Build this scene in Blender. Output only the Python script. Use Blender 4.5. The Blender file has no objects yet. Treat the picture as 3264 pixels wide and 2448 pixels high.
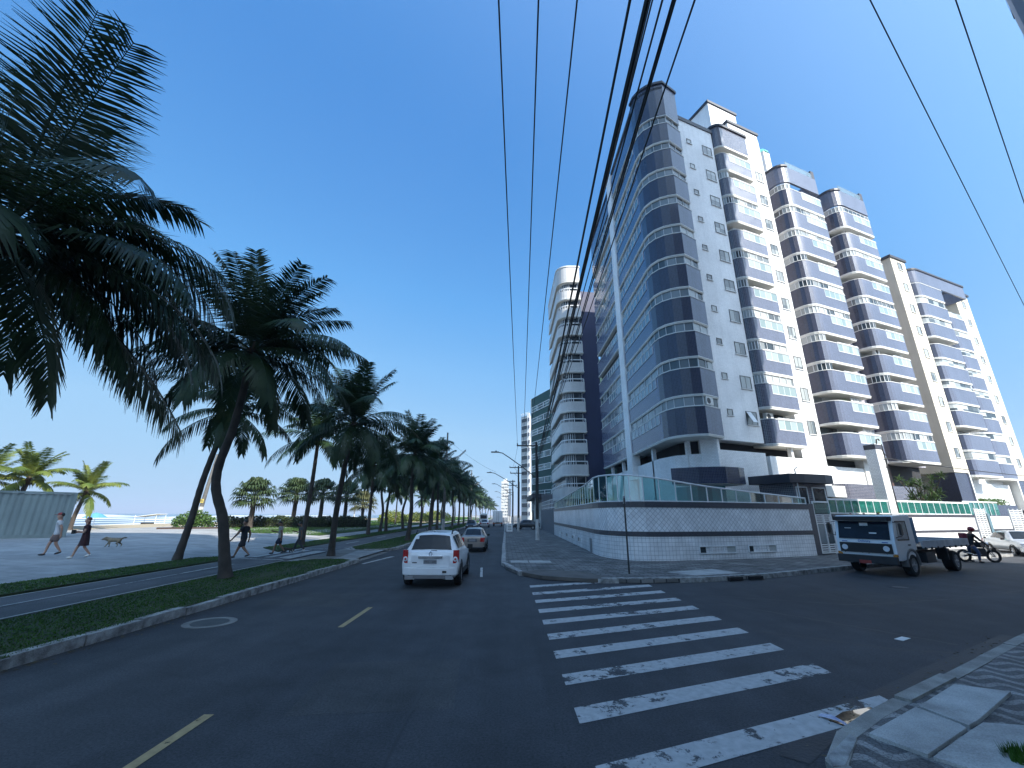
import bpy, bmesh, math, random
from mathutils import Vector, Matrix
R = math.radians
scene = bpy.context.scene
COL = scene.collection
PI = math.pi

# ------------------------------------------------------------------ materials
MATS = {}
def _new(name):
    m = bpy.data.materials.new(name); m.use_nodes = True
    nt = m.node_tree
    b = nt.nodes['Principled BSDF']
    return m, nt, b
def _n(nt, t, **kw):
    n = nt.nodes.new(t)
    for k, v in kw.items():
        setattr(n, k, v)
    return n
def _coord(nt, which='Object', scale=1.0):
    tc = _n(nt, 'ShaderNodeTexCoord')
    mp = _n(nt, 'ShaderNodeMapping')
    s = scale if isinstance(scale, (tuple, list)) else (scale,)*3
    mp.inputs['Scale'].default_value = s
    nt.links.new(tc.outputs[which], mp.inputs['Vector'])
    return mp.outputs['Vector']
def _noise(nt, vec, scale, detail=4, rough=.55):
    n = _n(nt, 'ShaderNodeTexNoise')
    n.inputs['Scale'].default_value = scale
    n.inputs['Detail'].default_value = detail
    n.inputs['Roughness'].default_value = rough
    nt.links.new(vec, n.inputs['Vector'])
    return n.outputs['Fac']
def _ramp(nt, fac, stops):
    r = _n(nt, 'ShaderNodeValToRGB')
    e = r.color_ramp.elements
    while len(e) > 1: e.remove(e[-1])
    e[0].position = stops[0][0]; e[0].color = (*stops[0][1], 1)
    for p, c in stops[1:]:
        x = e.new(p); x.color = (*c, 1)
    nt.links.new(fac, r.inputs['Fac'])
    return r.outputs['Color']
def _mix(nt, fac, a, b, mode='MIX'):
    m = _n(nt, 'ShaderNodeMix', data_type='RGBA', blend_type=mode)
    if isinstance(fac, (int, float)): m.inputs[0].default_value = fac
    else: nt.links.new(fac, m.inputs[0])
    for i, v in ((6, a), (7, b)):
        if isinstance(v, tuple): m.inputs[i].default_value = (*v, 1)
        else: nt.links.new(v, m.inputs[i])
    return m.outputs[2]
def _bump(nt, b, h, dist, strength=1.0):
    bp = _n(nt, 'ShaderNodeBump')
    bp.inputs['Distance'].default_value = dist
    bp.inputs['Strength'].default_value = strength
    nt.links.new(h, bp.inputs['Height'])
    nt.links.new(bp.outputs['Normal'], b.inputs['Normal'])
def sc(c, k): return tuple(min(1, x*k) for x in c)

def M(name, col, rough=.6, var=.15, scale=2.0, bump=0., metal=0., spec=.5, col2=None, coat=0., streak=0., fine=0.):
    """painted / plain surface with blotchy colour variation, optional rain streaks and bump"""
    if name in MATS: return MATS[name]
    m, nt, b = _new(name)
    v = _coord(nt)
    f = _noise(nt, v, scale, 5)
    c = _ramp(nt, f, [(.3, sc(col, 1-var)), (.7, col2 or sc(col, 1+var))])
    if streak:
        vs = _coord(nt, 'Object', (1.6, 1.6, .07))
        fs = _noise(nt, vs, 2.2, 6, .7)
        k = _ramp(nt, fs, [(.42, (1, 1, 1)), (.75, (1-streak, 1-streak, 1-streak*.9))])
        c = _mix(nt, 1.0, c, k, 'MULTIPLY')
    if fine:
        ff = _noise(nt, v, scale*40, 3)
        k = _ramp(nt, ff, [(.35, (1-fine,)*3), (.65, (1, 1, 1))])
        c = _mix(nt, 1.0, c, k, 'MULTIPLY')
    nt.links.new(c, b.inputs['Base Color'])
    rr = _n(nt, 'ShaderNodeMapRange')
    rr.inputs['To Min'].default_value = max(.03, rough-.1); rr.inputs['To Max'].default_value = min(1, rough+.1)
    nt.links.new(f, rr.inputs['Value']); nt.links.new(rr.outputs['Result'], b.inputs['Roughness'])
    b.inputs['Metallic'].default_value = metal
    b.inputs['Specular IOR Level'].default_value = spec
    b.inputs['Coat Weight'].default_value = coat
    b.inputs['Coat Roughness'].default_value = .06
    if bump:
        _bump(nt, b, _noise(nt, v, scale*12, 5), bump)
    MATS[name] = m
    return m

def TILE(name, col, mortar, w=.1, h=.1, gap=.008, rough=.35, var=.12, offset=0., rot=0., streak=.0, bump=.003, coat=0., dirt=.0):
    """glazed tile / brick / paver laid by the mesh's metric UVs"""
    if name in MATS: return MATS[name]
    m, nt, b = _new(name)
    tc = _n(nt, 'ShaderNodeTexCoord'); mp = _n(nt, 'ShaderNodeMapping')
    mp.inputs['Rotation'].default_value = (0, 0, rot)
    nt.links.new(tc.outputs['UV'], mp.inputs['Vector'])
    br = _n(nt, 'ShaderNodeTexBrick')
    br.offset = offset; br.squash = 1
    br.inputs['Scale'].default_value = 1
    br.inputs['Brick Width'].default_value = w; br.inputs['Row Height'].default_value = h
    br.inputs['Mortar Size'].default_value = gap; br.inputs['Mortar Smooth'].default_value = .2
    br.inputs['Color1'].default_value = (*sc(col, 1-var), 1); br.inputs['Color2'].default_value = (*sc(col, 1+var), 1)
    br.inputs['Mortar'].default_value = (*mortar, 1)
    nt.links.new(mp.outputs['Vector'], br.inputs['Vector'])
    v = _coord(nt)
    f = _noise(nt, v, .35, 4)
    k = _ramp(nt, f, [(.3, (.86,)*3), (.7, (1.1,)*3)])
    c = _mix(nt, 1.0, br.outputs['Color'], k, 'MULTIPLY')
    if streak:
        vs = _coord(nt, 'Object', (1.3, 1.3, .06))
        fs = _noise(nt, vs, 2.0, 6, .7)
        k = _ramp(nt, fs, [(.45, (1, 1, 1)), (.8, (1-streak,)*3)])
        c = _mix(nt, 1.0, c, k, 'MULTIPLY')
    if dirt:
        fd = _noise(nt, v, .9, 6, .65)
        k = _ramp(nt, fd, [(.4, (1-dirt,)*3), (.62, (1, 1, 1))])
        c = _mix(nt, 1.0, c, k, 'MULTIPLY')
    nt.links.new(c, b.inputs['Base Color'])
    b.inputs['Roughness'].default_value = rough
    b.inputs['Coat Weight'].default_value = coat
    if bump:
        inv = _n(nt, 'ShaderNodeMath', operation='SUBTRACT'); inv.inputs[0].default_value = 1
        nt.links.new(br.outputs['Fac'], inv.inputs[1])
        _bump(nt, b, inv.outputs[0], bump)
    MATS[name] = m
    return m

def GLASS(name, col=(.02, .03, .04), rough=.06, curtain=None, cscale=1.2, spec=.6):
    """window glass seen from outside: dark, glossy, some panes backed by pale curtains"""
    if name in MATS: return MATS[name]
    m, nt, b = _new(name)
    if curtain:
        v = _coord(nt, 'UV', (1/cscale, .34, 1))
        wn = _n(nt, 'ShaderNodeTexWhiteNoise', noise_dimensions='2D')
        sn = _n(nt, 'ShaderNodeVectorMath', operation='FLOOR')
        oi = _n(nt, 'ShaderNodeObjectInfo'); ov = _n(nt, 'ShaderNodeVectorMath', operation='SCALE'); ov.inputs[0].default_value = (53., 31., 0); nt.links.new(oi.outputs['Random'], ov.inputs['Scale'])
        av = _n(nt, 'ShaderNodeVectorMath', operation='ADD'); nt.links.new(v, sn.inputs[0]); nt.links.new(sn.outputs[0], av.inputs[0]); nt.links.new(ov.outputs[0], av.inputs[1]); nt.links.new(av.outputs[0], wn.inputs['Vector'])
        fold = _n(nt, 'ShaderNodeTexWave'); fold.inputs['Scale'].default_value = 4; fold.inputs['Distortion'].default_value = 2
        nt.links.new(_coord(nt, 'UV'), fold.inputs['Vector'])
        cc = _ramp(nt, fold.outputs['Fac'], [(0, sc(curtain, .7)), (1, curtain)])
        st = _ramp(nt, wn.outputs['Value'], [(.15, (0, 0, 0)), (.4, (.5,)*3), (.65, (1, 1, 1))])
        c = _mix(nt, st, col, cc)
        nt.links.new(c, b.inputs['Base Color'])
    else:
        f = _noise(nt, _coord(nt), 1.5, 3)
        nt.links.new(_ramp(nt, f, [(.3, sc(col, .6)), (.7, sc(col, 1.5))]), b.inputs['Base Color'])
    b.inputs['Roughness'].default_value = rough
    b.inputs['Specular IOR Level'].default_value = spec
    MATS[name] = m
    return m

def CLEAR(name, tint=(.75, .9, .88), refl=.12, haze=.0, hazecol=(.5, .6, .6)):
    """balcony / railing glass one can see through"""
    if name in MATS: return MATS[name]
    m, nt, b = _new(name)
    nt.nodes.remove(b)
    out = nt.nodes['Material Output']
    tr = _n(nt, 'ShaderNodeBsdfTransparent'); tr.inputs['Color'].default_value = (*tint, 1)
    gl = _n(nt, 'ShaderNodeBsdfGlossy'); gl.inputs['Roughness'].default_value = .03
    df = _n(nt, 'ShaderNodeBsdfDiffuse'); df.inputs['Color'].default_value = (*hazecol, 1)
    m0 = _n(nt, 'ShaderNodeMixShader'); m0.inputs[0].default_value = haze
    nt.links.new(tr.outputs[0], m0.inputs[1]); nt.links.new(df.outputs[0], m0.inputs[2])
    lw = _n(nt, 'ShaderNodeLayerWeight'); lw.inputs['Blend'].default_value = .35
    mr = _n(nt, 'ShaderNodeMapRange'); mr.inputs['To Min'].default_value = refl; mr.inputs['To Max'].default_value = .8
    nt.links.new(lw.outputs['Fresnel'], mr.inputs['Value'])
    mx = _n(nt, 'ShaderNodeMixShader')
    nt.links.new(mr.outputs['Result'], mx.inputs[0])
    nt.links.new(m0.outputs[0], mx.inputs[1]); nt.links.new(gl.outputs[0], mx.inputs[2])
    nt.links.new(mx.outputs[0], out.inputs['Surface'])
    MATS[name] = m
    return m

def LEAF(name, c1, c2, c3=None, trans=.25, scale=1.2, rough=.5):
    if name in MATS: return MATS[name]
    m, nt, b = _new(name)
    f = _noise(nt, _coord(nt), scale, 4, .6)
    stops = [(.3, c1), (.62, c2)]
    if c3: stops.append((.74, c3))
    c = _ramp(nt, f, stops)
    nt.links.new(c, b.inputs['Base Color'])
    b.inputs['Roughness'].default_value = rough
    b.inputs['Specular IOR Level'].default_value = .3
    tl = _n(nt, 'ShaderNodeBsdfTranslucent'); nt.links.new(c, tl.inputs['Color'])
    mx = _n(nt, 'ShaderNodeMixShader'); mx.inputs[0].default_value = trans
    nt.links.new(b.outputs[0], mx.inputs[1]); nt.links.new(tl.outputs[0], mx.inputs[2])
    nt.links.new(mx.outputs[0], nt.nodes['Material Output'].inputs['Surface'])
    MATS[name] = m
    return m

# ------------------------------------------------------------------ mesh builder
def lerp(a, b, t): return a+(b-a)*t
class MB:
    def __init__(s): s.v = []; s.f = []; s.uv = []; s.mi = []
    def face(s, idx, uv=None, mi=0):
        s.f.append(tuple(idx)); s.uv.append(uv); s.mi.append(mi)
    def poly(s, pts, uv=None, mi=0):
        n = len(s.v); s.v += [tuple(p) for p in pts]
        s.face(range(n, n+len(pts)), uv, mi)
    def box(s, c, d, rz=0., mi=0, rx=0., ry=0.):
        n = len(s.v); hx, hy, hz = d[0]/2, d[1]/2, d[2]/2
        m = Matrix.Translation(c) @ Matrix.Rotation(rz, 4, 'Z') @ Matrix.Rotation(ry, 4, 'Y') @ Matrix.Rotation(rx, 4, 'X')
        for x, y, z in ((-1,-1,-1),(1,-1,-1),(1,1,-1),(-1,1,-1),(-1,-1,1),(1,-1,1),(1,1,1),(-1,1,1)):
            s.v.append(tuple(m @ Vector((x*hx, y*hy, z*hz))))
        for q in ((0,3,2,1),(4,5,6,7),(0,1,5,4),(1,2,6,5),(2,3,7,6),(3,0,4,7)):
            s.face([n+i for i in q], None, mi)
        return s
    def prism(s, poly, z0, z1, mi=0):
        a = sum(poly[i][0]*poly[(i+1)%len(poly)][1]-poly[(i+1)%len(poly)][0]*poly[i][1] for i in range(len(poly)))
        if a < 0: poly = poly[::-1]
        n = len(s.v); k = len(poly)
        z0f = z0 if callable(z0) else (lambda x, y: z0)
        z1f = z1 if callable(z1) else (lambda x, y: z1)
        s.v += [(x, y, z0f(x, y)) for x, y in poly]+[(x, y, z1f(x, y)) for x, y in poly]
        s.face([n+i for i in range(k)][::-1], None, mi); s.face([n+k+i for i in range(k)], None, mi)
        u = 0
        for i in range(k):
            j = (i+1) % k
            L = math.dist(poly[i], poly[j])
            za, zb = z0f(*poly[i]), z1f(*poly[i]); zc, zd = z0f(*poly[j]), z1f(*poly[j])
            s.face([n+i, n+j, n+k+j, n+k+i], [(u, za), (u+L, zc), (u+L, zd), (u, zb)], mi)
            u += L
        return s
    def ribbon(s, path, z0, z1, th, mi=0, grow=0.):
        """closed solid band along an open path; outer face on the path's right-hand side is the path itself (+grow), thickness th to the left"""
        P = offset(path, -grow) if grow else path
        Q = offset(P, th)
        n = len(s.v); k = len(P)
        for (a, b) in zip(P, Q):
            s.v += [(a[0], a[1], z0), (a[0], a[1], z1), (b[0], b[1], z1), (b[0], b[1], z0)]
        u = 0
        for i in range(k-1):
            L = math.dist(P[i], P[i+1]); A, B = n+4*i, n+4*i+4
            s.face([A, B, B+1, A+1], [(u, z0), (u+L, z0), (u+L, z1), (u, z1)], mi)
            s.face([A+1, B+1, B+2, A+2], None, mi)
            s.face([A+2, B+2, B+3, A+3], [(u, z1), (u+L, z1), (u+L, z0), (u, z0)], mi)
            s.face([A+3, B+3, B, A], None, mi)
            u += L
        s.face([n+3, n, n+1, n+2][::1], None, mi); e = n+4*(k-1)
        s.face([e, e+3, e+2, e+1], None, mi)
        return s
    def tube(s, pts, rad, n=8, mi=0, cap=True):
        pts = [Vector(p) for p in pts]; k0 = len(s.v); K = len(pts)
        rr = rad if isinstance(rad, (list, tuple)) else [rad]*K
        up = Vector((0, 0, 1)); prev = None
        for i, p in enumerate(pts):
            t = (pts[min(i+1, K-1)]-pts[max(i-1, 0)]).normalized()
            if prev is None:
                a = up if abs(t.z) < .9 else Vector((1, 0, 0))
                x = t.cross(a).normalized()
            else:
                x = (prev-t*prev.dot(t)).normalized()
            prev = x; y = t.cross(x)
            for j in range(n):
                an = 2*PI*j/n
                s.v.append(tuple(p+(x*math.cos(an)+y*math.sin(an))*rr[i]))
        for i in range(K-1):
            for j in range(n):
                a = k0+i*n+j; b = k0+i*n+(j+1) % n
                s.face([a, b, b+n, a+n], None, mi)
        if cap:
            s.face([k0+j for j in range(n)][::-1], None, mi); s.face([k0+(K-1)*n+j for j in range(n)], None, mi)
        return s
    def lathe(s, prof, n=20, c=(0, 0, 0), axis='z', mi=0, cap=True):
        """prof: list of (r, h)"""
        k0 = len(s.v); K = len(prof)
        for r, h in prof:
            for j in range(n):
                a = 2*PI*j/n; x, y = r*math.cos(a), r*math.sin(a)
                p = (x, y, h) if axis == 'z' else ((h, x, y) if axis == 'x' else (x, h, y))
                s.v.append((c[0]+p[0], c[1]+p[1], c[2]+p[2]))
        for i in range(K-1):
            for j in range(n):
                a = k0+i*n+j; b = k0+i*n+(j+1) % n
                s.face([a, b, b+n, a+n], None, mi)
        if cap: s.face([k0+j for j in range(n)][::-1], None, mi); s.face([k0+(K-1)*n+j for j in range(n)], None, mi)
        return s
    def build(s, name, mat, parent=None, loc=None, rz=None, smooth=None, bevel=0.):
        me = bpy.data.meshes.new(name)
        me.from_pydata(s.v, [], s.f)
        uvl = me.uv_layers.new(name='UVMap')
        data = [0.]*(2*len(me.loops)); li = 0
        V = s.v
        for f, uv in zip(s.f, s.uv):
            if uv is None:
                a = Vector(V[f[0]]); nrm = Vector((0, 0, 0))
                for i in range(1, len(f)-1):
                    nrm += (Vector(V[f[i]])-a).cross(Vector(V[f[i+1]])-a)
                if nrm.length > 0: nrm.normalize()
                if abs(nrm.z) > .7:
                    uv = [(V[i][0], V[i][1]) for i in f]
                else:
                    t = Vector((-nrm.y, nrm.x, 0))
                    t = t.normalized() if t.length > 1e-6 else Vector((1, 0, 0))
                    uv = [(V[i][0]*t.x+V[i][1]*t.y, V[i][2]) for i in f]
            for q in uv:
                data[li] = q[0]; data[li+1] = q[1]; li += 2
        uvl.data.foreach_set('uv', data)
        mats = mat if isinstance(mat, (list, tuple)) else [mat]
        for m in mats: me.materials.append(m)
        if len(mats) > 1: me.polygons.foreach_set('material_index', s.mi)
        me.validate(clean_customdata=False)
        bm = bmesh.new(); bm.from_mesh(me); bmesh.ops.recalc_face_normals(bm, faces=bm.faces)
        if bevel: bmesh.ops.bevel(bm, geom=list(bm.edges), offset=bevel, segments=2, affect='EDGES', profile=.7)
        bm.to_mesh(me); bm.free()
        if smooth is not None:
            me.polygons.foreach_set('use_smooth', [True]*len(me.polygons))
            me.set_sharp_from_angle(angle=R(smooth))
        o = bpy.data.objects.new(name, me); COL.objects.link(o)
        if parent: o.parent = parent
        if loc: o.location = loc
        if rz is not None: o.rotation_euler.z = rz
        return o
def offset(path, d):
    """offset an open 2D path to its left by d (mitred)"""
    out = []; n = len(path)
    for i in range(n):
        ns = []
        for a, b in ((i-1, i), (i, i+1)):
            if a >= 0 and b < n:
                dx, dy = path[b][0]-path[a][0], path[b][1]-path[a][1]
                L = math.hypot(dx, dy) or 1; ns.append((-dy/L, dx/L))
        if len(ns) == 2:
            mx, my = ns[0][0]+ns[1][0], ns[0][1]+ns[1][1]
            q = max(.35, (mx*mx+my*my)/2); nx, ny = mx/q, my/q
        else: nx, ny = ns[0]
        out.append((path[i][0]+nx*d, path[i][1]+ny*d))
    return out
def arc(cx, cy, r, a0, a1, n=6):
    return [(cx+r*math.cos(R(lerp(a0, a1, i/n))), cy+r*math.sin(R(lerp(a0, a1, i/n)))) for i in range(n+1)]
def tag(o, label=None, cat=None, group=None, kind=None):
    if label: o['label'] = label
    if cat: o['category'] = cat
    if group: o['group'] = group
    if kind: o['kind'] = kind
    return o
def thing(name, label, cat, loc=(0, 0, 0), rz=0., group=None):
    o = bpy.data.objects.new(name, None); COL.objects.link(o)
    o.empty_display_size = .3
    o.location = loc; o.rotation_euler.z = rz
    return tag(o, label, cat, group)
def struct(name, mb, mat, **kw):
    o = mb.build(name, mat, **kw); o['kind'] = 'structure'; return o
def copy_tree(o, parent=None):
    c = o.copy(); COL.objects.link(c)
    if parent: c.parent = parent
    for ch in list(o.children): copy_tree(ch, c)
    return c
def place_copy(src, loc, rz=0., label=None, s=1.):
    c = copy_tree(src); c.location = loc; c.rotation_euler.z = rz; c.scale = (s, s, s)
    if label: c['label'] = label
    return c
def text_mesh(body, size, depth=.004, align='CENTER'):
    cu = bpy.data.curves.new('lettering', 'FONT'); cu.body = body; cu.size = size; cu.extrude = depth
    cu.align_x = align; cu.align_y = 'CENTER'
    o = bpy.data.objects.new('lettering', cu); COL.objects.link(o)
    dg = bpy.context.evaluated_depsgraph_get()
    me = bpy.data.meshes.new_from_object(o.evaluated_get(dg))
    bpy.data.objects.remove(o)
    return me
def lettering(body, size, mat, parent, loc, rot, depth=.004, name='lettering'):
    me = text_mesh(body, size, depth); me.materials.clear(); me.materials.append(mat)
    o = bpy.data.objects.new(name, me); COL.objects.link(o); o.parent = parent
    o.location = loc; o.rotation_euler = rot
    return o
rnd = random.Random(7)
# ------------------------------------------------------------------ shared materials
def asphalt(name, base=(.04, .042, .047)):
    m, nt, b = _new(name)
    v = _coord(nt)
    big = _noise(nt, v, .12, 5, .6); mid = _noise(nt, v, 1.1, 5, .65); fin = _noise(nt, v, 34, 4, .85)
    c = _ramp(nt, big, [(.3, sc(base, .62)), (.7, sc(base, 1.3))])
    c = _mix(nt, 1., c, _ramp(nt, mid, [(.3, (.72,)*3), (.7, (1.22,)*3)]), 'MULTIPLY')
    c = _mix(nt, 1., c, _ramp(nt, fin, [(.3, (.25,)*3), (.7, (1.9,)*3)]), 'MULTIPLY')
    vs = _coord(nt, 'Object', (1.1, .05, 1))
    c = _mix(nt, 1., c, _ramp(nt, _noise(nt, vs, 1.0, 4, .6), [(.35, (.8,)*3), (.6, (1.1,)*3)]), 'MULTIPLY')
    # fine cracks
    vo = _n(nt, 'ShaderNodeTexVoronoi', feature='DISTANCE_TO_EDGE'); vo.inputs['Scale'].default_value = .22
    wv = _n(nt, 'ShaderNodeVectorMath', operation='ADD')
    nz = _n(nt, 'ShaderNodeTexNoise'); nz.inputs['Scale'].default_value = .8; nt.links.new(v, nz.inputs['Vector'])
    nt.links.new(v, wv.inputs[0]); nt.links.new(nz.outputs['Color'], wv.inputs[1])
    nt.links.new(wv.outputs[0], vo.inputs['Vector'])
    c = _mix(nt, 1., c, _ramp(nt, vo.outputs['Distance'], [(.0, (.86,)*3), (.008, (1, 1, 1))]), 'MULTIPLY')
    nt.links.new(c, b.inputs['Base Color'])
    b.inputs['Roughness'].default_value = .82
    _bump(nt, b, fin, .006)
    MATS[name] = m
    return m
ASPH = asphalt('asphalt')
def paint_mat(name, col, cover=.45, wear=3.):
    """worn road paint: chips show as holes"""
    m, nt, b = _new(name)
    v = _coord(nt)
    f = _noise(nt, v, wear, 8, .75); g = _noise(nt, v, .5, 3)
    ad = _n(nt, 'ShaderNodeMath', operation='ADD'); nt.links.new(f, ad.inputs[0])
    mu = _n(nt, 'ShaderNodeMath', operation='MULTIPLY'); mu.inputs[1].default_value = .45
    nt.links.new(g, mu.inputs[0]); nt.links.new(mu.outputs[0], ad.inputs[1])
    al = _ramp(nt, ad.outputs[0], [(cover+.12, (0, 0, 0)), (cover+.2, (1, 1, 1))])
    nt.links.new(al, b.inputs['Alpha'])
    nt.links.new(_ramp(nt, _noise(nt, v, 9, 5), [(.3, sc(col, .7)), (.7, col)]), b.inputs['Base Color'])
    b.inputs['Roughness'].default_value = .7
    MATS[name] = m
    return m
PAINT_W = paint_mat('road_paint_white', (.48, .48, .47), .485)
PAINT_W2 = paint_mat('path_paint_white', (.5, .5, .48), .48)
PAINT_Y = paint_mat('road_paint_yellow', (.42, .31, .15), .42)
KERB = M('kerb_concrete', (.32, .31, .28), .8, .35, 2.5, bump=.02, fine=.3)
KERBW = M('kerb_whitewash', (.3, .29, .27), .85, .5, 4.5, bump=.02, col2=(.62, .62, .6), fine=.45)
CONC = M('concrete_slab', (.42, .42, .4), .85, .3, 1.8, bump=.012, fine=.3)
PAVER = TILE('grey_pavers', (.2, .195, .185), (.07, .07, .07), .5, .25, .03, .85, .4, .5, dirt=.5, bump=.008)
CYCLE = asphalt('cycle_asphalt', (.085, .085, .09))
PLAZA = TILE('plaza_paving', (.33, .33, .32), (.19, .19, .19), 1.2, .6, .012, .8, .08, .5, dirt=.25)
LAWN = M('lawn_soil', (.022, .045, .01), .95, .4, 1.2, bump=.03, col2=(.05, .06, .02))
SAND = M('beach_sand', (.3, .25, .17), .95, .15, .25, bump=.05)
EARTH = M('bare_ground', (.2, .18, .14), .95, .3, .05)
WHITE_TILE = TILE('white_wall_tile', (.86, .86, .85), (.42, .42, .41), .2, .1, .006, .4, .05, .5, streak=.12)
FACADE = TILE('pale_facade_tile', (.86, .855, .84), (.66, .66, .65), .2, .1, .004, .45, .04, .0, streak=.15, bump=.001)
CREAM = M('cream_render', (.66, .6, .48), .7, .06, .6, streak=.12)
NAVY = TILE('navy_glazed_tile', (.022, .028, .062), (.075, .082, .115), .1, .1, .01, .24, .22, .0, bump=.002, coat=.2, streak=.3)
NAVY_LIT = TILE('lit_navy_tile', (.098, .112, .17), (.17, .185, .235), .1, .1, .009, .28, .2, .0, bump=.002, coat=.15, streak=.25)  # lighter copy of the navy tile; light on facets and fronts put into colour
BLUEBAND = TILE('blue_facade_tile', (.026, .05, .14), (.05, .07, .14), .1, .1, .009, .25, .18, .0, bump=.002, coat=.3)
BROWN_T = TILE('brown_mosaic_tile', (.062, .064, .095), (.25, .25, .28), .12, .12, .012, .22, .25, .0, bump=.003, coat=.3)
COPING = M('dark_coping', (.03, .03, .04), .5, .2, 1.)
SLABW = M('slab_white', (.7, .7, .67), .6, .05, 1.5, streak=.12)
SOFFIT = M('soffit_cream', (.72, .7, .64), .8, .05, 1.5)
FRAME = M('white_aluminium', (.72, .73, .73), .35, .04, 2.)
DARKIN = M('dark_interior', (.025, .025, .028), .9, .2, 1.)
WIN_DARK = GLASS('dark_window_glass', (.025, .032, .04), .05)
WIN_CURT = GLASS('curtained_glass', (.03, .04, .045), .07, curtain=(.5, .52, .5))
WIN_BLUE = GLASS('blue_window_glass', (.06, .085, .1), .06, curtain=(.24, .28, .3), cscale=1.4)
RAILG = CLEAR('green_railing_glass', (.5, .86, .8), .16, .1, (.1, .4, .38))
BALG = CLEAR('balcony_glass', (.8, .9, .9), .14, .12, (.5, .6, .6))
BLACKP = M('black_plastic', (.015, .015, .016), .5, .2, 4.)
RUBBER = M('tyre_rubber', (.012, .012, .012), .85, .2, 6.)
CHROME = M('chrome', (.75, .76, .78), .12, .03, 4., metal=1.)
CARGLASS = M('tinted_car_glass', (.01, .013, .016), .08, .2, 2., spec=.35)
REDLAMP = M('red_lamp', (.4, .02, .02), .15, .15, 8., coat=.8)
LAMPW = M('clear_lamp', (.7, .72, .75), .12, .05, 8., coat=.8)
RIM = M('alloy_rim', (.45, .46, .48), .3, .1, 5., metal=.8)
STEEL_DK = M('dark_steel', (.04, .04, .042), .5, .25, 4., metal=.4)
POLE_C = M('pole_concrete', (.12, .115, .105), .85, .3, 2.5, bump=.01, streak=.2)
POLE_D = M('weathered_pole', (.035, .032, .03), .85, .35, 2.5, bump=.01)
LIMEW = M('limewash', (.6, .6, .58), .85, .2, 3., fine=.3, streak=.35)
CABLE = M('black_cable', (.01, .01, .011), .6, .1, 3.)
SKIN_L = M('light_skin', (.42, .24, .17), .55, .08, 5.)
SKIN_D = M('tan_skin', (.25, .14, .09), .55, .08, 5.)
TRUNK = None
# ------------------------------------------------------------------ camera, light, sky
cam_d = bpy.data.cameras.new('camera'); cam = bpy.data.objects.new('camera', cam_d); COL.objects.link(cam)
cam_d.sensor_width = 36; cam_d.lens = 910/2212*36; cam_d.clip_end = 12000; cam_d.clip_start = .05
cam.location = (0, 0, 2.3)
pitch, yaw, roll = math.atan(283/910), -math.atan(16/952), R(.3)
cam.rotation_euler = (Matrix.Rotation(yaw, 3, 'Z') @ Matrix.Rotation(PI/2+pitch, 3, 'X') @ Matrix.Rotation(roll, 3, 'Z')).to_euler()
scene.camera = cam
SUN_AZ, SUN_EL = 139., 40.
sd = bpy.data.lights.new('sun', 'SUN'); sd.energy = 3.6; sd.angle = R(.5); sd.color = (1, .95, .86)
so = bpy.data.objects.new('sun', sd); COL.objects.link(so)
a, e = R(SUN_AZ), R(SUN_EL)
to_sun = Vector((math.sin(a)*math.cos(e), math.cos(a)*math.cos(e), math.sin(e)))
so.rotation_euler = to_sun.to_track_quat('Z', 'Y').to_euler()
so.location = to_sun*200
w = bpy.data.worlds.new('World'); scene.world = w; w.use_nodes = True
nt = w.node_tree
sky = nt.nodes.new('ShaderNodeTexSky'); sky.sky_type = 'NISHITA'; sky.sun_disc = False
sky.sun_elevation = e; sky.sun_rotation = a
sky.altitude = 0; sky.air_density = 1.0; sky.dust_density = .2; sky.ozone_density = 3.0
bg = nt.nodes['Background']; bg.inputs['Strength'].default_value = .15
# phone-camera rendering of the sky: its range is compressed and cooled
tint = _mix(nt, 1., sky.outputs[0], (.093, .15, .213), 'MULTIPLY')
sp_ = nt.nodes.new('ShaderNodeSeparateColor'); nt.links.new(tint, sp_.inputs[0])
cb_ = nt.nodes.new('ShaderNodeCombineColor')
def mth(op, a_, b_):
    n_ = nt.nodes.new('ShaderNodeMath'); n_.operation = op
    for i_, v_ in enumerate((a_, b_)):
        if isinstance(v_, (int, float)): n_.inputs[i_].default_value = v_
        else: nt.links.new(v_, n_.inputs[i_])
    return n_.outputs[0]
# the camera's rendering of this sky: luminance of the sky model mapped to the blues it shows, plus a broad glow toward the sun, its core added to brighten sun-facing facades
rp_ = nt.nodes.new('ShaderNodeValToRGB'); els = rp_.color_ramp.elements
stops = [(.0, (.02, .085, .24)), (.084, (.0326, .12, .303)), (.138, (.054, .172, .364)), (.208, (.092, .217, .388)), (.35, (.145, .262, .392)), (.5, (.155, .268, .385)), (.75, (.175, .272, .365)), (1., (.2, .28, .36))]
while len(els) > 1: els.remove(els[-1])
els[0].position = stops[0][0]; els[0].color = (*stops[0][1], 1)
for p_, c_ in stops[1:]: els.new(p_).color = (*c_, 1)
nt.links.new(mth('MULTIPLY', sp_.outputs[1], .5), rp_.inputs['Fac'])
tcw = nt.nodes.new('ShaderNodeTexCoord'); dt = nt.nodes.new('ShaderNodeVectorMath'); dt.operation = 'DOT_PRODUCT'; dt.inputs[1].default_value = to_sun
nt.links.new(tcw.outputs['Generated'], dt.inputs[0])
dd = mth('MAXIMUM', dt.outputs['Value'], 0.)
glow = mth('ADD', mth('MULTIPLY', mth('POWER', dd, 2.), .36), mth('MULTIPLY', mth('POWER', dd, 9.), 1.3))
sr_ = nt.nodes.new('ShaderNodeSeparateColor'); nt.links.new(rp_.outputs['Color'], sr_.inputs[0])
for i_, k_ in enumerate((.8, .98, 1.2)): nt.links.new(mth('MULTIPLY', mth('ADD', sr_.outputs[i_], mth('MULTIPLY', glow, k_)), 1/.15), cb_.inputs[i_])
nt.links.new(cb_.outputs[0], bg.inputs['Color'])
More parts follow.
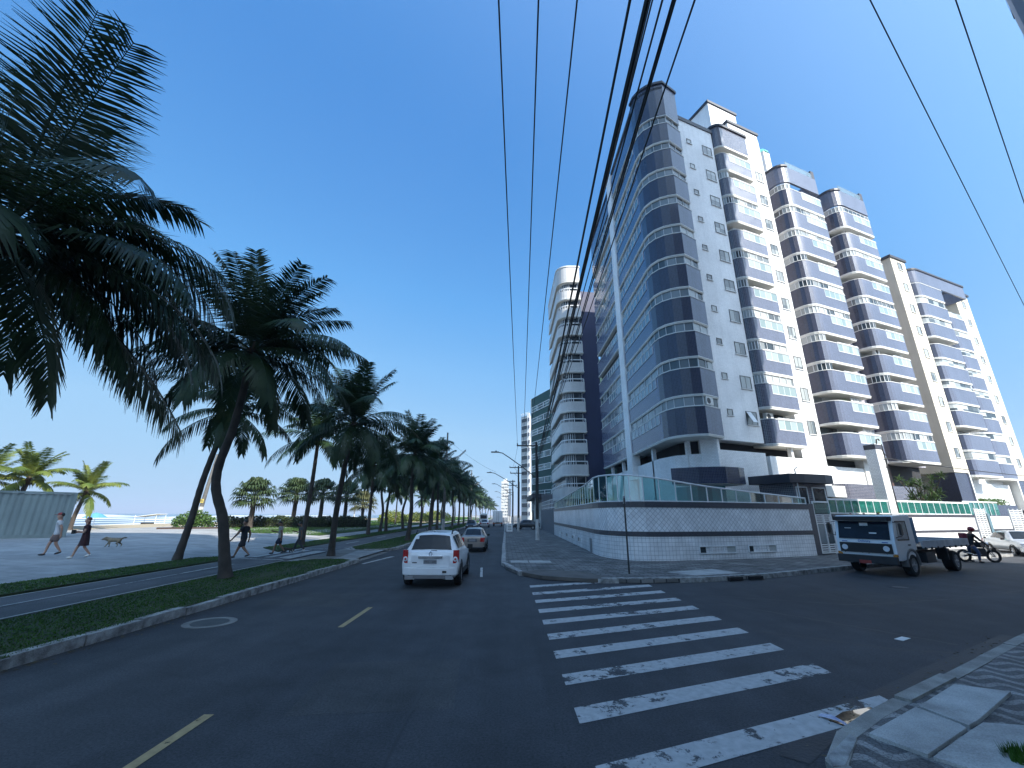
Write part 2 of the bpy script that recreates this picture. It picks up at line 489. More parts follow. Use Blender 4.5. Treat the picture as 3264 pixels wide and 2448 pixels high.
scene.view_settings.view_transform = 'Standard'; scene.view_settings.look = 'None'
scene.view_settings.exposure = 1.3; scene.view_settings.gamma = 1
scene.render.engine = 'CYCLES'
scene.cycles.use_denoising = True
scene.cycles.max_bounces = 6; scene.cycles.transparent_max_bounces = 12

# ------------------------------------------------------------------ ground, sea, beach
def sheet(name, pts, mat, z=None):
    mb = MB(); mb.poly([(p[0], p[1], p[2] if len(p) > 2 else z) for p in pts]); return struct(name, mb, mat)
sheet('ground', [(-62, -900), (4000, -900), (4000, 6000), (-62, 6000)], EARTH, -.35)
def grid_strip(name, xs, ys, mat, uvw=True):
    """xs: list of (x, z); one strip sheet running along Y"""
    mb = MB()
    for y0, y1 in zip(ys, ys[1:]):
        for (xa, za), (xb, zb) in zip(xs, xs[1:]):
            mb.poly([(xa, y0, za), (xb, y0, zb), (xb, y1, zb), (xa, y1, za)])
    return struct(name, mb, mat)
ROAD = struct('road', MB().prism([(-7.9, -120), (60, -120), (160, 20), (160, 110), (30, 34), (.6, 34), (1.2, 700), (-7.4, 700)], -.3, 0.), ASPH)
# sea: long swell with breakers
def sea_mat():
    m, nt, b = _new('sea_water')
    v = _coord(nt, 'Object', (.02, .006, 1))
    f = _noise(nt, v, 1., 5, .6)
    c = _ramp(nt, f, [(.35, (.07, .14, .19)), (.65, (.13, .2, .24))])
    # shallow, foam-laced water toward the beach
    tc = _n(nt, 'ShaderNodeTexCoord'); sx = _n(nt, 'ShaderNodeSeparateXYZ'); nt.links.new(tc.outputs['Object'], sx.inputs[0])
    mr = _n(nt, 'ShaderNodeMapRange'); mr.inputs['From Min'].default_value = -420; mr.inputs['From Max'].default_value = -90
    nt.links.new(sx.outputs['X'], mr.inputs['Value'])
    c = _mix(nt, mr.outputs['Result'], c, (.11, .15, .18))
    nt.links.new(c, b.inputs['Base Color']); b.inputs['Roughness'].default_value = .35
    _bump(nt, b, _noise(nt, _coord(nt, 'Object', (.6, .25, 1)), 1., 6), .25)
    return m
sheet('sea', [(-9000, -3000), (-88, -3000), (-88, 11000), (-9000, 11000)], sea_mat(), -1.0)
FOAM = M('sea_foam', (.5, .52, .53), .9, .06, .05)
def breaker(x, y0, y1, h, wdt, seed):
    rr = random.Random(seed); mb = MB(); n = 70; prev = None
    for i in range(n+1):
        t = i/n; y = lerp(y0, y1, t)
        k = min(1, 7*t, 7*(1-t))*(.65+.35*math.sin(t*23+seed)+.25*rr.random())
        k = max(.05, k); xx = x+6*math.sin(t*5+seed)
        ring = [(xx-wdt*k, y, -1.02), (xx-wdt*.5*k, y, -1+h*.8*k), (xx, y, -1+h*k), (xx+wdt*.6*k, y, -1+h*.55*k), (xx+wdt*1.3*k, y, -1.02)]
        if prev:
            for a in range(4): mb.poly([prev[a], prev[a+1], ring[a+1], ring[a]])
        prev = ring
    o = struct('breaking_wave', mb, FOAM, smooth=80); return o
for x, y0, y1, h, wd, sdd in ((-360, -50, 480, 1.9, 12, 1), (-330, 420, 900, 1.2, 9, 8), (-235, 60, 420, .75, 7, 2), (-180, -20, 330, .5, 6, 3), (-146, 20, 260, .3, 5, 4), (-205, 300, 700, .6, 6, 5), (-120, 60, 200, .16, 4, 6)):
    breaker(x, y0, y1, h, wd, sdd)
def beach_z(x): return .75 if x > -44 else lerp(.62, -1.15, min(1, (-44-x)/52))
grid_strip('beach', [(-118, -1.6), (-96, -1.1), (-80, -.65), (-62, .1), (-52, .5), (-46, .95), (-43, 1.05), (-40.5, .78), (-40, .6)], [-300, 0, 20, 40, 60, 80, 120, 300, 1500], SAND)
# left side: promenade, lawns, cycle path (each a sheet with its own slope)
YS = [-60, -20, 0, 10, 20, 30, 40, 60, 90, 140, 220, 400, 700]
grid_strip('promenade', [(-41, .76), (-28, .75), (-20, .5), (-16.2, .26), (-14.9, .2), (-9.9, .13), (-7.62, .11)], YS, PLAZA)
struct('cycle_path', MB().prism([(-13.05, -60), (-10.45, -60), (-10.45, 500), (-13.05, 500)], .02, lambda x, y: .155 if x > -11 else .185), CYCLE)

def lawn(name, poly, z, seed, dens=90, dirt=0.):
    """soil slab plus a turf of short blades as one stuff object"""
    struct('lawn_soil', MB().prism(poly, .0, z), LAWN)
    rr = random.Random(seed); mb = MB()
    xs = [p[0] for p in poly]; ys = [p[1] for p in poly]
    def inside(x, y):
        c = False
        for i in range(len(poly)):
            x1, y1 = poly[i]; x2, y2 = poly[i-1]
            if (y1 > y) != (y2 > y) and x < (x2-x1)*(y-y1)/(y2-y1)+x1: c = not c
        return c
    y = min(ys)
    while y < max(ys):
        near = math.hypot(y, 9); d = dens*min(1., (13/near)**1.1)
        n = int(d*(max(xs)-min(xs))*.5)
        for _ in range(n):
            px, py = rr.uniform(min(xs), max(xs)), y+rr.random()*.5
            if not inside(px, py): continue
            if dirt and dirt(px, py) > rr.random(): continue
            h = rr.uniform(.012, .032)*(1+near*.01); wd = rr.uniform(.006, .013)*(1+near*.05); a = rr.uniform(0, PI)
            dx, dy = math.cos(a)*wd, math.sin(a)*wd; lx, ly = rr.uniform(-.03, .03), rr.uniform(-.03, .03)
            zz = z(px, py) if callable(z) else z
            mb.poly([(px-dx, py-dy, zz-.005), (px+dx, py+dy, zz-.005), (px+lx, py+ly, zz+h)])
        y += .5
    o = mb.build(name, LEAF('grass_blade', (.022, .07, .006), (.05, .13, .012), (.11, .15, .025), .2, .9))
    o['kind'] = 'stuff'
def bare(x, y):   # trodden bare patch behind the kerb before the driveway
    return .85*max(0, 1-abs(y-17.5)/5)*max(0, 1-abs(x+8.6)/1.3)+.12
lawn('grass', [(-10.35, -10), (-7.72, -10), (-7.6, 12), (-7.35, 20), (-7.4, 22.2), (-8.1, 22.9), (-9.3, 22.6), (-10.35, 21.2)], lambda x, y: .17, 1, 700, bare)
lawn('grass', [(-15.1, -10), (-13.15, -10), (-13.15, 21.5), (-13.4, 22.6), (-14.4, 23), (-15.1, 22.6)], lambda x, y: .24, 2, 600)
lawn('grass', [(-10.35, 31), (-9.6, 29.3), (-8.3, 29), (-7.5, 30.2), (-7.4, 300), (-10.35, 300)], lambda x, y: .17, 3, 420)
lawn('grass', [(-15.3, 29), (-13.15, 26.6), (-13.15, 300), (-15.3, 300)], lambda x, y: .26, 4, 420)
lawn('grass', [(-33, 52), (-24, 41.5), (-17.4, 42.5), (-16.8, 300), (-33, 300)], lambda x, y: .8 if x < -28 else (lerp(.5, .8, (-20-x)/8) if x < -20 else lerp(.3, .5, (-16-x)/4)), 5, 300)
# far-side lawn for the hedge etc.
# kerbs -----------------------------------------------------------
def kerb(path, z, th, mat, seg=1.0, seed=0, name='kerb'):
    rr = random.Random(seed); mb = MB(); pts = [Vector(p) for p in path]
    # cut in stones with slightly uneven height and line
    L = [0]
    for a, b in zip(pts, pts[1:]): L.append(L[-1]+(b-a).length)
    def at(s):
        for i in range(len(pts)-1):
            if s <= L[i+1]: return pts[i].lerp(pts[i+1], (s-L[i])/(L[i+1]-L[i]))
        return pts[-1]
    s = 0
    while s < L[-1]-.01:
        sg = min(seg*(1+s*.01), L[-1]-s)
        a, b = at(s+.012), at(s+sg-.012)
        dz = rr.uniform(-.018, .018); j = rr.uniform(-.02, .02)
        d = (b-a).normalized(); nn = Vector((-d.y, d.x))
        mb.ribbon([tuple(a+nn*j), tuple(at(s+sg*.5)+nn*j), tuple(b+nn*j)], -.05, z+dz, th)
        s += sg
    return struct(name, mb, mat)
kerb([(-7.2, 22.9), (-7.32, 15.2), (-7.47, 11.2), (-7.6, 7.5), (-7.75, 0), (-7.8, -12)][::-1], .17, .2, KERBW, 1.0, 1)
kerb([(-7.25, 400), (-7.25, 31), (-7.5, 29.7), (-8.4, 28.85), (-9.6, 28.9), (-10.4, 30.4)][::-1], .16, .2, KERBW, 1.2, 2)
FARK = [(.55, 700), (.25, 120), (.05, 62), (-.12, 22), (.02, 20), (.5, 18.4), (1.4, 17.1), (3.0, 16.35), (5.0, 16.12), (7., 16.55), (9.75, 17.35), (15.3, 20.35), (24, 24.3), (36, 29.4), (75, 46.5)]
kerb(FARK, .15, .22, KERBW, .95, 3)
NEARK = [(75, 39), (30.5, 18.2), (10.2, 9.15), (6.6, 7.08), (4.43, 5.85), (3.86, 5.5), (3.4, 5.16), (3.02, 4.75), (2.92, 4.3), (3.0, 3.4), (3.3, 1.5), (3.4, -40)]
kerb(NEARK, .15, .17, KERB, .9, 4)
# pavements -------------------------------------------------------
fk = offset(FARK, .1)
struct('pavement', MB().prism(fk+[(75, 120), (40, 700)], -.05, .135), PAVER)
nk = offset(NEARK, .1)
def mosaic():
    m, nt, b = _new('wave_mosaic')
    v = _coord(nt)
    wv = _n(nt, 'ShaderNodeTexWave', wave_type='BANDS', bands_direction='Y'); wv.inputs['Scale'].default_value = .95
    mp = _n(nt, 'ShaderNodeMapping'); mp.inputs['Rotation'].default_value = (0, 0, R(32))
    nt.links.new(v, mp.inputs['Vector'])
    sx = _n(nt, 'ShaderNodeSeparateXYZ'); nt.links.new(mp.outputs['Vector'], sx.inputs[0])
    sn = _n(nt, 'ShaderNodeMath', operation='MULTIPLY'); sn.inputs[1].default_value = 13.; nt.links.new(sx.outputs['X'], sn.inputs[0])
    si = _n(nt, 'ShaderNodeMath', operation='SINE'); nt.links.new(sn.outputs[0], si.inputs[0])
    am = _n(nt, 'ShaderNodeMath', operation='MULTIPLY_ADD'); am.inputs[1].default_value = .09; nt.links.new(si.outputs[0], am.inputs[0]); nt.links.new(sx.outputs['Y'], am.inputs[2])
    cb = _n(nt, 'ShaderNodeCombineXYZ'); nt.links.new(sx.outputs['X'], cb.inputs['X']); nt.links.new(am.outputs[0], cb.inputs['Y'])
    nt.links.new(cb.outputs[0], wv.inputs['Vector'])
    c = _ramp(nt, wv.outputs['Fac'], [(.58, (.11, .115, .12)), (.7, (.3, .3, .29))])
    vo = _n(nt, 'ShaderNodeTexVoronoi', feature='DISTANCE_TO_EDGE'); vo.inputs['Scale'].default_value = 22; nt.links.new(v, vo.inputs['Vector'])
    c = _mix(nt, 1., c, _ramp(nt, vo.outputs['Distance'], [(.02, (.45,)*3), (.1, (1, 1, 1))]), 'MULTIPLY')
    c = _mix(nt, 1., c, _ramp(nt, _noise(nt, v, 2.2, 6, .7), [(.35, (.5,)*3), (.65, (1.1,)*3)]), 'MULTIPLY')
    nt.links.new(c, b.inputs['Base Color']); b.inputs['Roughness'].default_value = .75
    _bump(nt, b, vo.outputs['Distance'], .01)
    return m
struct('pavement', MB().prism(nk+[(75, -40)], -.05, .13), mosaic())
def slab(poly, z, name='paving_slab', mat=None, th=.1):
    o = MB().prism(poly, z-th, z).build(name, mat or CONC, bevel=.008); o['kind'] = 'structure'; return o
slab([(3.80, 5.17), (4.88, 5.79), (4.97, 5.37), (4.95, 5.28), (4.02, 4.76)], .165)
slab([(4.93, 5.80), (6.05, 6.47), (6.53, 6.22), (5.3, 5.47), (5.02, 5.32)], .17)
slab([(4.04, 4.73), (4.95, 5.24), (5.27, 5.41), (5.9, 5.3), (5.5, 4.4), (4.4, 4.3)], .16)
slab([(3.62, 5.2), (3.08, 4.78), (2.99, 4.6), (3.12, 4.62), (3.6, 5.08)], .15, mat=KERBW)
# utility slabs on the corner pavement
slab([(6.6, 18.3), (8.9, 19.35), (9.5, 18.1), (7.3, 17.25)], .15, th=.03)
slab([(.35, 21.6), (1.2, 21.6), (1.2, 22.6), (.35, 22.6)], .15, th=.03); slab([(1.25, 21.6), (2.3, 21.6), (2.3, 22.6), (1.25, 22.6)], .15, th=.03)
# dark kerb gully openings
for (x, y) in ((8.62, 16.93), (9.55, 17.22)):
    struct('drain_opening', MB().box((x, y, .08), (.62, .12, .13), R(17)), BLACKP)
# worn ramp at the corner
struct('kerb_ramp', MB().prism([(.62, 18.35), (1.45, 17.12), (3.0, 16.42), (4.1, 16.35), (3.3, 18.2), (1.6, 19.2)], .02, .142), M('ramp_concrete', (.11, .1, .09), .9, .3, 1.5, bump=.01))
# driveway apron between the lawns
struct('driveway', MB().prism([(-10.3, 22.95), (-9.2, 23.0), (-7.3, 23.3), (-7.3, 28.6), (-8.5, 28.7), (-9.7, 28.75), (-10.3, 29.3)], .0, lambda x, y: .02 if x > -7.4 else .152), M('driveway_concrete', (.17, .165, .15), .9, .2, 1.2, bump=.01))
# painted markings --------------------------------------------------
def marks(name, quads, mat, z):
    mb = MB()
    for q in quads: mb.poly([(p[0], p[1], z) for p in q])
    return struct(name, mb, mat)
q = []
y = 16.05
ang = math.tan(R(21.5))
zs = [15.55, 14.2, 12.98, 11.75, 10.6, 9.42, 8.3, 7.15, 6.0, 4.72, 3.55]
for i, yy in enumerate(zs):
    xl, xr, wd = .9, 5.08, .42
    if i == 0: xr = 3.6
    q.append([(xl, yy-wd/2), (xr, yy-wd/2+(xr-xl)*ang), (xr, yy+wd/2+(xr-xl)*ang), (xl, yy+wd/2)])
marks('crosswalk_marking', q, PAINT_W, .005)
marks('centre_line_marking', [[(-3.5+.012*(yy-6)-.06, yy), (-3.5+.012*(yy-6)+.06, yy), (-3.5+.012*(yy+2-6)+.06, yy+2.05), (-3.5+.012*(yy+2-6)-.06, yy+2.05)] for yy in (-2.2, 4.0, 10.15, 20.5, 31, 41, 51, 61, 71, 85, 100)], PAINT_Y, .005)
marks('lane_edge_marking', [[(-6.9, 22.2), (-6.75, 22.2), (-6.2, 26), (-6.45, 26)], [(-.9, 17.8), (-.8, 17.8), (-.95, 21), (-1.05, 21)]], PAINT_W2, .005)
zp = lambda x: .192 if x < -11 else .166
mb = MB()
for x, y0, y1 in ((-12.75, 23.3, 28.2), (-11.95, 23.2, 28.0), (-11.1, 22.9, 27.2), (-10.72, 22.6, 27)):
    mb.poly([(x-.2, y0, .193), (x+.2, y0, .193), (x+.2, y1, .193), (x-.2, y1, .193)])
mb.poly([(-12.9, 22.5, .193), (-10.6, 21.9, .193), (-10.6, 22.1, .193), (-12.9, 22.72, .193)])
mb.poly([(-12.9, 28.7, .193), (-10.6, 28.7, .193), (-10.6, 28.9, .193), (-12.9, 28.9, .193)])
for y in (17.2, 34, 42):
    mb.poly([(-11.9, y, .192), (-11.76, y, .192), (-11.76, y+3, .192), (-11.9, y+3, .192)])
mb.poly([(-11.86, -10, .191), (-11.8, -10, .191), (-11.8, 18, .191), (-11.86, 18, .191)])
struct('cycle_marking', mb, PAINT_W2)
mb = MB()
for x, z in ((-10.52, .172), (-12.98, .194)):
    mb.poly([(x-.04, -40, z), (x+.04, -40, z), (x+.04, 22, z), (x-.04, 22, z)]); mb.poly([(x-.04, 30, z), (x+.04, 30, z), (x+.04, 300, z), (x-.04, 300, z)])
struct('path_edge_line', mb, paint_mat('path_edge_paint', (.42, .42, .38), .4))
# manholes
def manhole(x, y, label, ring=.5, rmat=None):
    t = thing('manhole_cover', label, 'manhole', (x, y, 0))
    MB().lathe([(ring, .001), (ring, .008), (ring-.14, .01), (ring-.15, .004), (ring-.15, .0)], 28).build('surround', rmat or M('manhole_ring', (.22, .215, .2), .85, .3, 3., fine=.3), t)
    MB().lathe([(ring-.155, .001), (ring-.155, .009), (.02, .012)], 28).build('lid', STEEL_DK, t)
manhole(-6.45, 10.55, 'round manhole with pale concrete ring beside the left kerb', .52)
manhole(13.6, 15.6, 'small dark manhole in the side street before the flatbed truck', .38, ASPH)
# wet gutter with a puddle
def water_mat():
    m, nt, b = _new('puddle_water'); b.inputs['Base Color'].default_value = (.02, .02, .018, 1); b.inputs['Roughness'].default_value = .02
    b.inputs['Specular IOR Level'].default_value = .8; return m
sheet('puddle', [(3.92, 5.72), (4.3, 5.9), (4.7, 6.08), (4.62, 6.2), (4.2, 6.08), (3.85, 5.85)], water_mat(), .006)
sheet('gutter', [(3.0, 4.95), (3.45, 5.3), (5.3, 6.45), (7.1, 7.5), (10.4, 9.4), (10.25, 9.62), (6.9, 7.75), (5.6, 7.0), (4.9, 6.6), (4.2, 6.3), (3.6, 5.95), (3.1, 5.55), (2.8, 5.1)], M('wet_gutter', (.03, .033, .037), .7, .35, 2.0, bump=.01), .004)

# tarred seams and old repairs in the road surface
SEAM = M('tar_seam', (.03, .03, .031), .7, .3, 3.)
mb = MB(); rr = random.Random(4)
def seam(pts, w_):
    prev = None
    for (x, y) in pts:
        pass
    for (a, b) in zip(pts, pts[1:]):
        n = 14
        for i in range(n):
            p, q = Vector(a).lerp(Vector(b), i/n), Vector(a).lerp(Vector(b), (i+1)/n); d = (q-p).normalized(); nn = Vector((-d.y, d.x))*w_*rr.uniform(.35, 1.1); o = Vector((-d.y, d.x))*rr.uniform(-.03, .03)
            mb.poly([(p.x-nn.x+o.x, p.y-nn.y+o.y, .003), (q.x-nn.x+o.x, q.y-nn.y+o.y, .003), (q.x+nn.x+o.x, q.y+nn.y+o.y, .003), (p.x+nn.x+o.x, p.y+nn.y+o.y, .003)])
seam([(5.6, 13.4), (7.5, 10.6), (8.6, 8.9)], .06); seam([(6.2, 14.0), (9.5, 12.6), (14.5, 13.8), (22, 17.4)], .05); seam([(5.3, 9.9), (7.2, 8.6), (8.2, 8.4)], .05); seam([(-1.2, -2), (-1.05, 14), (-1.15, 40)], .015)
struct('road_seam', mb, SEAM)
PATCH = asphalt('asphalt_patch', (.047, .047, .048))
for q_ in ([(-6.6, 12.5), (-4.2, 12.2), (-4.1, 14.2), (-6.5, 14.4)], [(9.4, 12.2), (12.4, 13.2), (11.6, 15.1), (8.9, 14.1)], [(-2.6, 6.0), (-.6, 6.2), (-.7, 8.1), (-2.7, 7.9)]):
    sheet('road_patch', q_, PATCH, .002)

rr = random.Random(31); mb = MB()
for _ in range(260):
    y = rr.uniform(1, 22); x = -7.42-.012*(20-y)+abs(rr.gauss(0, .16)); a_ = rr.uniform(0, PI); L_ = rr.uniform(.02, .07); d = Vector((math.cos(a_), math.sin(a_)))*L_; n_ = Vector((-d.y, d.x))*.35
    mb.poly([(x-d.x, y-d.y, .004), (x+n_.x, y+n_.y, .012), (x+d.x, y+d.y, .006), (x-n_.x, y-n_.y, .012)])
for _ in range(160):
    x = rr.uniform(3.2, 10); y = 4.75+(x-2.9)*.6+abs(rr.gauss(.25, .22)); a_ = rr.uniform(0, PI); L_ = rr.uniform(.012, .04); d = Vector((math.cos(a_), math.sin(a_)))*L_; n_ = Vector((-d.y, d.x))*.35
    mb.poly([(x-d.x, y-d.y, .008), (x+n_.x, y+n_.y, .016), (x+d.x, y+d.y, .01), (x-n_.x, y-n_.y, .016)])
lv = mb.build('fallen_leaves', M('dry_leaf', (.1, .07, .035), .9, .5, 9., col2=(.2, .17, .1))); lv['kind'] = 'stuff'
# ------------------------------------------------------------------ corner apartment tower
FLOOR = 2.85
U = Vector((.930, .3675)).normalized(); NN = Vector((U.y, -U.x)); OO = Vector((14.8, 28.9))
def SN(s, n): p = OO+U*s+NN*n; return (p.x, p.y)
UA = math.atan2(U.y, U.x)
tower = thing('apartment_tower', 'tall corner apartment tower with dark tiled curved balconies and white facade', 'building', (0, 0, 0))
def part(mb, name, mat, par=None, **k): return mb.build(name, mat, par or tower, **k)
body = MB()
PL = [(12.25, 50.4), (12.25, 31.2), (13.6, 29.9), (14.9, 29.5), SN(.6, -.5), SN(5.35, -.5)]
body.prism(PL+[SN(5.35, -18), (12.25, 50.4)][:1], 7.55, 37.6)
part(body, 'wall', FACADE)
# lift tower, recessed wings
part(MB().prism([SN(5.35, -1.6), SN(11.5, -1.6), SN(11.5, -14), SN(5.35, -14)], 7.55, 38.6), 'recess_wall', FACADE)
part(MB().prism([SN(9.9, -.8), SN(12.75, -.8), SN(12.75, -6), SN(9.9, -6)], 3.2, 40.0), 'stair_wall', FACADE)
part(MB().prism([SN(13.1, -2.5), SN(31.2, -2.5), SN(31.2, -16), SN(13.1, -16)], 7.1, 37.2), 'wing_wall', TILE('lilac_wall_tile', (.5, .47, .5), (.4, .38, .4), .2, .1, .006, .4, .06, streak=.1))
part(MB().prism([(12.31, 50.35), (12.31, 40), (20, 36), SN(30, -12), SN(31, -16), (16, 52)], 7.6, 37.3), 'rear_wall', FACADE)
# roof structures
def block(s0, s1, n0, n1, z0, z1, name, m=FACADE, cop=True):
    b = part(MB().prism([SN(s0, n0), SN(s1, n0), SN(s1, n1), SN(s0, n1)], z0, z1), name, m)
    if cop: MB().prism([SN(s0-.12, n0+.12), SN(s1+.12, n0+.12), SN(s1+.12, n1-.12), SN(s0-.12, n1-.12)], z1+.002, z1+.3).build('coping', COPING, b)
    return b
block(7.6, 11.6, -1.9, -7.5, 38.5, 44.2, 'lift_house')
block(8.4, 12.6, -.75, -1.95, 37.5, 40.6, 'stair_head')
block(12.95, 16., -3., -9, 37.1, 38.2, 'rear_roof')
ck = part(MB().box((28.9, 37.6, 39.3), (1.0, 1.2, 4.4), UA), 'roof_chimney', FACADE)
MB().lathe([(.75, 0), (.7, .25), (.45, .6), (.1, .75)], 8, (28.9, 37.6, 41.5)).build('chimney_cap', M('teal_roof_cap', (.1, .42, .36), .5, .15, 2.), ck)
MB().lathe([(.1, -.2), (.9, .1), (1.25, .55), (1.28, .6)], 18, (22.2, 38.2, 45.)).build('roof_tank', COPING, tower)
# white-facade parapet coping + corner parapet
cp = part(MB().ribbon([(14.95, 29.35), SN(.6, -.42), SN(5.42, -.42)], 37.55, 37.95, .5), 'parapet_coping', COPING)
CORN = [(11.72, 38.5), (11.72, 30.6), (11.82, 29.85), (12.15, 29.2), (12.7, 28.72), (13.3, 28.45), (13.95, 28.28), (15.5, 29.22), (15.35, 29.75)]
CURV = [(11.72, 31.2)]+CORN[1:]
FACET = CORN[6:]
# ---- corner stack of balconies
zs = [7.7+FLOOR*k for k in range(10)]
b0 = MB().ribbon(CORN[:2], 0, 1.95, .25).build('corner_balcony', BLUEBAND, tower)
MB().ribbon(CORN[1:7], 0, 1.951, .25, grow=.003).build('curved_band', NAVY, b0)
MB().ribbon(CORN[6:8], 0, 1.95, .25, grow=.004).build('facet_band', NAVY_LIT, b0)
MB().ribbon(CORN[7:], 0, 1.95, .25).build('facet_end', NAVY_LIT, b0)
MB().ribbon(CORN, 1.95, 2.02, .3, grow=.035).build('rail_trim', SLABW, b0)
MB().ribbon(CORN, -.07, 0, .3, grow=.03).build('slab_edge', SLABW, b0)
MB().prism(CORN+[(13.4, 38.5)], -.16, -.075).build('soffit', SOFFIT, b0)
g = MB().ribbon(offset(CORN[:7], .1), 2.02, 2.78, .03).build('glazing', WIN_BLUE, b0)
MB().ribbon(offset(CORN[6:], .1), 2.02, 2.78, .03).build('curtained_glazing', WIN_CURT, b0)
mm = MB()
pp = offset(CORN, .07)
def mullions(mb, path, z0, z1, step, w=.032):
    for a, b_ in zip(path, path[1:]):
        L = math.dist(a, b_); n = max(1, round(L/step)); an = math.atan2(b_[1]-a[1], b_[0]-a[0])
        for i in range(n):
            t = i/n; mb.box((lerp(a[0], b_[0], t), lerp(a[1], b_[1], t), (z0+z1)/2), (w, w, z1-z0), an)
mullions(mm, pp[:3], 2.02, 2.78, 1.5); mullions(mm, pp[2:], 2.02, 2.78, .8)
mm.ribbon(pp, 2.0, 2.05, .03); mm.build('mullions', FRAME, b0)
# glazed insert in the flat part of the band below the rail (sky-blue glass)
MB().ribbon([(11.72, 38.2), (11.72, 31.0)], 1.2, 1.93, .28, grow=.012).build('glass_insert', GLASS('blue_glass_insert', (.07, .13, .2), .07, curtain=(.16, .28, .34), cscale=.9), b0)
fr = MB()
for i in range(9): fr.box((11.7, 31.0+.9*i, 1.565), (.06, .035, .74))
fr.box((11.7, 34.6, 1.22), (.05, 7.25, .03)); fr.build('insert_frame', FRAME, b0)
b0.location.z = zs[0]
corner = [b0]
for k in range(1, 10):
    c = copy_tree(b0); c.parent = tower; c.location.z = zs[k]; corner.append(c)
# parapet above the stack
pz = 36.2
pa = MB().ribbon(CORN[1:7], pz, 39.9, .3).build('corner_parapet', NAVY, tower)
MB().ribbon(CORN[:2], pz, 38.6, .3).build('side_parapet', BLUEBAND, pa)
MB().ribbon(CORN[6:8], pz, 39.9, .3, grow=.003).build('facet_parapet', NAVY_LIT, pa)
MB().ribbon(CORN[7:], pz, 39.9, .3).build('facet_end', NAVY_LIT, pa)
MB().ribbon(CORN[1:], 39.9, 40.15, .5, grow=.12).build('coping', COPING, pa)
MB().ribbon(CORN, pz-.08, pz, .3, grow=.03).build('slab_edge', SLABW, pa)
MB().prism(CORN+[(13.4, 38.5)], 39.3, 39.6).build('roof', COPING, pa)
# air conditioner units on two balconies
def ac(parent, loc, rz):
    u = MB().box((0, 0, 0), (.8, .3, .58)).build('air_conditioner', SLABW, parent, loc, rz, bevel=.02)
    MB().lathe([(.22, 0), (.22, .012), (.05, .02)], 18, (-.12, -.152, 0), 'y').build('fan_grille', BLACKP, u)
ac(tower, (14.45, 28.75, 10.1), R(31))
# ---- street side beyond the pilaster (sea front)
part(MB().box((12.0, 39.35, 22.4), (.75, 1.6, 34.0)), 'pilaster', FACADE)
SIDE = [(11.85, 50.6), (11.85, 40.2)]
def side_floor(z, openb, seed):
    b = MB().ribbon([(12.4, 50.6)]+SIDE, z, z+1.75, .2).build('side_balcony', BLUEBAND, tower)
    MB().ribbon([(12.4, 50.6)]+SIDE, z+1.75, z+1.82, .25, grow=.03).build('rail_trim', SLABW, b)
    MB().ribbon([(12.4, 50.6)]+SIDE, z-.07, z, .25, grow=.03).build('slab_edge', SLABW, b)
    MB().prism([(11.86, 50.5), (11.86, 40.2), (13.2, 40.2), (13.2, 50.5)], z-.15, z-.08).build('soffit', SOFFIT, b)
    if openb:
        MB().ribbon([(12.2, 50.4), (12.2, 40.2)], z+1.0, z+2.78, .03).build('recess', WIN_DARK, b)
    else:
        MB().ribbon([(11.95, 50.4), (11.95, 40.2)], z+1.82, z+2.78, .03).build('glazing', WIN_BLUE, b)
        m = MB(); mullions(m, [(11.92, 50.4), (11.92, 40.2)], z+1.82, z+2.78, 1.5); m.ribbon([(11.92, 50.4), (11.92, 40.2)], z+1.8, z+1.85, .03); m.build('mullions', FRAME, b)
    MB().ribbon([(11.85, 46), (11.85, 40.5)], z+.95, z+1.73, .23, grow=.012).build('glass_insert', MATS['blue_glass_insert'], b)
    m = MB()
    for i in range(7): m.box((11.83, 40.5+.91*i, z+1.34), (.06, .035, .78))
    m.box((11.83, 43.2, z+.97), (.05, 5.5, .03)); m.build('insert_frame', FRAME, b)
for k in range(10): side_floor(zs[k]+(.0 if k else -.0), k in (3, 4, 8), k)
part(MB().ribbon([(12.4, 50.6)]+SIDE, 36.2, 38.6, .25), 'side_parapet', BLUEBAND)
part(MB().ribbon([(12.5, 50.7)]+SIDE, 38.6, 38.85, .45, grow=.1), 'side_coping', COPING)
# ---- small windows on the white facade
def window(parent, s, n, z, w, h, mat, recess=.12, split=2, tilt=False):
    """opening lined with a dark reveal, frame and panes (front plane at n)"""
    c = SN(s, n)
    def p(ds, dn): return SN(s+ds, n+dn)
    f = MB()
    t = .045
    for (a, b_) in ((-w/2, -w/2+t), (w/2-t, w/2)):
        f.prism([p(a, .035), p(b_, .035), p(b_, -.05), p(a, -.05)], z-h/2, z+h/2)
    for (z0, z1) in ((z-h/2, z-h/2+t), (z+h/2-t, z+h/2)):
        f.prism([p(-w/2+t, .034), p(w/2-t, .034), p(w/2-t, -.05), p(-w/2+t, -.05)], z0, z1)
    for i in range(1, split):
        x = -w/2+w*i/split
        f.prism([p(x-.02, .02), p(x+.02, .02), p(x+.02, -.05), p(x-.02, -.05)], z-h/2+t, z+h/2-t)
    o = f.build('window', M('bronze_frame', (.09, .085, .08), .4, .1, 3.) if recess else FRAME, parent)
    MB().prism([p(-w/2+t, .008), p(w/2-t, .008), p(w/2-t, -.05), p(-w/2+t, -.05)], z-h/2+t, z+h/2-t).build('pane', mat, o)
    MB().prism([p(-w/2-.06, .09), p(w/2+.06, .09), p(w/2+.06, .002), p(-w/2-.06, .002)], z-h/2-.06, z-h/2-.003).build('sill', SLABW, o)
    if tilt:
        a0, a1 = p(-w/2+.05, .03), p(-.02, .03); b0_, b1 = p(-w/2+.05, .5), p(-.02, .5)
        q = MB(); q.poly([(*a0, z+h/2-.05), (*a1, z+h/2-.05), (*b1, z-h/2+.12), (*b0_, z-h/2+.12)])
        q.build('open_sash', FRAME, o)
    return o
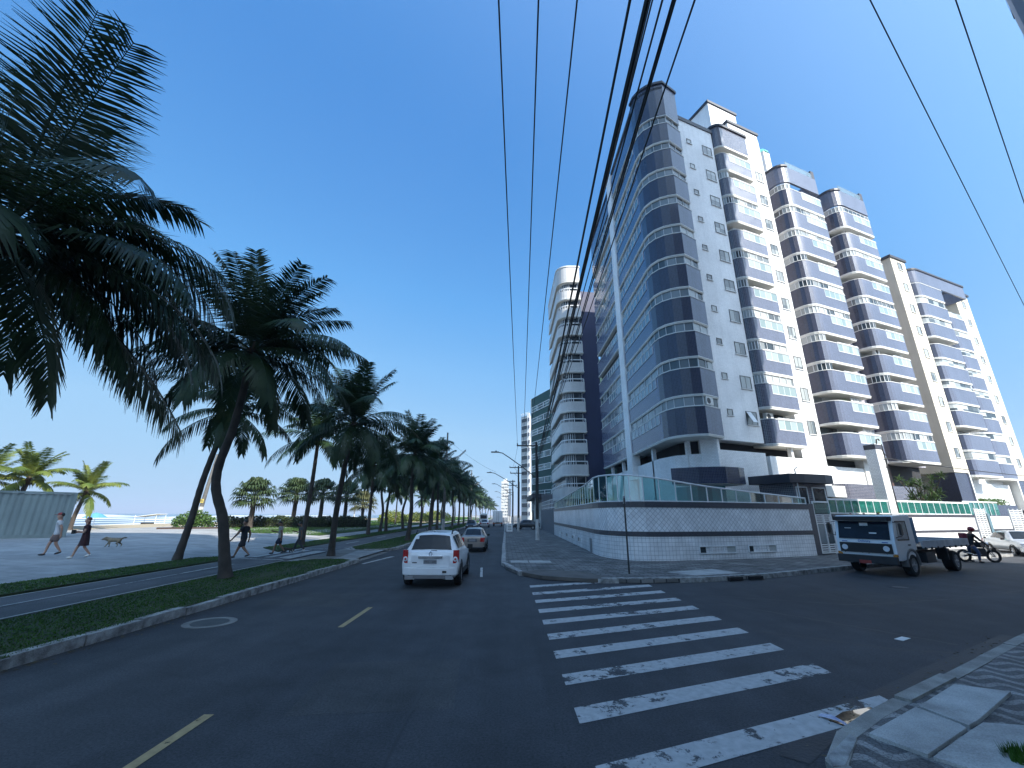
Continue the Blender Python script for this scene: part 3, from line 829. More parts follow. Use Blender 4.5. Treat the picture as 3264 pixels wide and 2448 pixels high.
GREYP = GLASS('grey_pane', (.1, .115, .12), .08, curtain=(.42, .44, .42), cscale=.6)
for k in range(10):
    z = 9.25+FLOOR*k
    window(tower, 2.25, -.5, z+.42, .55, .5, GREYP, split=1)
    window(tower, 4.45, -.5, z+.15, 1.15, 1.05, GREYP, split=2, tilt=(k == 0))
    window(tower, 11.75, -.8, z+.1, 1.0, 1.15, GREYP, split=2)
# ---- brown mosaic balcony stack
def rc(s0, s1, nb, nf, r, n=5, right=True):
    """balcony plan: back-left, rounded front-left corner, front, (rounded) front-right, back-right"""
    pts = [(s0, nb)]+[(s0+r-r*math.cos(R(a)), nf-r+r*math.sin(R(a))) for a in [90*i/n for i in range(n+1)]]
    if right: pts += [(s1-.12, nf), (s1, nf-.12)]
    else: pts += [(s1, nf)]
    pts += [(s1, nb)]
    return [SN(*p) for p in pts], n+1
def stack(name, s0, s1, nb, nf, r, z0, zlist, tile_end, tile_front, glass_s, hb, styles, inset=.35):
    path, nc = rc(s0, s1, nb, nf, r)
    mid = 1+nc//2+1
    protos = {}
    for k, z in enumerate(zlist):
        st = styles[k % len(styles)]
        if st in protos:
            c = copy_tree(protos[st]); c.parent = tower; c.location.z = z; continue
        b = MB().ribbon(path[mid-1:], 0, hb, .16).build(name, tile_front, tower)
        MB().ribbon(path[:mid], 0, hb, .16).build('curved_end', tile_end, b)
        MB().ribbon(path, -.09, 0, .2, grow=.03).build('slab_edge', SLABW, b)
        MB().ribbon(path, hb, hb+.06, .2, grow=.025).build('rail_trim', SLABW, b)
        MB().prism(path, -.2, -.092).build('soffit', SOFFIT, b)
        # glass panel set in the upper part of the front
        fa, fb = path[nc], path[nc+1]
        ga = tuple(Vector(fa).lerp(Vector(fb), glass_s)); gb = tuple(Vector(fa).lerp(Vector(fb), .97))
        MB().ribbon([ga, gb], hb-.78, hb-.04, .19, grow=.014).build('glass_panel', GLASS('pale_green_panel', (.2, .27, .27), .08, curtain=(.4, .47, .46), cscale=.7), b)
        m = MB(); mullions(m, [ga, gb], hb-.78, hb-.04, .75); m.ribbon([ga, gb], hb-.8, hb-.75, .03, grow=.02); m.build('panel_frame', FRAME, b)
        MB().ribbon([ga, gb], hb+.06, hb+.14, .1, grow=.05).build('handrail', FRAME, b)
        top = FLOOR-.2
        back = [SN(s0+.1, nb+.25), SN(s1-.1, nb+.25)]
        if st == 'glazed' or st == 'part':
            gp = offset(path, .09)
            if st == 'part': gp = gp[:nc+1]
            MB().ribbon(gp, hb+.06, top, .025).build('glazing', WIN_CURT if st == 'glazed' else WIN_CURT, b)
            m = MB(); mullions(m, offset(path, .07)[:len(gp)], hb+.06, top, .8, .04); m.ribbon(offset(path, .07)[:len(gp)], top-.05, top, .04); m.build('mullions', FRAME, b)
        MB().ribbon(back, .1, top, .05).build('patio_door', WIN_CURT, b)
        b.location.z = z
        protos[st] = b
    return path
zb = [7.55+FLOOR*k for k in range(10)]
path = stack('brown_balcony', 5.5, 9.6, -1.55, .0, .75, 0, zb, BROWN_T, NAVY_LIT, .12, 1.85, ['open', 'glazed', 'glazed', 'glazed', 'part', 'glazed', 'open', 'glazed', 'part', 'open'])
bp = part(MB().ribbon(path, 36.0, 38.3, .2), 'brown_parapet', BROWN_T); MB().ribbon(path, 38.3, 38.55, .45, grow=.12).build('coping', COPING, bp)
MB().prism(path, 35.8, 35.99).build('soffit', SOFFIT, bp)
ac(tower, (*SN(6.6, -.7), 9.75), UA)
za = [7.3+FLOOR*k for k in range(10)]
path = stack('wing_balcony', 15.1, 20.9, -2.5, -.55, 1.1, 0, za, NAVY, NAVY_LIT, .3, 1.9, ['open', 'open', 'part', 'part', 'glazed', 'glazed', 'part', 'glazed', 'glazed', 'part'])
bp = part(MB().ribbon(path, 35.75, 37.75, .2), 'wing_parapet', NAVY_LIT); MB().ribbon(path[:7], 37.75, 37.98, .45, grow=.1).build('coping', COPING, bp)
MB().ribbon([path[6], path[7]], 37.75, 38.6, .02, grow=-.1).build('roof_railing', BALG, bp)
part(MB().box((*SN(20.7, -.9), 38.4), (.5, .5, 1.1), UA), 'roof_vent', COPING)
path = stack('wing_balcony', 23.9, 29.6, -2.5, -.55, 1.1, 0, za, NAVY, NAVY_LIT, .3, 1.9, ['glazed', 'part', 'part', 'open', 'part', 'glazed', 'open', 'glazed', 'open', 'glazed'])
bp = part(MB().ribbon(path, 35.75, 37.75, .2), 'wing_parapet', NAVY_LIT); MB().ribbon(path[:7], 37.75, 37.98, .45, grow=.1).build('coping', COPING, bp)
MB().ribbon([path[6], path[7]], 37.75, 38.6, .02, grow=-.1).build('roof_railing', BALG, bp)
part(MB().box((*SN(29.4, -.9), 38.4), (.5, .5, 1.1), UA), 'roof_vent', COPING)
# ---- base: open slit, podium walls, columns
part(MB().prism([(13.2, 50), (13.2, 31.6), (14.2, 30.6), SN(1, -1.5), SN(31, -3), SN(31, -14)], 3.0, 7.56), 'garage_core', DARKIN)
pod = part(MB().ribbon([(12.1, 50.4), (12.1, 33), (12.6, 31.2), (13.6, 30.2), (15.0, 29.55), SN(.7, -.45), SN(5.2, -.45)], 2.6, 6.55, .3), 'podium_wall', WHITE_TILE)
for x, y in ((12.1, 48), (12.1, 43.5), (12.1, 38.8), (12.1, 34.5), (13.25, 30.6)):
    part(MB().box((x+.15, y, 5.05), (.3, .3, 5.1)), 'column', WHITE_TILE)
part(MB().prism([(14.0, 29.85), (14.95, 29.3), SN(.55, -.35), SN(.4, -2), (14.3, 31.0)], 2.6, 7.55), 'corner_pier', WHITE_TILE)
part(MB().prism([SN(.6, -.45), SN(5.2, -.45), SN(5.2, -.8), SN(.6, -.8)], 6.551, 6.8), 'garage_lintel', WHITE_TILE)
part(MB().prism([SN(5.5, -.35), SN(10.2, -.35), SN(10.2, -.7), SN(5.5, -.7)], 2.8, 6.6), 'podium_front', FACADE)
part(MB().prism([SN(8.0, -.36), SN(8.25, -.36), SN(8.25, -.68), SN(8.0, -.68)], 6.6, 7.4), 'column', FACADE)
part(MB().prism([SN(13.2, -1.7), SN(20, -1.7), SN(20, -2.2), SN(13.2, -2.2)], 4.6, 6.4), 'podium_front', FACADE)
part(MB().prism([SN(19.2, -1.6), SN(19.9, -1.6), SN(19.9, -2.3), SN(19.2, -2.3)], 2.4, 7.1), 'column', FACADE)
p2, _ = rc(14.2, 24.5, -2.4, -.7, .9)
part(MB().ribbon(p2, 3.3, 4.9, .2), 'terrace_wall', BROWN_T)
part(MB().prism(p2, 2.2, 3.28), 'terrace_base', CREAM)
part(MB().prism([SN(22, -2.45), SN(24.8, -2.45), SN(24.8, -2.9), SN(22, -2.9)], 2.2, 7.1), 'terrace_screen', M('brown_door', (.1, .05, .04), .6, .1, 2.))
# dark curved canopy below the corner
part(MB().ribbon([(11.2, 28.6), (12.6, 27.55), (14.2, 27.2), (15.3, 27.65), (15.9, 28.1), (15.8, 28.7)], 4.3, 5.35, .25), 'canopy_band', NAVY)
part(MB().prism([(11.3, 28.7), (12.6, 27.65), (14.2, 27.3), (15.3, 27.75), (15.8, 28.2), (15.6, 29.4), (13.5, 30)], 4.25, 4.4), 'canopy_roof', SOFFIT)
part(MB().ribbon([(12.4, 31), (13.2, 29.4), (14.9, 28.9)], .3, 4.25, .1), 'lobby_glazing', GLASS('lobby_glass', (.04, .1, .12), .05, curtain=(.1, .3, .33), cscale=.9))
# signs of life: more air conditioners, drying laundry and pot plants on some balconies
for (s_, n_, k_) in ((6.5, -.75, 3), (16.6, -1.3, 6), (25.2, -1.3, 3), (25.4, -1.3, 8), (16.4, -1.4, 2), (6.6, -.7, 6)): ac(tower, (*SN(s_, n_), 9.75+FLOOR*k_), UA)
rr = random.Random(12)
for (s_, n_, k_) in ((18.5, -.95, 1), (27.5, -.95, 3), (19.2, -.95, 0), (8.6, -.5, 0), (28., -.95, 6)):
    m = MB()
    for i in range(4): m.box((*SN(s_+i*.42, n_), 9.55+FLOOR*k_+rr.uniform(-.1, .1)), (.34, .02, .55), UA)
    m.box((*SN(s_+.63, n_), 9.85+FLOOR*k_), (1.7, .012, .012), UA); part(m, 'laundry', M('laundry_cloth', (.45, .5, .55), .9, .5, 1.6, col2=(.7, .68, .62)))
for (s_, n_, k_) in ((17.2, -1., 1), (26, -1., 0), (20.2, -1.1, 4), (9.6, -.4, 9), (29., -1., 3), (7.3, -.4, 4)):
    m = MB(); c0 = Vector((*SN(s_, n_), 9.25+FLOOR*k_))
    for i in range(60):
        d = Vector((rr.uniform(-1, 1), rr.uniform(-1, 1), rr.uniform(.1, 1.3))).normalized()*rr.uniform(.25, .6); e_ = d.orthogonal().normalized()*.05; m.poly([c0+d*.3-e_, c0+d*.3+e_, c0+d])
    part(m, 'pot_plant', LEAF('pot_plant_leaf', (.03, .08, .02), (.08, .16, .04), None, .2, 2.))
# ------------------------------------------------------------------ further building along the side street
cb = thing('apartment_building', 'cream and grey apartment building with dark tiled columns at its foot, beyond the corner tower', 'building', (0, 0, 0))
part(MB().prism([SN(35.2, -2.0), SN(38.2, -2.0), SN(38.2, -14), SN(35.2, -14)], 6.8, 32.6), 'gable_wall', CREAM, cb)
part(MB().prism([SN(35.0, -1.85), SN(38.4, -1.85), SN(38.4, -14), SN(35.0, -14)], 32.6, 32.9), 'coping', COPING, cb)
part(MB().prism([SN(38.2, -4.6), SN(56, -5.6), SN(56, -18), SN(38.2, -18)], 3, 32.8), 'wall', FACADE, cb)
part(MB().prism([SN(55.2, -4.2), SN(59.6, -4.4), SN(59.6, -16), SN(55.2, -16)], 6.8, 33.6), 'end_wall', CREAM, cb)
part(MB().prism([SN(55., -4.), SN(59.8, -4.2), SN(59.8, -16), SN(55., -16)], 33.6, 33.9), 'coping', COPING, cb)
part(MB().prism([SN(35.4, -2.1), SN(38., -2.1), SN(38., -4), SN(35.4, -4)], 0, 6.78), 'pier', NAVY, cb)
part(MB().prism([SN(37.98, -2.0), SN(38.2, -2.0), SN(38.2, -4), SN(37.98, -4)], 0, 6.8), 'pier_edge', SLABW, cb)
part(MB().prism([SN(55.6, -4.3), SN(59.3, -4.5), SN(59.3, -7), SN(55.6, -7)], 0, 6.78), 'pier', NAVY, cb)
part(MB().prism([SN(55.3, -4.25), SN(55.6, -4.25), SN(55.6, -7), SN(55.3, -7)], 0, 6.8), 'pier_edge', SLABW, cb)
zc = [6.9+2.85*k for k in range(9)]
def simple_balcony(par, poly, z, h, m1, m2, n_end, nm='balcony'):
    b = MB().ribbon(poly[n_end-1:], z, z+h, .16).build(nm, m2, par)
    MB().ribbon(poly[:n_end], z, z+h, .16).build('curved_end', m1, b)
    MB().ribbon(poly, z+h, z+h+.07, .2, grow=.03).build('rail_trim', SLABW, b)
    MB().ribbon(poly, z-.08, z, .2, grow=.03).build('slab_edge', SLABW, b)
    MB().prism(poly, z-.2, z-.085).build('soffit', SOFFIT, b)
    return b
for k, z in enumerate(zc):
    window(cb, 36.9, -2.0, z+2.0, .9, 1.05, GREYP, split=1)
    window(cb, 57.6, -4.3, z+2.2, .9, 1.05, GREYP, split=1)
    simple_balcony(cb, [SN(38.3, -3.0), SN(40.6, -3.2), SN(40.6, -4.6)], z, 1.15, M('pink_tile', (.4, .32, .34), .4, .06, 1.), M('pink_tile', (.4, .32, .34)), 2, 'niche_balcony')
    p, nc = rc(42.2, 48.4, -5.2, -3.0, 1.2)
    b = simple_balcony(cb, p, z, 1.75, NAVY, NAVY_LIT, 5, 'street_balcony')
    if k % 4 != 1: MB().ribbon(offset(p, .09), z+1.82, z+2.64, .03).build('glazing', WIN_CURT, b)
    MB().ribbon([SN(42.4, -4.55), SN(48.3, -4.7)], z+.1, z+2.6, .05).build('patio_door', WIN_CURT, b)
    p, nc = rc(50, 54.9, -5.5, -3.9, 1.9)
    if k < 8:
        b = simple_balcony(cb, p, z, 1.75, NAVY, NAVY_LIT, 6, 'round_balcony')
        MB().ribbon(offset(p, .09), z+1.82, z+2.64, .03).build('glazing', WIN_CURT, b)
p, nc = rc(42.2, 55, -5.2, -3.0, 1.2)
part(MB().ribbon(p, 31.6, 33.4, .2), 'parapet', NAVY_LIT, cb); part(MB().ribbon(p, 33.4, 33.65, .5, grow=.1), 'coping', COPING, cb)
p2, _ = rc(39.5, 47, -4.4, -2.2, 1.2)
part(MB().ribbon(p2, 1.6, 3.6, .25), 'planter_wall', NAVY, cb)
mb = MB(); rr = random.Random(5)
for i in range(900):
    s, n, z = rr.uniform(40, 46.5), rr.uniform(-4, -2.4), 3.5+rr.uniform(0, .75); c = Vector((*SN(s, n), z)); d = Vector((rr.uniform(-1, 1), rr.uniform(-1, 1), rr.uniform(-.3, 1))).normalized()*.22; e_ = d.orthogonal().normalized()*.06
    mb.poly([c-e_, c+e_, c+d+e_*.4, c+d-e_*.4])
PLANT = LEAF('shrub_leaf', (.03, .07, .015), (.09, .16, .035), (.2, .26, .08), .25, 2.)
tag(mb.build('planter_shrubs', PLANT), 'trimmed green shrubs growing in the dark tiled planter of the cream building', 'shrubs')
part(MB().prism([SN(41, -4.9), SN(55, -5.0), SN(55, -5.4), SN(41, -5.4)], 3.2, 6.2), 'podium', FACADE, cb)
# ------------------------------------------------------------------ white round-cornered building on the sea front
wb = thing('apartment_building', 'white apartment building with rounded corner balconies beside the blue banded tower', 'building', (0, 0, 0))
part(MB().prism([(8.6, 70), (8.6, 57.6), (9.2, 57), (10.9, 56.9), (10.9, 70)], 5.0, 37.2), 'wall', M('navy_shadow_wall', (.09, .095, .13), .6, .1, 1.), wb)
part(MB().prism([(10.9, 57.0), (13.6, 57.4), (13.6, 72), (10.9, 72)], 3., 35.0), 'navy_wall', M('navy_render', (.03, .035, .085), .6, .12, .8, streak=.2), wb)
WB_T = TILE('white_mosaic', (.6, .59, .57), (.5, .49, .48), .1, .1, .006, .4, .05, streak=.1)
wp = [(7.75, 69.5), (7.75, 58.2)]+[(9.5-1.75*math.cos(R(a_)), 57.85-1.75*math.sin(R(a_))) for a_ in (8, 22, 36, 50, 64, 78, 90)]+[(11.0, 56.1), (11.15, 56.3), (11.15, 57.0)]
def wfloor(z, kind):
    b = MB().ribbon(wp, z, z+1.25, .15).build('round_balcony', WB_T, wb)
    MB().ribbon(wp, z-.14, z, .2, grow=.05).build('slab_edge', SLABW, b)
    MB().prism(wp, z-.25, z-.145).build('soffit', SOFFIT, b)
    r = MB(); pth = offset(wp, .06)
    r.ribbon(pth, z+1.62, z+1.74, .08)
    mullions(r, pth, z+1.25, z+1.62, 1.1, .05); r.build('railing', FRAME, b)
    MB().ribbon(offset(wp, .55)[:-1], z+1.3, z+2.72, .03).build('glazing', WIN_DARK, b)
    m = MB(); mullions(m, offset(wp, .5)[:-1], z+1.3, z+2.7, 1.5, .06); m.ribbon(offset(wp, .5)[:-1], z+2.62, z+2.7, .06); m.build('mullions', FRAME, b)
for k in range(11): wfloor(4.6+2.87*k, 0)
pb = MB().ribbon(wp, 36.1, 38.6, .2).build('parapet', WB_T, wb); MB().ribbon(wp, 38.6, 38.8, .3, grow=.08).build('coping', SLABW, pb)
MB().prism(wp, 36.0, 36.09).build('soffit', SOFFIT, pb)
part(MB().prism([(8.3, 70), (8.3, 57.8), (9.3, 57.2), (11, 57.1), (11, 70)], 0, 5), 'ground_floor', DARKIN, wb)
# ------------------------------------------------------------------ dark green building with white balcony frames
gb = thing('apartment_building', 'dark green apartment building with white balcony frames, past the white round one', 'building', (0, 0, 0))
GRN = M('dark_green_render', (.012, .065, .055), .6, .12, 1., streak=.15)
part(MB().prism([(5.9, 92.6), (9.4, 84), (22, 88), (18, 98)], 4, 27.5), 'left_block', GRN, gb)
part(MB().prism([(9.35, 84.2), (8.9, 72), (20, 71), (21, 88)], 4, 29.3), 'right_block', GRN, gb)
part(MB().prism([(5.9, 92.6), (9.4, 84), (8.95, 72.4), (20, 72), (20, 92)], 0, 3.99), 'garage', DARKIN, gb)
def gfloor(a, b_, z, nm, seed):
    rr = random.Random(seed); a, b_ = Vector(a), Vector(b_); path = [tuple(a), tuple(b_)]
    g_ = MB().ribbon([tuple(a.lerp(b_, .06)), tuple(a.lerp(b_, .96))], z+1.0, z+2.05, .03, grow=.05).build(nm, GLASS('green_bldg_glass', (.03, .05, .055), .06, curtain=(.16, .25, .26), cscale=1.6), gb)
    m = MB()
    m.ribbon([tuple(a.lerp(b_, .05)), tuple(a.lerp(b_, .97))], z+2.05, z+2.17, .06, grow=.12)
    m.ribbon([tuple(a.lerp(b_, .05)), tuple(a.lerp(b_, .97))], z+.9, z+1.02, .06, grow=.12)
    if rr.random() < .8: m.ribbon([tuple(a.lerp(b_, .05)), tuple(a.lerp(b_, rr.uniform(.5, .97)))], z+1.5, z+1.6, .06, grow=.13)
    for t in (.05, .34, .66, .96):
        m.ribbon([tuple(a.lerp(b_, t-.012)), tuple(a.lerp(b_, t+.012))], z+1.02, z+2.05, .06, grow=.1)
    m.build('balcony_frame', FRAME, g_)
for k in range(9):
    z = 2.4+2.6*k
    gfloor((5.9, 92.6), (9.4, 84), z, 'window', k); gfloor((9.35, 84.0), (8.9, 72.2), z+(.5 if k else .5), 'window', k+20)
part(MB().ribbon([(5.88, 92.6), (5.93, 92.4)], 3, 27.5, .2, grow=.06), 'edge_trim', FRAME, gb)
part(MB().ribbon([(8.88, 72.4), (8.88, 72.05)], 2, 29.2, .2, grow=.12), 'edge_trim', FRAME, gb)
# ------------------------------------------------------------------ slim white tower and the far pale block
sb = thing('apartment_building', 'slim pale tower with a sunlit white strip, left of the dark green building', 'building', (0, 0, 0))
part(MB().prism([(6.0, 152), (8.3, 149), (16, 152), (14, 160)], 0, 36.8), 'wall', M('pale_grey_tower', (.4, .42, .42), .6, .1, .4, streak=.2), sb)
part(MB().prism([(8.0, 148.9), (8.75, 148.4), (9.2, 150), (8.4, 151)], 0, 37.6), 'corner_strip', SLABW, sb)
for k in range(13):
    z = 2.2+2.7*k
    w_ = MB().prism([(6.15, 151.6), (7.9, 149.3), (8.0, 149.5), (6.3, 151.8)], z, z+1.25).build('window', WIN_DARK, sb)
    MB().prism([(6.05, 151.7), (7.95, 149.2), (8.0, 149.3), (6.1, 151.8)], z+1.3, z+1.5).build('sill', SLABW, w_)
    MB().box((8.6, 148.5, z+.6), (.5, .3, 1.2), R(-30)).build('strip_window', BROWN_T, sb)
sg = MB()
for i, x in enumerate((6.1, 6.6, 7.1, 7.6, 8.1, 8.6)): sg.box((x, 151.8-(x-6)*1.25, 37.5), (.32, .1, 1.1 if i % 2 else .8), R(-50))
part(sg, 'rooftop_railing', FRAME, sb)
fb = thing('apartment_building', 'far pale high-rise standing hazy at the end of the avenue', 'building', (0, 0, 0))
part(MB().prism([(-2.8, 430), (4.2, 428), (4.6, 445), (-2.8, 447)], 0, 34.2), 'wall', M('far_pale_render', (.6, .57, .52), .7, .06, .2), fb)
for k in range(11):
    part(MB().prism([(-2.5, 429.8), (4., 427.9), (4., 428.6), (-2.5, 430.3)], 2+2.9*k, 3.1+2.9*k), 'window', WIN_CURT, fb)
part(MB().prism([(-.5, 432), (3, 431), (3, 440), (-.5, 441)], 34.2, 37), 'roof_house', SLABW, fb)
# ------------------------------------------------------------------ low shops between the wall and the tall buildings
sh = thing('shop_building', 'low grey building with a striped shutter front behind the utility poles', 'building', (0, 0, 0))
part(MB().prism([(6.2, 92), (6.2, 71.5), (16, 71), (16, 92)], 0, 5.6), 'wall', M('shop_grey', (.16, .165, .18), .7, .15, 1., streak=.2), sh)
part(MB().prism([(4.7, 91.5), (4.7, 72.2), (6.3, 72.2), (6.3, 91.5)], 5.0, 5.75), 'canopy', COPING, sh)
ms = MB()
for i in range(10): ms.ribbon([(6.12, 90-1.8*i), (6.12, 89.1-1.8*i)], .2, 4.3, .05)
ms.build('striped_shutter', SLABW, sh)
part(MB().box((5.3, 73.2, 3.4), (.25, .25, 3.2)), 'canopy_post', SLABW, sh)
part(MB().prism([(6.0, 71.3), (6.0, 52.5), (6.3, 52.5), (6.3, 71.3)], 0, 3.0), 'side_wall', M('shop_grey', (.16, .165, .18)), sh)
rl = MB()
for z in (3.2, 3.7, 4.2): rl.ribbon([(6.1, 71.0), (6.1, 53)], z, z+.08, .06)
mullions(rl, [(6.12, 71.0), (6.12, 53)], 3.0, 4.25, 1.8, .07)
rl.build('terrace_railing', FRAME, sh)
# ------------------------------------------------------------------ buildings on the near side (they throw the shade over the junction)
nb = thing('apartment_building', 'grey balconied block leaning into the upper right corner of the view', 'building', (0, 0, 0))
NBW = M('near_block_render', (.36, .36, .4), .7, .1, .8, streak=.15)
C0 = (31.5, 17.72); du = Vector((.8717, .49)); dn = Vector((.49, -.8717))
def NP(s, n): return (C0[0]+du.x*s+dn.x*n, C0[1]+du.y*s+dn.y*n)
part(MB().prism([NP(0, 0), NP(-16, .1), NP(-16, 17), NP(0, 17)], 3, 68), 'wall', NBW, nb)
part(MB().prism([NP(-16.02, .3), NP(-24.5, .6), (6.6, -9), NP(-16.02, 17)], 3, 36), 'lower_wing', NBW, nb)
part(MB().prism([NP(-.4, 1.5), NP(-23, 2.3), (7.3, -8), NP(-.4, 16)], 0, 3), 'ground_floor', DARKIN, nb)
for k in range(18):
    z = 4+2.9*k
    b = MB().prism([NP(.02, .02), NP(.02, 3.2), NP(.9, 3.2), NP(1., 1.4), NP(.6, .35)], z, z+1.15).build('balcony', NBW, nb)
    w_ = MB().prism([NP(-.8, -.04), NP(-4, .1), NP(-4, .3), NP(-.8, .3)], z+1.2, z+2.3).build('window', WIN_DARK, nb)
    MB().box((*NP(.05, .9), z+1.7), (.12, 1.1, 1.2), math.atan2(du.y, du.x)).build('side_window', WIN_DARK, nb)
lo = thing('low_building', 'three storey building beyond the right edge of the view', 'building', (0, 0, 0))
part(MB().prism([NP(4, 4), NP(40, 4), NP(40, 18), NP(4, 18)], 0, 8.6), 'wall', NBW, lo)
for k in range(3): part(MB().prism([NP(6, 3.95), NP(38, 3.95), NP(38, 4.2), NP(6, 4.2)], .9+2.8*k, 2.3+2.8*k), 'window', WIN_CURT, lo)
bt = thing('apartment_building', 'tall block on the avenue behind the viewpoint', 'building', (0, 0, 0))
part(MB().prism([(5.2, -18), (5.2, -80), (24, -80), (24, -18)], 0, 62), 'wall', NBW, bt)
for k in range(20): part(MB().prism([(5.15, -19), (5.15, -79), (5.4, -79), (5.4, -19)], 2.2+2.9*k, 3.6+2.9*k), 'window', WIN_DARK, bt)
# ------------------------------------------------------------------ perimeter wall of the corner tower
WT_LOW = TILE('square_wall_tile', (.88, .88, .88), (.42, .43, .45), .2, .2, .009, .3, .04, 0., dirt=.2)
WT_DIA = TILE('diamond_wall_tile', (.86, .87, .88), (.42, .43, .45), .2, .2, .01, .3, .06, 0., R(45), dirt=.16)
STRIPE = TILE('dark_stripe_tile', (.03, .03, .045), (.1, .1, .11), .1, .05, .008, .3, .3, .5)
WP = [(5.9, 52), (5.5, 30), (5.36, 26.4), (5.42, 25.1), (5.65, 24.1), (6.05, 23.3), (6.6, 22.82), (7.3, 22.62), (8.2, 22.7), (11.1, 23.45), (14, 24.4), (18.35, 26.15)]
pw = thing('perimeter_wall', 'white tiled corner wall with dark stripes and green glass railing on top', 'wall', (0, 0, 0))
part(MB().ribbon(WP, .02, 1.28, .25), 'lower_wall', WT_LOW, pw)
part(MB().ribbon(WP, 1.28, 1.52, .25, grow=.012), 'stripe', STRIPE, pw)
part(MB().ribbon(WP, 1.52, 2.72, .25), 'upper_wall', WT_DIA, pw)
part(MB().ribbon(WP, 2.72, 3.0, .3, grow=.03), 'cap', STRIPE, pw)
tops = [3.7, 4.3, 4.5, 4.5, 4.47, 4.43, 4.38, 4.3, 4.2, 3.85, 3.62, 3.36]
rail = offset(WP, .1)
mb = MB(); fr = MB(); prev = None
for i in range(len(rail)-1):
    a, b = Vector(rail[i]), Vector(rail[i+1]); L = (b-a).length; n = max(1, round(L/1.05))
    for j in range(n):
        p, q = a.lerp(b, j/n), a.lerp(b, (j+1)/n); tp, tq = lerp(tops[i], tops[i+1], j/n), lerp(tops[i], tops[i+1], (j+1)/n)
        mb.poly([(p.x, p.y, 3.02), (q.x, q.y, 3.02), (q.x, q.y, tq-.03), (p.x, p.y, tp-.03)])
        fr.box((p.x, p.y, (3.0+tp)/2), (.05, .05, tp-3.0), math.atan2(b.y-a.y, b.x-a.x))
top = [(p[0], p[1], t) for p, t in zip(rail, tops)]
fr.tube(top, .045, 8); fr.tube([(p[0], p[1], 3.04) for p in rail], .03, 6)
fr.box((rail[-1][0], rail[-1][1], 3.18), (.06, .06, .4))
rg = part(fr, 'railing', FRAME, pw); mb.build('glass', RAILG, rg)
def slot(par, c, d, L, h, z, div=3):
    a = math.atan2(d.y, d.x); f = MB(); nrm = Vector((d.y, -d.x))
    p = c+nrm*.012
    f.box((p.x, p.y, z+h/2), (L, .07, .05), a); f.box((p.x, p.y, z-h/2), (L, .09, .05), a)
    for i in range(div+1):
        q = p+d*(-L/2+L*i/div); f.box((q.x, q.y, z), (.045, .06, h-.05), a)
    o = f.build('basement_window', FRAME, par)
    MB().box((c.x, c.y, z), (L-.03, .02, h-.05), a).build('pane', WIN_CURT, o)
for (x0, x1) in ((10.2, 12.3), (13.2, 15.1)):
    i = 9 if x0 < 11 else 10
    f = lambda x: Vector((x, 23.45+(x-11.1)*.3276)) if x > 11.1 else Vector((x, 22.7+(x-8.2)*.2586))
    a, b = f(x0), f(x1)
    if x0 < 11.1: a, b = Vector((10.15, 23.2)), Vector((12.4, 23.87))
    else: a, b = Vector((13.25, 24.15)), Vector((15.2, 24.88))
    slot(pw, (a+b)/2, (b-a).normalized(), (b-a).length, .34, .62)
for y in (44, 40, 36, 32.6):
    slot(pw, Vector((5.5+(y-30)*.0182, y)), Vector((.0182, -1)).normalized(), 1.2, .3, .62, 2)
part(MB().box((5.4, 27.6, .55), (.1, .5, .8)), 'meter_door', M('grey_meter_door', (.2, .21, .22), .5, .1, 3.), pw)
part(MB().prism([(18.36, 26.16), (18.8, 26.34), (18.7, 26.75), (18.2, 26.6)], 0, 3.05), 'gate_pier', STRIPE, pw)
# ------------------------------------------------------------------ pedestrian gate
gt = thing('pedestrian_gate', 'white slatted pedestrian gate with glass leaves behind the flatbed truck cab', 'gate', (19.55, 26.72, .12), math.atan2(.3675, .93))
f = MB()
for x in (-.72, 0, .72): f.box((x, 0, 1.2), (.09, .08, 2.2))
for z in (.12, .22, .34, .46, .58, 1.8, 1.92, 2.04, 2.16, 2.28): f.box((0, 0, z), (1.42, .05, .06))
f.box((0, 0, 3.05), (1.55, .08, .09)); f.box((-.75, 0, 2.65), (.07, .07, .75)); f.box((.75, 0, 2.65), (.07, .07, .75))
f.build('gate_frame', FRAME, gt)
for x in (-.36, .36): MB().box((x, 0, 1.2), (.56, .03, 1.1)).build('glass_leaf', WIN_BLUE, gt)
MB().box((0, 0, 2.68), (1.4, .03, .62)).build('transom_glass', RAILG, gt)
MB().tube([(.06, -.08, 1.0), (.06, -.1, 1.1), (.06, -.08, 1.3)], .02, 6).build('handle', CHROME, gt)
# ------------------------------------------------------------------ second boundary wall with green glass
bw = thing('boundary_wall', 'white panelled wall with green glass railing running behind the flatbed truck', 'wall', (0, 0, 0))
W2 = [(20.4, 27.05), (24, 28.5), (30, 30.9), (36.2, 33.35)]
part(MB().ribbon(W2, .02, 1.25, .25), 'lower_wall', WHITE_TILE, bw)
part(MB().ribbon(W2, 1.25, 1.42, .25, grow=.012), 'stripe', STRIPE, bw)
part(MB().ribbon(W2, 1.42, 2.3, .25), 'upper_wall', WHITE_TILE, bw)
part(MB().ribbon(W2, 2.3, 2.48, .28, grow=.02), 'cap', STRIPE, bw)
fr = MB(); W2o = offset(W2, .1)
mullions(fr, W2o, 2.48, 3.3, .8, .05); fr.ribbon(W2o, 3.3, 3.42, .06, grow=.02); fr.ribbon(W2o, 2.49, 2.55, .05, grow=.01)
rg = part(fr, 'railing', FRAME, bw)
MB().ribbon(W2o, 2.56, 3.3, .015).build('glass', CLEAR('emerald_glass', (.25, .8, .66), .14, .3, (.04, .36, .3)), rg)
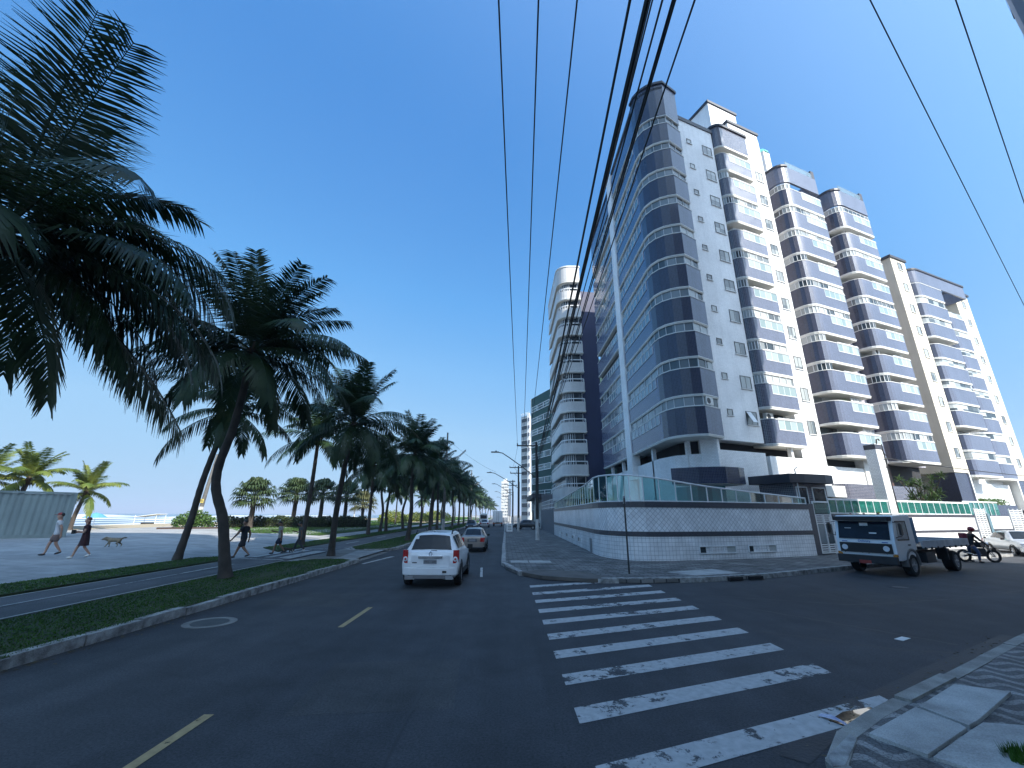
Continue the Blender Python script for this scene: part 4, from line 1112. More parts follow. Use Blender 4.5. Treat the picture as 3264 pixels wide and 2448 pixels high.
# further gates and wall pieces
def slat_gate(x, y, w, h, label):
    g = thing('driveway_gate', label, 'gate', (x, y, .1), math.atan2(.3675, .93))
    f = MB()
    for i in range(4): f.box((-w/2+w*i/3, 0, h/2), (.08, .07, h))
    n = int(h/.14)
    for i in range(n): f.box((0, 0, .1+i*.14), (w, .045, .07))
    f.build('slats', FRAME, g)
slat_gate(37.1, 33.7, 1.5, 2.9, 'white slatted gate beside the motorcycle, left of the short white wall')
slat_gate(42.6, 35.9, 2.2, 2.9, 'white slatted gate behind the silver car, right of the short white wall')
b3 = thing('boundary_wall', 'short white wall with green glass between two slatted gates', 'wall', (0, 0, 0))
part(MB().ribbon([(38.2, 34.1), (41.3, 35.35)], .02, 2.4, .25), 'wall', WHITE_TILE, b3)
part(MB().ribbon([(38.2, 34.1), (41.3, 35.35)], 1.25, 1.45, .27, grow=.012), 'stripe', STRIPE, b3)
part(MB().prism([(37.9, 33.9), (38.25, 34.05), (38.15, 34.5), (37.8, 34.3)], 0, 2.6), 'pier', M('teal_pier', (.12, .2, .24), .5, .1, 2.), b3)
part(MB().ribbon([(36.3, 34.0), (41.3, 35.95)], 2.5, 3.4, .02), 'glass', MATS['emerald_glass'], b3)
fr = MB(); mullions(fr, [(36.3, 33.97), (41.3, 35.92)], 2.45, 3.45, .8, .05); fr.ribbon([(36.3, 33.97), (41.3, 35.92)], 3.45, 3.55, .06); part(fr, 'railing', FRAME, b3)
b4 = thing('boundary_wall', 'curved dark tiled wall with white end at the far right of the street', 'wall', (0, 0, 0))
part(MB().ribbon([(44.2, 36.6), (45.5, 36.9), (46.8, 37.2), (48, 38)], .02, 2.9, .3), 'curved_wall', NAVY, b4)
part(MB().ribbon([(48, 38.0), (62, 43.6)], .02, 2.9, .3), 'white_wall', WHITE_TILE, b4)
# ------------------------------------------------------------------ guard house
gh = thing('guard_house', 'dark tiled guard house with rounded flat roof behind the corner wall', 'guard house', (19.5, 29.0, 0), math.atan2(.3675, .93))
MB().box((0, 0, 2.3), (3.2, 2.4, 4.2)).build('walls', BROWN_T, gh)
MB().prism([(-2.3, -1.55), (-1.2, -1.75), (.6, -1.9), (1.6, -1.75), (1.75, -.9), (1.75, 1.4), (-2.3, 1.4)], 4.35, 4.9).build('roof', COPING, gh)
for x, w_ in ((-.9, 1.0), (.75, 1.25)):
    o = MB().box((x, -1.205, 3.45), (w_, .03, 1.3)).build('window', WIN_DARK, gh)
    m = MB()
    for dx in (-w_/2, w_/2): m.box((x+dx, -1.22, 3.45), (.07, .06, 1.38))
    for dz in (-.66, .66): m.box((x, -1.22, 3.45+dz), (w_+.06, .06, .07))
    m.build('frame', FRAME, o)
MB().box((2.9, .1, 3.95), (2.2, 2.2, .75)).build('side_canopy', SLABW, gh)
MB().box((2.9, .4, 2.0), (2.0, 1.6, 3.1)).build('entrance_recess', DARKIN, gh)
MB().tube([(-1.6, -1.5, 2.9), (-1.6, -1.5, 5.2), (-1.65, -1.7, 5.3)], .04, 6).build('camera_post', FRAME, gh)
# ------------------------------------------------------------------ white service pillar
sp = thing('service_pillar', 'white tiled service pillar with dark cap rising behind the truck', 'pillar', (26.6, 29.95, 0), math.atan2(.3675, .93))
MB().box((0, 0, 3.65), (.82, .7, 7.3)).build('shaft', WHITE_TILE, sp)
MB().box((0, 0, 7.08), (.86, .74, .34)).build('dark_band', STRIPE, sp)
f = MB(); f.tube([(.2, -.4, 7.55), (.1, -.4, 7.65), (-.1, -.38, 7.6), (-.15, -.37, 7.3)], .05, 6)
for i in range(5): f.lathe([(.05, 0), (.07, .03), (.05, .08)], 8, (.47, -.2, 6.4+.16*i))
f.tube([(.42, -.37, 7.3), (.43, -.38, 2.6)], .035, 6); f.tube([(.3, -.37, 6.9), (.5, -.45, 6.4), (.45, -.4, 5.9), (.3, -.37, 5.6)], .02, 6)
f.build('conduit', STEEL_DK, sp)
f = MB(); f.box((.55, -.25, 6.1), (.2, .3, .3)); f.build('meter_box', M('grey_box', (.3, .31, .32), .5, .1, 3.), sp)
# ------------------------------------------------------------------ sign post (bare) on the corner
pt = thing('sign_post', 'thin bare metal post on the corner pavement in front of the tiled wall', 'post', (4.9, 17.75, .13))
MB().tube([(0, 0, 0), (0, 0, 2.85)], .035, 8).build('pole', STEEL_DK, pt)
MB().box((0, 0, 2.78), (.09, .05, .3)).build('bracket', M('bracket_zinc', (.3, .32, .34), .4, .1, 3., metal=.5), pt)
# ------------------------------------------------------------------ utility poles, lamps
def utility_pole(x, y, h, arms, label, lamp=None, base=1.8, z=.13, r=.16):
    t = thing('utility_pole', label, 'utility pole', (x, y, z), 0, 'utility poles along the right pavement')
    MB().tube([(0, 0, 0), (0, 0, h*.5), (0, 0, h)], [r, r*.85, r*.68], 10).build('pole', POLE_D, t, smooth=50)
    MB().tube([(0, 0, 0), (0, 0, base)], [r+.03, r+.015], 10).build('limewashed_foot', LIMEW, t, smooth=50)
    for (z0, x0, x1) in arms:
        c = MB().box(((x0+x1)/2, 0, z0), (x1-x0, .1, .12)).build('crossarm', STEEL_DK, t)
        m = MB(); m.tube([(0, -.05, z0-.6), ((x0*.5), -.05, z0-.05)], .02, 5)
        for xx in (x0+.06, (x0+x1)/2-.1, x1-.12):
            m.lathe([(.03, 0), (.06, .04), (.035, .08), (.055, .12), (.02, .2)], 8, (xx, 0, z0+.06))
        m.build('insulators', M('insulator_ceramic', (.12, .1, .09), .3, .1, 6.), c)
    m = MB()
    for zz in (h*.55, h*.62, h*.72, h*.78): m.box((.0, -.14, zz), (.1, .16, .18))
    m.tube([(.13, -.05, 1.9), (.14, -.05, h*.75)], .035, 6)
    m.build('fittings', STEEL_DK, t)
    if lamp:
        (lx, lz, az) = lamp
        pts = [(-.1, 0, az), (lx*.35, 0, lerp(az, lz, .42)), (lx*.65, 0, lerp(az, lz, .78)), (lx*.82, 0, lz-.08), (lx*.93, 0, lz)]
        a = MB().tube(pts, .045, 8).build('lamp_arm', STEEL_DK, t, smooth=60)
        hd = MB(); hd.box((lx, 0, lz+.01), (.75, .26, .1)); hd.box((lx+.1, 0, lz+.11), (.12, .12, .1)); hd.build('lamp_head', STEEL_DK, a, bevel=.02)
    return t
utility_pole(3.08, 40.8, 8.95, [(8.6, -1.9, .15)], 'nearest dark utility pole with one long crossarm, limewashed foot and street lamp', (-4.0, 7.95, 5.6))
utility_pole(2.05, 62, 9.0, [(8.75, -1.3, .55), (7.95, -1.2, .9)], 'utility pole with two crossarms behind the nearest one', (-4.2, 8.0, 5.9))
utility_pole(1.75, 88, 9.0, [(8.7, -1.1, .5), (7.9, -1.1, .9)], 'third utility pole along the right pavement, partly hidden', (-3.9, 8.2, 6.0), r=.17)
utility_pole(1.6, 118, 9.0, [(8.7, -1.1, .9), (8.0, -.8, .8)], 'distant utility pole, fourth along the right pavement', (-3.8, 8.2, 6.0), r=.18)
utility_pole(1.5, 155, 9.0, [(8.7, -1.1, .9)], 'farthest utility pole at the end of the right pavement', (-3.8, 8.2, 6.0), r=.19)
def lamp_post(x, y, h, label, arcs=True, z=.25, r=.13, lean=0., white=1.6):
    t = thing('lamp_post', label, 'lamp post', (x, y, z), 0, 'concrete posts on the beach side')
    MB().tube([(0, 0, 0), (lean*.5, 0, h*.5), (lean, 0, h)], [r, r*.8, r*.5], 10).build('pole', POLE_C, t, smooth=50)
    MB().tube([(0, 0, 0), (lean*white/h, 0, white)], [r+.02, r+.012], 10).build('limewashed_foot', LIMEW, t, smooth=50)
    if arcs:
        for sgn in (-1, 1):
            pts = [(lean, 0, h*.74), (sgn*.8, 0, h*.73), (sgn*1.7, 0, h*.755), (sgn*2.6, 0, h*.82)]
            g = MB().tube(pts, .05, 6); g.tube([(p[0], p[1], p[2]-.16) for p in pts[1:]], .04, 6)
            for i in range(6):
                k = i/5; g.tube([(sgn*lerp(.9, 2.5, k), 0, h*lerp(.73, .81, k*k)), (sgn*lerp(1., 2.5, k), 0, h*lerp(.73, .81, k*k)-.16)], .02, 4)
            g.build('ornamental_arm', POLE_C if y < 70 else SLABW, t)
    return t
lamp_post(-7.9, 58, 13.0, 'tall slender pole with curved ornamental arms between the roadside palms', z=.17, r=.2)
lamp_post(-7.9, 104, 12.5, 'second tall pole with white curved arms farther down the palm row', z=.17, r=.22)
p = lamp_post(-41.4, 60.5, 9.5, 'leaning concrete post with a painted letter and white band by the beach', False, z=.78, r=.3, lean=.9, white=2.4)
MB().tube([(.9, 0, 9.4), (1.6, -.4, 9.6)], .06, 6).build('lamp_arm', POLE_C, p)
pl = MB().box((.3, -.33, 3.15), (.42, .03, .5), R(34)).build('letter_panel', M('yellow_panel', (.45, .36, .08), .6, .1, 4.), p)
lettering('B', .5, BLACKP, p, (.31, -.352, 3.14), (PI/2, 0, R(34)), .006)
lamp_post(-58, 172, 11, 'thin distant post standing between the trunks on the promenade', False, z=.75, r=.22)
# ------------------------------------------------------------------ overhead wires
def wire(a, b, sag, r, label, group):
    pts = []
    for i in range(25):
        t = i/24; p = Vector(a).lerp(Vector(b), t); p.z -= 4*sag*t*(1-t); pts.append(p)
    o = MB().tube(pts, r, 6).build('overhead_wire', CABLE)
    tag(o, label, 'wire', group); return o
G1 = 'three power wires from the crossarm'
wire((1.25, 40.8, 8.93), (-.3, -.5, 8.9), .35, .012, 'leftmost of the three wires running from the crossarm up across open sky', G1)
wire((1.82, 40.8, 8.93), (.22, -.5, 8.9), .35, .012, 'middle of the three wires running from the crossarm up across open sky', G1)
wire((2.4, 40.8, 8.93), (.72, -.5, 8.9), .35, .012, 'rightmost of the three wires running from the crossarm up across open sky', G1)
G2 = 'cables in the bundle crossing the tower'
k = 'cable of the bundle before the tower corner, '
def bund(x0, z0, zp, r, lab):
    # cable that passes over the photographer at height z0, offset x0 per metre above eye level
    e = z0-2.3; a = Vector((3.0, 40.8, zp)); b = Vector((x0*e, .583*e, z0))
    d = (b-a)/(a.y-b.y); b2 = b+d*(b.y+1.0); wire(a, b2, .12, r, lab, G2)
bund(.2435, 7.0, 6.6, .013, k+'thick one at its left edge')
bund(.2445, 6.6, 6.2, .01, k+'thin one just inside the left edge')
bund(.276, 6.9, 6.9, .016, k+'thickest one in the middle')
bund(.2795, 6.5, 6.3, .019, k+'heavy telecom cable close to the middle')
bund(.284, 6.9, 6.4, .011, k+'medium one right of the thickest')
bund(.289, 7.3, 7.2, .009, k+'very thin one right of the middle')
bund(.309, 7.2, 6.9, .011, k+'thin one toward the right')
bund(.33, 7.0, 6.5, .012, k+'left one of the right pair')
bund(.3345, 6.8, 6.2, .012, k+'right one of the right pair')
bund(.374, 7.3, 6.8, .011, k+'lone one at its right edge')
G3 = 'wires across the upper right sky'
wire((1.5, 1.42, 8.0), (28, 19.6, 8.0), .1, .0065, 'left of the wires slanting across the upper right sky', G3)
wire((1.7, .86, 8.0), (28, 18.95, 8.0), .1, .0065, 'right of the wires slanting across the upper right sky', G3)
wire((2.2, .55, 8.0), (28, 17.7, 8.0), .1, .0065, 'wire at the extreme upper right corner of the sky', G3)
wire((26.95, 29.6, 6.3), (75, 47.5, 6.6), .7, .03, 'thin service wire from the white pillar toward the right edge', 'service wire')
wire((-7.9, 58, 12.3), (-1.2, 62, 8.2), .4, .012, 'faint wire from the ornamental pole over the avenue', 'faint avenue wire')
wire((1.2, 62, 8.9), (1.3, 40.8, 8.9), .35, .012, 'left wire between the first two utility poles', 'wires between utility poles')
wire((2.0, 62, 8.9), (2.35, 40.8, 8.9), .35, .012, 'right wire between the first two utility poles', 'wires between utility poles')
pb = utility_pole(1.9, -1.2, 9, [(8.7, -2.2, .2)], 'utility pole right behind the viewpoint')
# ------------------------------------------------------------------ sandwich board, litter, bush
sbd = thing('sandwich_board', 'white sandwich board sign standing on the far pavement edge', 'sign board', (.75, 60, .14), R(8))
for s in (-1, 1):
    bd = MB().box((0, s*.22, .55), (.75, .03, 1.05), 0, rx=s*R(14)).build('board', FRAME, sbd)
m = MB()
for i in range(4): m.box((0, -.36+.055*i, .3+.2*i), (.5, .012, .05), 0, rx=-R(14))
m.build('writing_lines', STEEL_DK, sbd)
lt = MB(); lt.poly([(3.80, 5.95, .012), (3.86, 5.98, .03), (3.93, 5.9, .045), (3.99, 5.76, .02), (3.95, 5.66, .012), (3.90, 5.76, .035), (3.84, 5.86, .03)])
tag(lt.build('paper_litter', M('blue_paper', (.3, .34, .6), .7, .35, 14., col2=(.6, .6, .66))), 'crumpled blue and white wrapper lying in the wet gutter', 'litter')
lt = MB().box((3.25, 5.02, .012), (.07, .05, .012), .4).build('paper_litter', SLABW); tag(lt, 'tiny white scrap beside the curved kerb stone', 'litter')
lt = MB().box((7.9, 9.3, .006), (.35, .14, .006), .5).build('paper_litter', SLABW); tag(lt, 'flat pale scrap in the middle of the side street', 'litter')
def tuft(x, y, z, n, r, label):
    rr = random.Random(int(x*100)); mb = MB()
    for i in range(n):
        a = rr.uniform(0, 2*PI); q = r*math.sqrt(rr.random()); c = Vector((x+q*math.cos(a), y+q*math.sin(a), z)); h = rr.uniform(.04, .12); e_ = Vector((math.cos(a+1.5), math.sin(a+1.5), 0))*.008
        mb.poly([c-e_, c+e_, c+Vector((rr.uniform(-.04, .04), rr.uniform(-.04, .04), h))])
    tag(mb.build('weed_tuft', MATS['grass_blade']), label, 'weeds')
tuft(4.85, 4.66, .15, 500, .16, 'dark green weed tuft between the paving slabs at the lower right')
# ------------------------------------------------------------------ cars
def cr(p0, p1, p2, p3, t, k=.42):
    m1, m2 = (p2-p0)*k, (p3-p1)*k
    return (2*t**3-3*t**2+1)*p1+(t**3-2*t**2+t)*m1+(-2*t**3+3*t**2)*p2+(t**3-t**2)*m2
def half_arch(parent, mat, x, y, z, r0, r1, side, depth=.1):
    """mudguard lip over the upper half of a wheel"""
    mb = MB(); n = 14; rows = []
    for i in range(n+1):
        a = R(lerp(-8, 188, i/n)); c, s_ = math.cos(a), math.sin(a)
        rows.append([(x-side*depth, y+c*r1, z+s_*r1), (x, y+c*r1, z+s_*r1), (x+side*.012, y+c*(r0+r1)/2, z+s_*(r0+r1)/2), (x, y+c*r0, z+s_*r0), (x-side*depth, y+c*r0, z+s_*r0)])
    for p, q in zip(rows, rows[1:]):
        for j in range(4): mb.poly([p[j], p[j+1], q[j+1], q[j]])
    return mb.build('wheel_arch', mat, parent)
class Shell:
    """car body: rows of sections along y (rear at y=0), each (y, zb, zbelt, ztop, w, wtop)"""
    def __init__(s, secs):
        s.S = [s.ring(*q) for q in secs]; s.ys = [q[0] for q in secs]
    def ring(s, y, zb, zl, zt, w, wr):
        zm = lerp(zb, zl, .5); cap = min(.07, max(.012, (zt-zl)*.18))
        h = [(0, zb), (w*.86, zb), (w*.965, zb+.09), (w, zm), (w*.975, zl-.02), (lerp(w*.955, wr, .04), zl+.01), (wr+.015, zt-cap), (wr-.09, zt-cap*.25), (wr*.5, zt), (0, zt+.012)]
        return [Vector((x, y, z)) for x, z in h]
    def P(s, u, v, side=1):
        """u in section units, v in half-ring units"""
        n = len(s.S)-1; i = min(int(u), n-1); t = u-i
        def col(j):
            j = max(0, min(n, j)); r = s.S[j]; k = min(int(v), len(r)-2); return r[k].lerp(r[k+1], v-k)
        p = cr(col(i-1), col(i), col(i+1), col(i+2), t)
        return Vector((p.x*side, p.y, p.z))
    def body(s, us=4):
        mb = MB(); n = len(s.S)-1; m = len(s.S[0])-1; rows = []
        for i in range(n*us+1):
            u = i/us; row = []
            for v in range(m+1): row.append(s.P(u, v))
            for v in range(m-1, 0, -1): row.append(s.P(u, v, -1))
            rows.append(row)
        k = len(rows[0])
        for r in rows: mb.v += [tuple(p) for p in r]
        for i in range(len(rows)-1):
            for j in range(k):
                a, b = i*k+j, i*k+(j+1) % k; mb.face([a, b, b+k, a+k])
        mb.face(range(k)); e = (len(rows)-1)*k; mb.face([e+j for j in range(k)][::-1])
        return mb
    def patch(s, u0, u1, v0, v1, side=1, off=.012, nu=4, nv=3, both=False, u0b=None, u1b=None):
        """panel standing off the body; u0b/u1b give a slanted cut at the upper edge; both = across the roof centre line"""
        mb = MB(); g = []
        for j in range(nv+1):
            v = lerp(v0, v1, j/nv); a = lerp(u0, u0 if u0b is None else u0b, j/nv); b = lerp(u1, u1 if u1b is None else u1b, j/nv)
            row = []
            for i in range(nu+1):
                u = lerp(a, b, i/nu); e_ = .02
                p = s.P(u, v, side); du = s.P(min(u+e_, len(s.S)-1), v, side)-s.P(max(u-e_, 0), v, side); dv = s.P(u, min(v+e_, 8.99), side)-s.P(u, max(v-e_, 0), side)
                nn = du.cross(dv); nn = nn.normalized() if nn.length > 1e-9 else Vector((0, 0, 1))
                c = Vector((0, p.y, .8))
                if nn.dot(p-c) < 0: nn = -nn
                row.append(p+nn*off)
            g.append(row)
        for j in range(nv):
            for i in range(nu): mb.poly([g[j][i], g[j][i+1], g[j+1][i+1], g[j+1][i]])
        return mb
    def across(s, u0, u1, v0=7.0, off=.012, nu=4, inset=.0, v0b=None):
        mb = MB(); g = []
        for i in range(nu+1):
            u = lerp(u0, u1, i/nu); va = v0 if v0b is None else lerp(v0, v0b, i/nu); row = []
            vs = [va, lerp(va, 9, .35), lerp(va, 9, .7), 9]
            pts = [s.P(u, v, 1) for v in vs]+[s.P(u, v, -1) for v in vs[::-1][1:]]
            a = s.P(min(u+.02, len(s.S)-1), 8.5); b = s.P(max(u-.02, 0), 8.5); t = (a-b).normalized(); nn = Vector((0, -t.z, t.y))
            if nn.z < 0: nn = -nn
            g.append([p+nn*off for p in pts])
        for j in range(nu):
            for i in range(len(g[0])-1): mb.poly([g[j][i], g[j][i+1], g[j+1][i+1], g[j+1][i]])
        return mb
def wheel(parent, x, y, r, wd=.2, rim=RIM, side=1):
    """wheel centred at (x, y, r), outer face towards +x*side"""
    w_ = MB().lathe([(r*.62, -wd/2), (r*.93, -wd/2), (r, -wd*.36), (r, wd*.36), (r*.93, wd/2), (r*.64, wd/2)], 28, (0, 0, 0), 'x', cap=False).build('wheel', RUBBER, parent, (x, y, r), smooth=40)
    m = MB(); xo = side*(wd/2-.015)
    m.lathe([(r*.66, xo-.05*side), (r*.66, xo), (r*.6, xo-.02*side), (r*.58, xo-.05*side)], 24, (0, 0, 0), 'x')
    for i in range(6):
        a = 2*PI*i/6; m.box((xo-.012*side, math.cos(a)*r*.33, math.sin(a)*r*.33), (.03, r*.6, r*.13), 0, rx=a)
    m.lathe([(r*.16, xo-.03*side), (r*.15, xo+.012*side), (.01, xo+.015*side)], 12, (0, 0, 0), 'x')
    m.build('rim', rim, w_); return w_
def car_paint(name, col, metal=.0, rough=.3):
    return M(name, col, rough, .05, .8, coat=.6, metal=metal)
def plate(parent, loc, txt, w=.4, rz=0., bg=None):
    b = MB().box((0, 0, 0), (w, .015, .13)).build('number_plate', bg or M('plate_grey', (.22, .23, .25), .4, .08, 6.), parent, loc, rz)
    if txt: lettering(txt, .086, BLACKP, b, (0, -.0085, -.005), (PI/2, 0, 0), .002)
    return b
def make_suv():
    t = thing('sport_utility_vehicle', 'white sport utility car with roof rails driving away in the near lane', 'car', (-2.42, 15.1, 0), R(-.6)); t.scale = (1.03, 1.0, 1.03)
    s = Shell([(0, .42, .78, .84, .86, .70), (.05, .36, 1.0, 1.06, .905, .70), (.13, .33, 1.06, 1.14, .915, .68), (.42, .3, 1.08, 1.60, .915, .60), (.8, .3, 1.07, 1.655, .915, .595), (1.9, .3, 1.05, 1.665, .91, .60), (2.7, .3, 1.03, 1.62, .91, .59), (3.3, .3, 1.0, 1.1, .905, .72), (4.1, .34, .92, .98, .88, .7), (4.32, .42, .7, .75, .8, .6)])
    wp = car_paint('white_car_paint', (.8, .81, .82))
    s.body().build('body', wp, t, smooth=48)
    # tailgate glass: broad hexagon
    g = s.across(2.0, 2.9, 6.35, .012, 5, v0b=6.7)
    rw = g.build('rear_window', CARGLASS, t, smooth=60)
    lo = MB(); lo.poly([(-.62, -.012+.14, 1.13), (.62, .128, 1.13), (.5, .06, 1.02), (-.5, .06, 1.02)]); lo.build('lower_glass', CARGLASS, rw)
    MB().box((-.52, .33, 1.5), (.11, .012, .1), 0, rx=R(-30)).build('sticker', FRAME, rw)
    # tailgate relief and bumper
    tg = MB(); tg.prism([(-.62, 0), (.62, 0), (.62, -.022), (-.62, -.022)], .62, .98); tg.build('tailgate', wp, t, bevel=.01)
    bm_ = MB(); bm_.prism([(-.88, .25), (-.86, .0), (-.6, -.09), (0, -.11), (.6, -.09), (.86, .0), (.88, .25)], .40, .615); bm_.build('bumper', wp, t, bevel=.025)
    MB().prism([(-.8, .2), (-.62, -.085), (0, -.105), (.62, -.085), (.8, .2)], .3, .398).build('bumper_trim', M('bare_grey_plastic', (.16, .16, .165), .5, .1, 3.), t)
    mb = MB()
    for sx in (-1, 1): mb.box((sx*.62, -.085, .33), (.3, .05, .11), -sx*R(12))
    mb.build('silver_skid', RIM, t)
    # tail lamps
    for sx in (-1, 1):
        l = MB(); l.prism([(sx*.725, -.004), (sx*.73, .04), (sx*.895, .2), (sx*.915, .17), (sx*.905, .06), (sx*.84, .0)], .74, 1.14)
        lo = l.build('tail_light', REDLAMP, t, bevel=.012)
        MB().lathe([(.075, 0), (.07, -.012), (.01, -.02)], 16, (sx*.80, .0, .87), 'y').build('reflector', LAMPW, lo)
        MB().lathe([(.035, 0), (.03, -.02), (.01, -.026)], 12, (sx*.80, -.014, .87), 'y').build('bulb', REDLAMP, lo)
    # garnish, badge, plate
    MB().box((0, -.04, .93), (.78, .04, .085)).build('chrome_garnish', CHROME, t, bevel=.012)
    bd = MB()
    for (x0, z0), (x1, z1) in (((0, .075), (.05, 0)), ((.05, 0), (0, -.075)), ((0, -.075), (-.05, 0)), ((-.05, 0), (0, .075))):
        bd.tube([(x0, -.03, 1.02+z0), (x1, -.03, 1.02+z1)], .014, 4)
    bd.build('diamond_badge', CHROME, t)
    plate(t, (0, -.035, .79), 'FKG 1209', .42)
    MB().box((-.5, -.026, .76), (.15, .01, .03)).build('badge', STEEL_DK, t); MB().box((.48, -.115, .5), (.13, .012, .06)).build('tow_cap', STEEL_DK, t)
    # side windows
    for sx in (-1, 1):
        for (u0, u1, ub0, ub1) in ((3.05, 4.15, 3.1, 4.1), (4.25, 5.0, 4.2, 5.0), (5.1, 6.2, 5.1, 5.75)):
            s.patch(u0, u1, 5.15, 5.92, sx, .01, 4, 3, u0b=ub0, u1b=ub1).build('side_window', CARGLASS, t)
        # arches and wheels
        for wy in (.86, 3.53):
            half_arch(t, BLACKP, sx*.925, wy, .35, .37, .45, sx); wheel(t, sx*.83, wy, .345, .225, side=sx)
        MB().box((sx*.9, 2.15, .36), (.05, 1.7, .14)).build('side_sill', BLACKP, t)
        r = MB(); r.tube([(sx*.6, .5, 1.63), (sx*.6, .62, 1.71), (sx*.6, 2.3, 1.735), (sx*.6, 2.5, 1.66)], .026, 8); r.build('roof_rail', RIM if 0 else STEEL_DK, t)
        m = MB(); m.box((sx*1.03, 2.86, 1.08), (.2, .12, .17)); m.box((sx*.94, 2.9, 1.03), (.1, .05, .05)); m.build('wing_mirror', BLACKP, t, bevel=.03)
        for y in (1.75, 2.7): MB().box((sx*.925, y, .93), (.03, .17, .035)).build('door_handle', wp, t)
    s.across(6.05, 6.95, 7.05, .01).build('windscreen', CARGLASS, t)
    m = MB(); m.lathe([(.03, 0), (.02, .02)], 8, (0, .6, 1.66)); m.tube([(0, .6, 1.67), (.0, .45, 1.85)], .006, 5); m.build('aerial', BLACKP, t)
    MB().tube([(.0, -.03, 1.14), (.2, .0, 1.12)], .01, 5).build('rear_wiper', BLACKP, t)
    return t
make_suv()
def make_sedan(name, label, loc, rz, paint, facing_front=False, lamps=REDLAMP, w=.83, group=None, plate_txt=''):
    t = thing(name, label, 'car', loc, rz, group)
    s = Shell([(0, .42, .78, .84, w*.9, w*.74), (.06, .36, .92, .97, w*.97, w*.76), (.5, .3, .95, 1.0, w, w*.76), (1.15, .28, .93, 1.40, w, w*.66), (1.7, .28, .92, 1.455, w, w*.655), (2.5, .28, .90, 1.43, w, w*.65), (3.1, .28, .88, .95, w*.99, w*.8), (3.85, .32, .78, .84, w*.95, w*.75), (4.12, .4, .6, .65, w*.85, w*.65)])
    s.body().build('body', paint, t, smooth=48)
    s.across(2.1, 2.9, 7.05, .01).build('rear_window', CARGLASS, t)
    s.across(5.05, 5.93, 7.05, .01).build('windscreen', CARGLASS, t)
    for sx in (-1, 1):
        for (u0, u1, ub0, ub1) in ((2.75, 3.8, 3.0, 3.8), (3.9, 5.2, 3.9, 4.8)):
            s.patch(u0, u1, 5.15, 5.9, sx, .01, 4, 3, u0b=ub0, u1b=ub1).build('side_window', CARGLASS, t)
        for wy in (.8, 3.3):
            half_arch(t, BLACKP, sx*(w+.004), wy, .3, .315, .36, sx)
            wheel(t, sx*(w-.07), wy, .295, .19, side=sx)
        MB().prism([(sx*w*.62, -.012), (sx*w*.63, .03), (sx*w*.985, .16), (sx*w*.97, .04), (sx*w*.88, -.015)], .64, .9).build('tail_light', REDLAMP, t, bevel=.01)
        MB().prism([(sx*w*.5, 4.12), (sx*w*.55, 4.16), (sx*w*.9, 4.02), (sx*w*.93, 3.85), (sx*w*.8, 3.9)], .56, .74).build('headlight', LAMPW, t, bevel=.01)
        MB().box((sx*(w+.09), 2.72, .96), (.17, .1, .13)).build('wing_mirror', BLACKP, t, bevel=.025)
    MB().prism([(-w*.95, .2), (-w*.9, -.02), (-w*.6, -.07), (w*.6, -.07), (w*.9, -.02), (w*.95, .2)], .32, .6).build('bumper', paint, t, bevel=.02)
    MB().prism([(-w*.93, 3.9), (-w*.85, 4.14), (-w*.5, 4.2), (w*.5, 4.2), (w*.85, 4.14), (w*.93, 3.9)], .24, .54).build('front_bumper', paint, t, bevel=.02)
    MB().box((0, 4.17, .62), (.9, .05, .12)).build('grille', BLACKP, t)
    MB().box((0, -.015, .72), (.62, .02, .2)).build('plate_recess', M('recess_shade', (.1, .1, .1), .5, .1, 2.), t)
    plate(t, (0, -.035, .73), plate_txt); plate(t, (0, 4.215, .4), '', rz=PI)
    MB().box((0, -.02, .845), (.3, .02, .02)).build('boot_trim', CHROME, t)
    return t
make_sedan('sedan_car', 'beige grey sedan ahead of the white sport utility car', (-2.02, 28.9, 0), R(-.5), car_paint('beige_metallic', (.27, .23, .2), .35))
make_sedan('sedan_car', 'black oncoming car with bright white lights ahead of the beige sedan', (-5.35, 76, 0), R(180), car_paint('black_car_paint', (.02, .022, .03)), w=.88)
make_sedan('sedan_car', 'silver car far down the avenue next to the black oncoming car', (-3.7, 84, 0), 0, car_paint('silver_metallic', (.4, .41, .43), .5))
make_sedan('hatchback_car', 'dark hatchback parked nose out on the pavement before the low shop', (5.6, 70.5, .14), R(72), car_paint('dark_grey_paint', (.025, .027, .03)))
make_sedan('sedan_car', 'silver car parked facing the viewer at the right end of the side street', (34.4, 30.6, .02), R(155), car_paint('pale_silver', (.5, .52, .54), .3), w=.86)
make_sedan('sedan_car', 'red car mostly cut off by the right edge beside the silver one', (37.6, 30.2, .02), R(155), car_paint('red_car_paint', (.4, .03, .03)))
def make_van():
    t = thing('passenger_van', 'tall white van in the distance on the avenue behind the black car', 'van', (-4.6, 100, 0), 0)
    wp = MATS['white_car_paint']
    s = Shell([(0, .4, 1.2, 2.3, .95, .8), (.1, .35, 1.25, 2.55, 1.0, .86), (2.5, .3, 1.25, 2.62, 1.0, .87), (4.0, .3, 1.22, 2.55, 1.0, .84), (4.9, .3, 1.1, 1.2, .98, .8), (5.4, .4, .8, .9, .9, .7)])
    s.body().build('body', wp, t, smooth=48)
    MB().box((0, -.02, 1.85), (1.4, .03, .75)).build('rear_window', CARGLASS, t)
    MB().box((0, -.02, .75), (1.5, .04, .3)).build('bumper', BLACKP, t)
    for sx in (-1, 1):
        MB().box((sx*.86, -.02, 1.15), (.14, .05, .5)).build('tail_light', REDLAMP, t)
        for y in (1.1, 4.3): wheel(t, sx*.9, y, .34, .2, side=sx)
make_van()
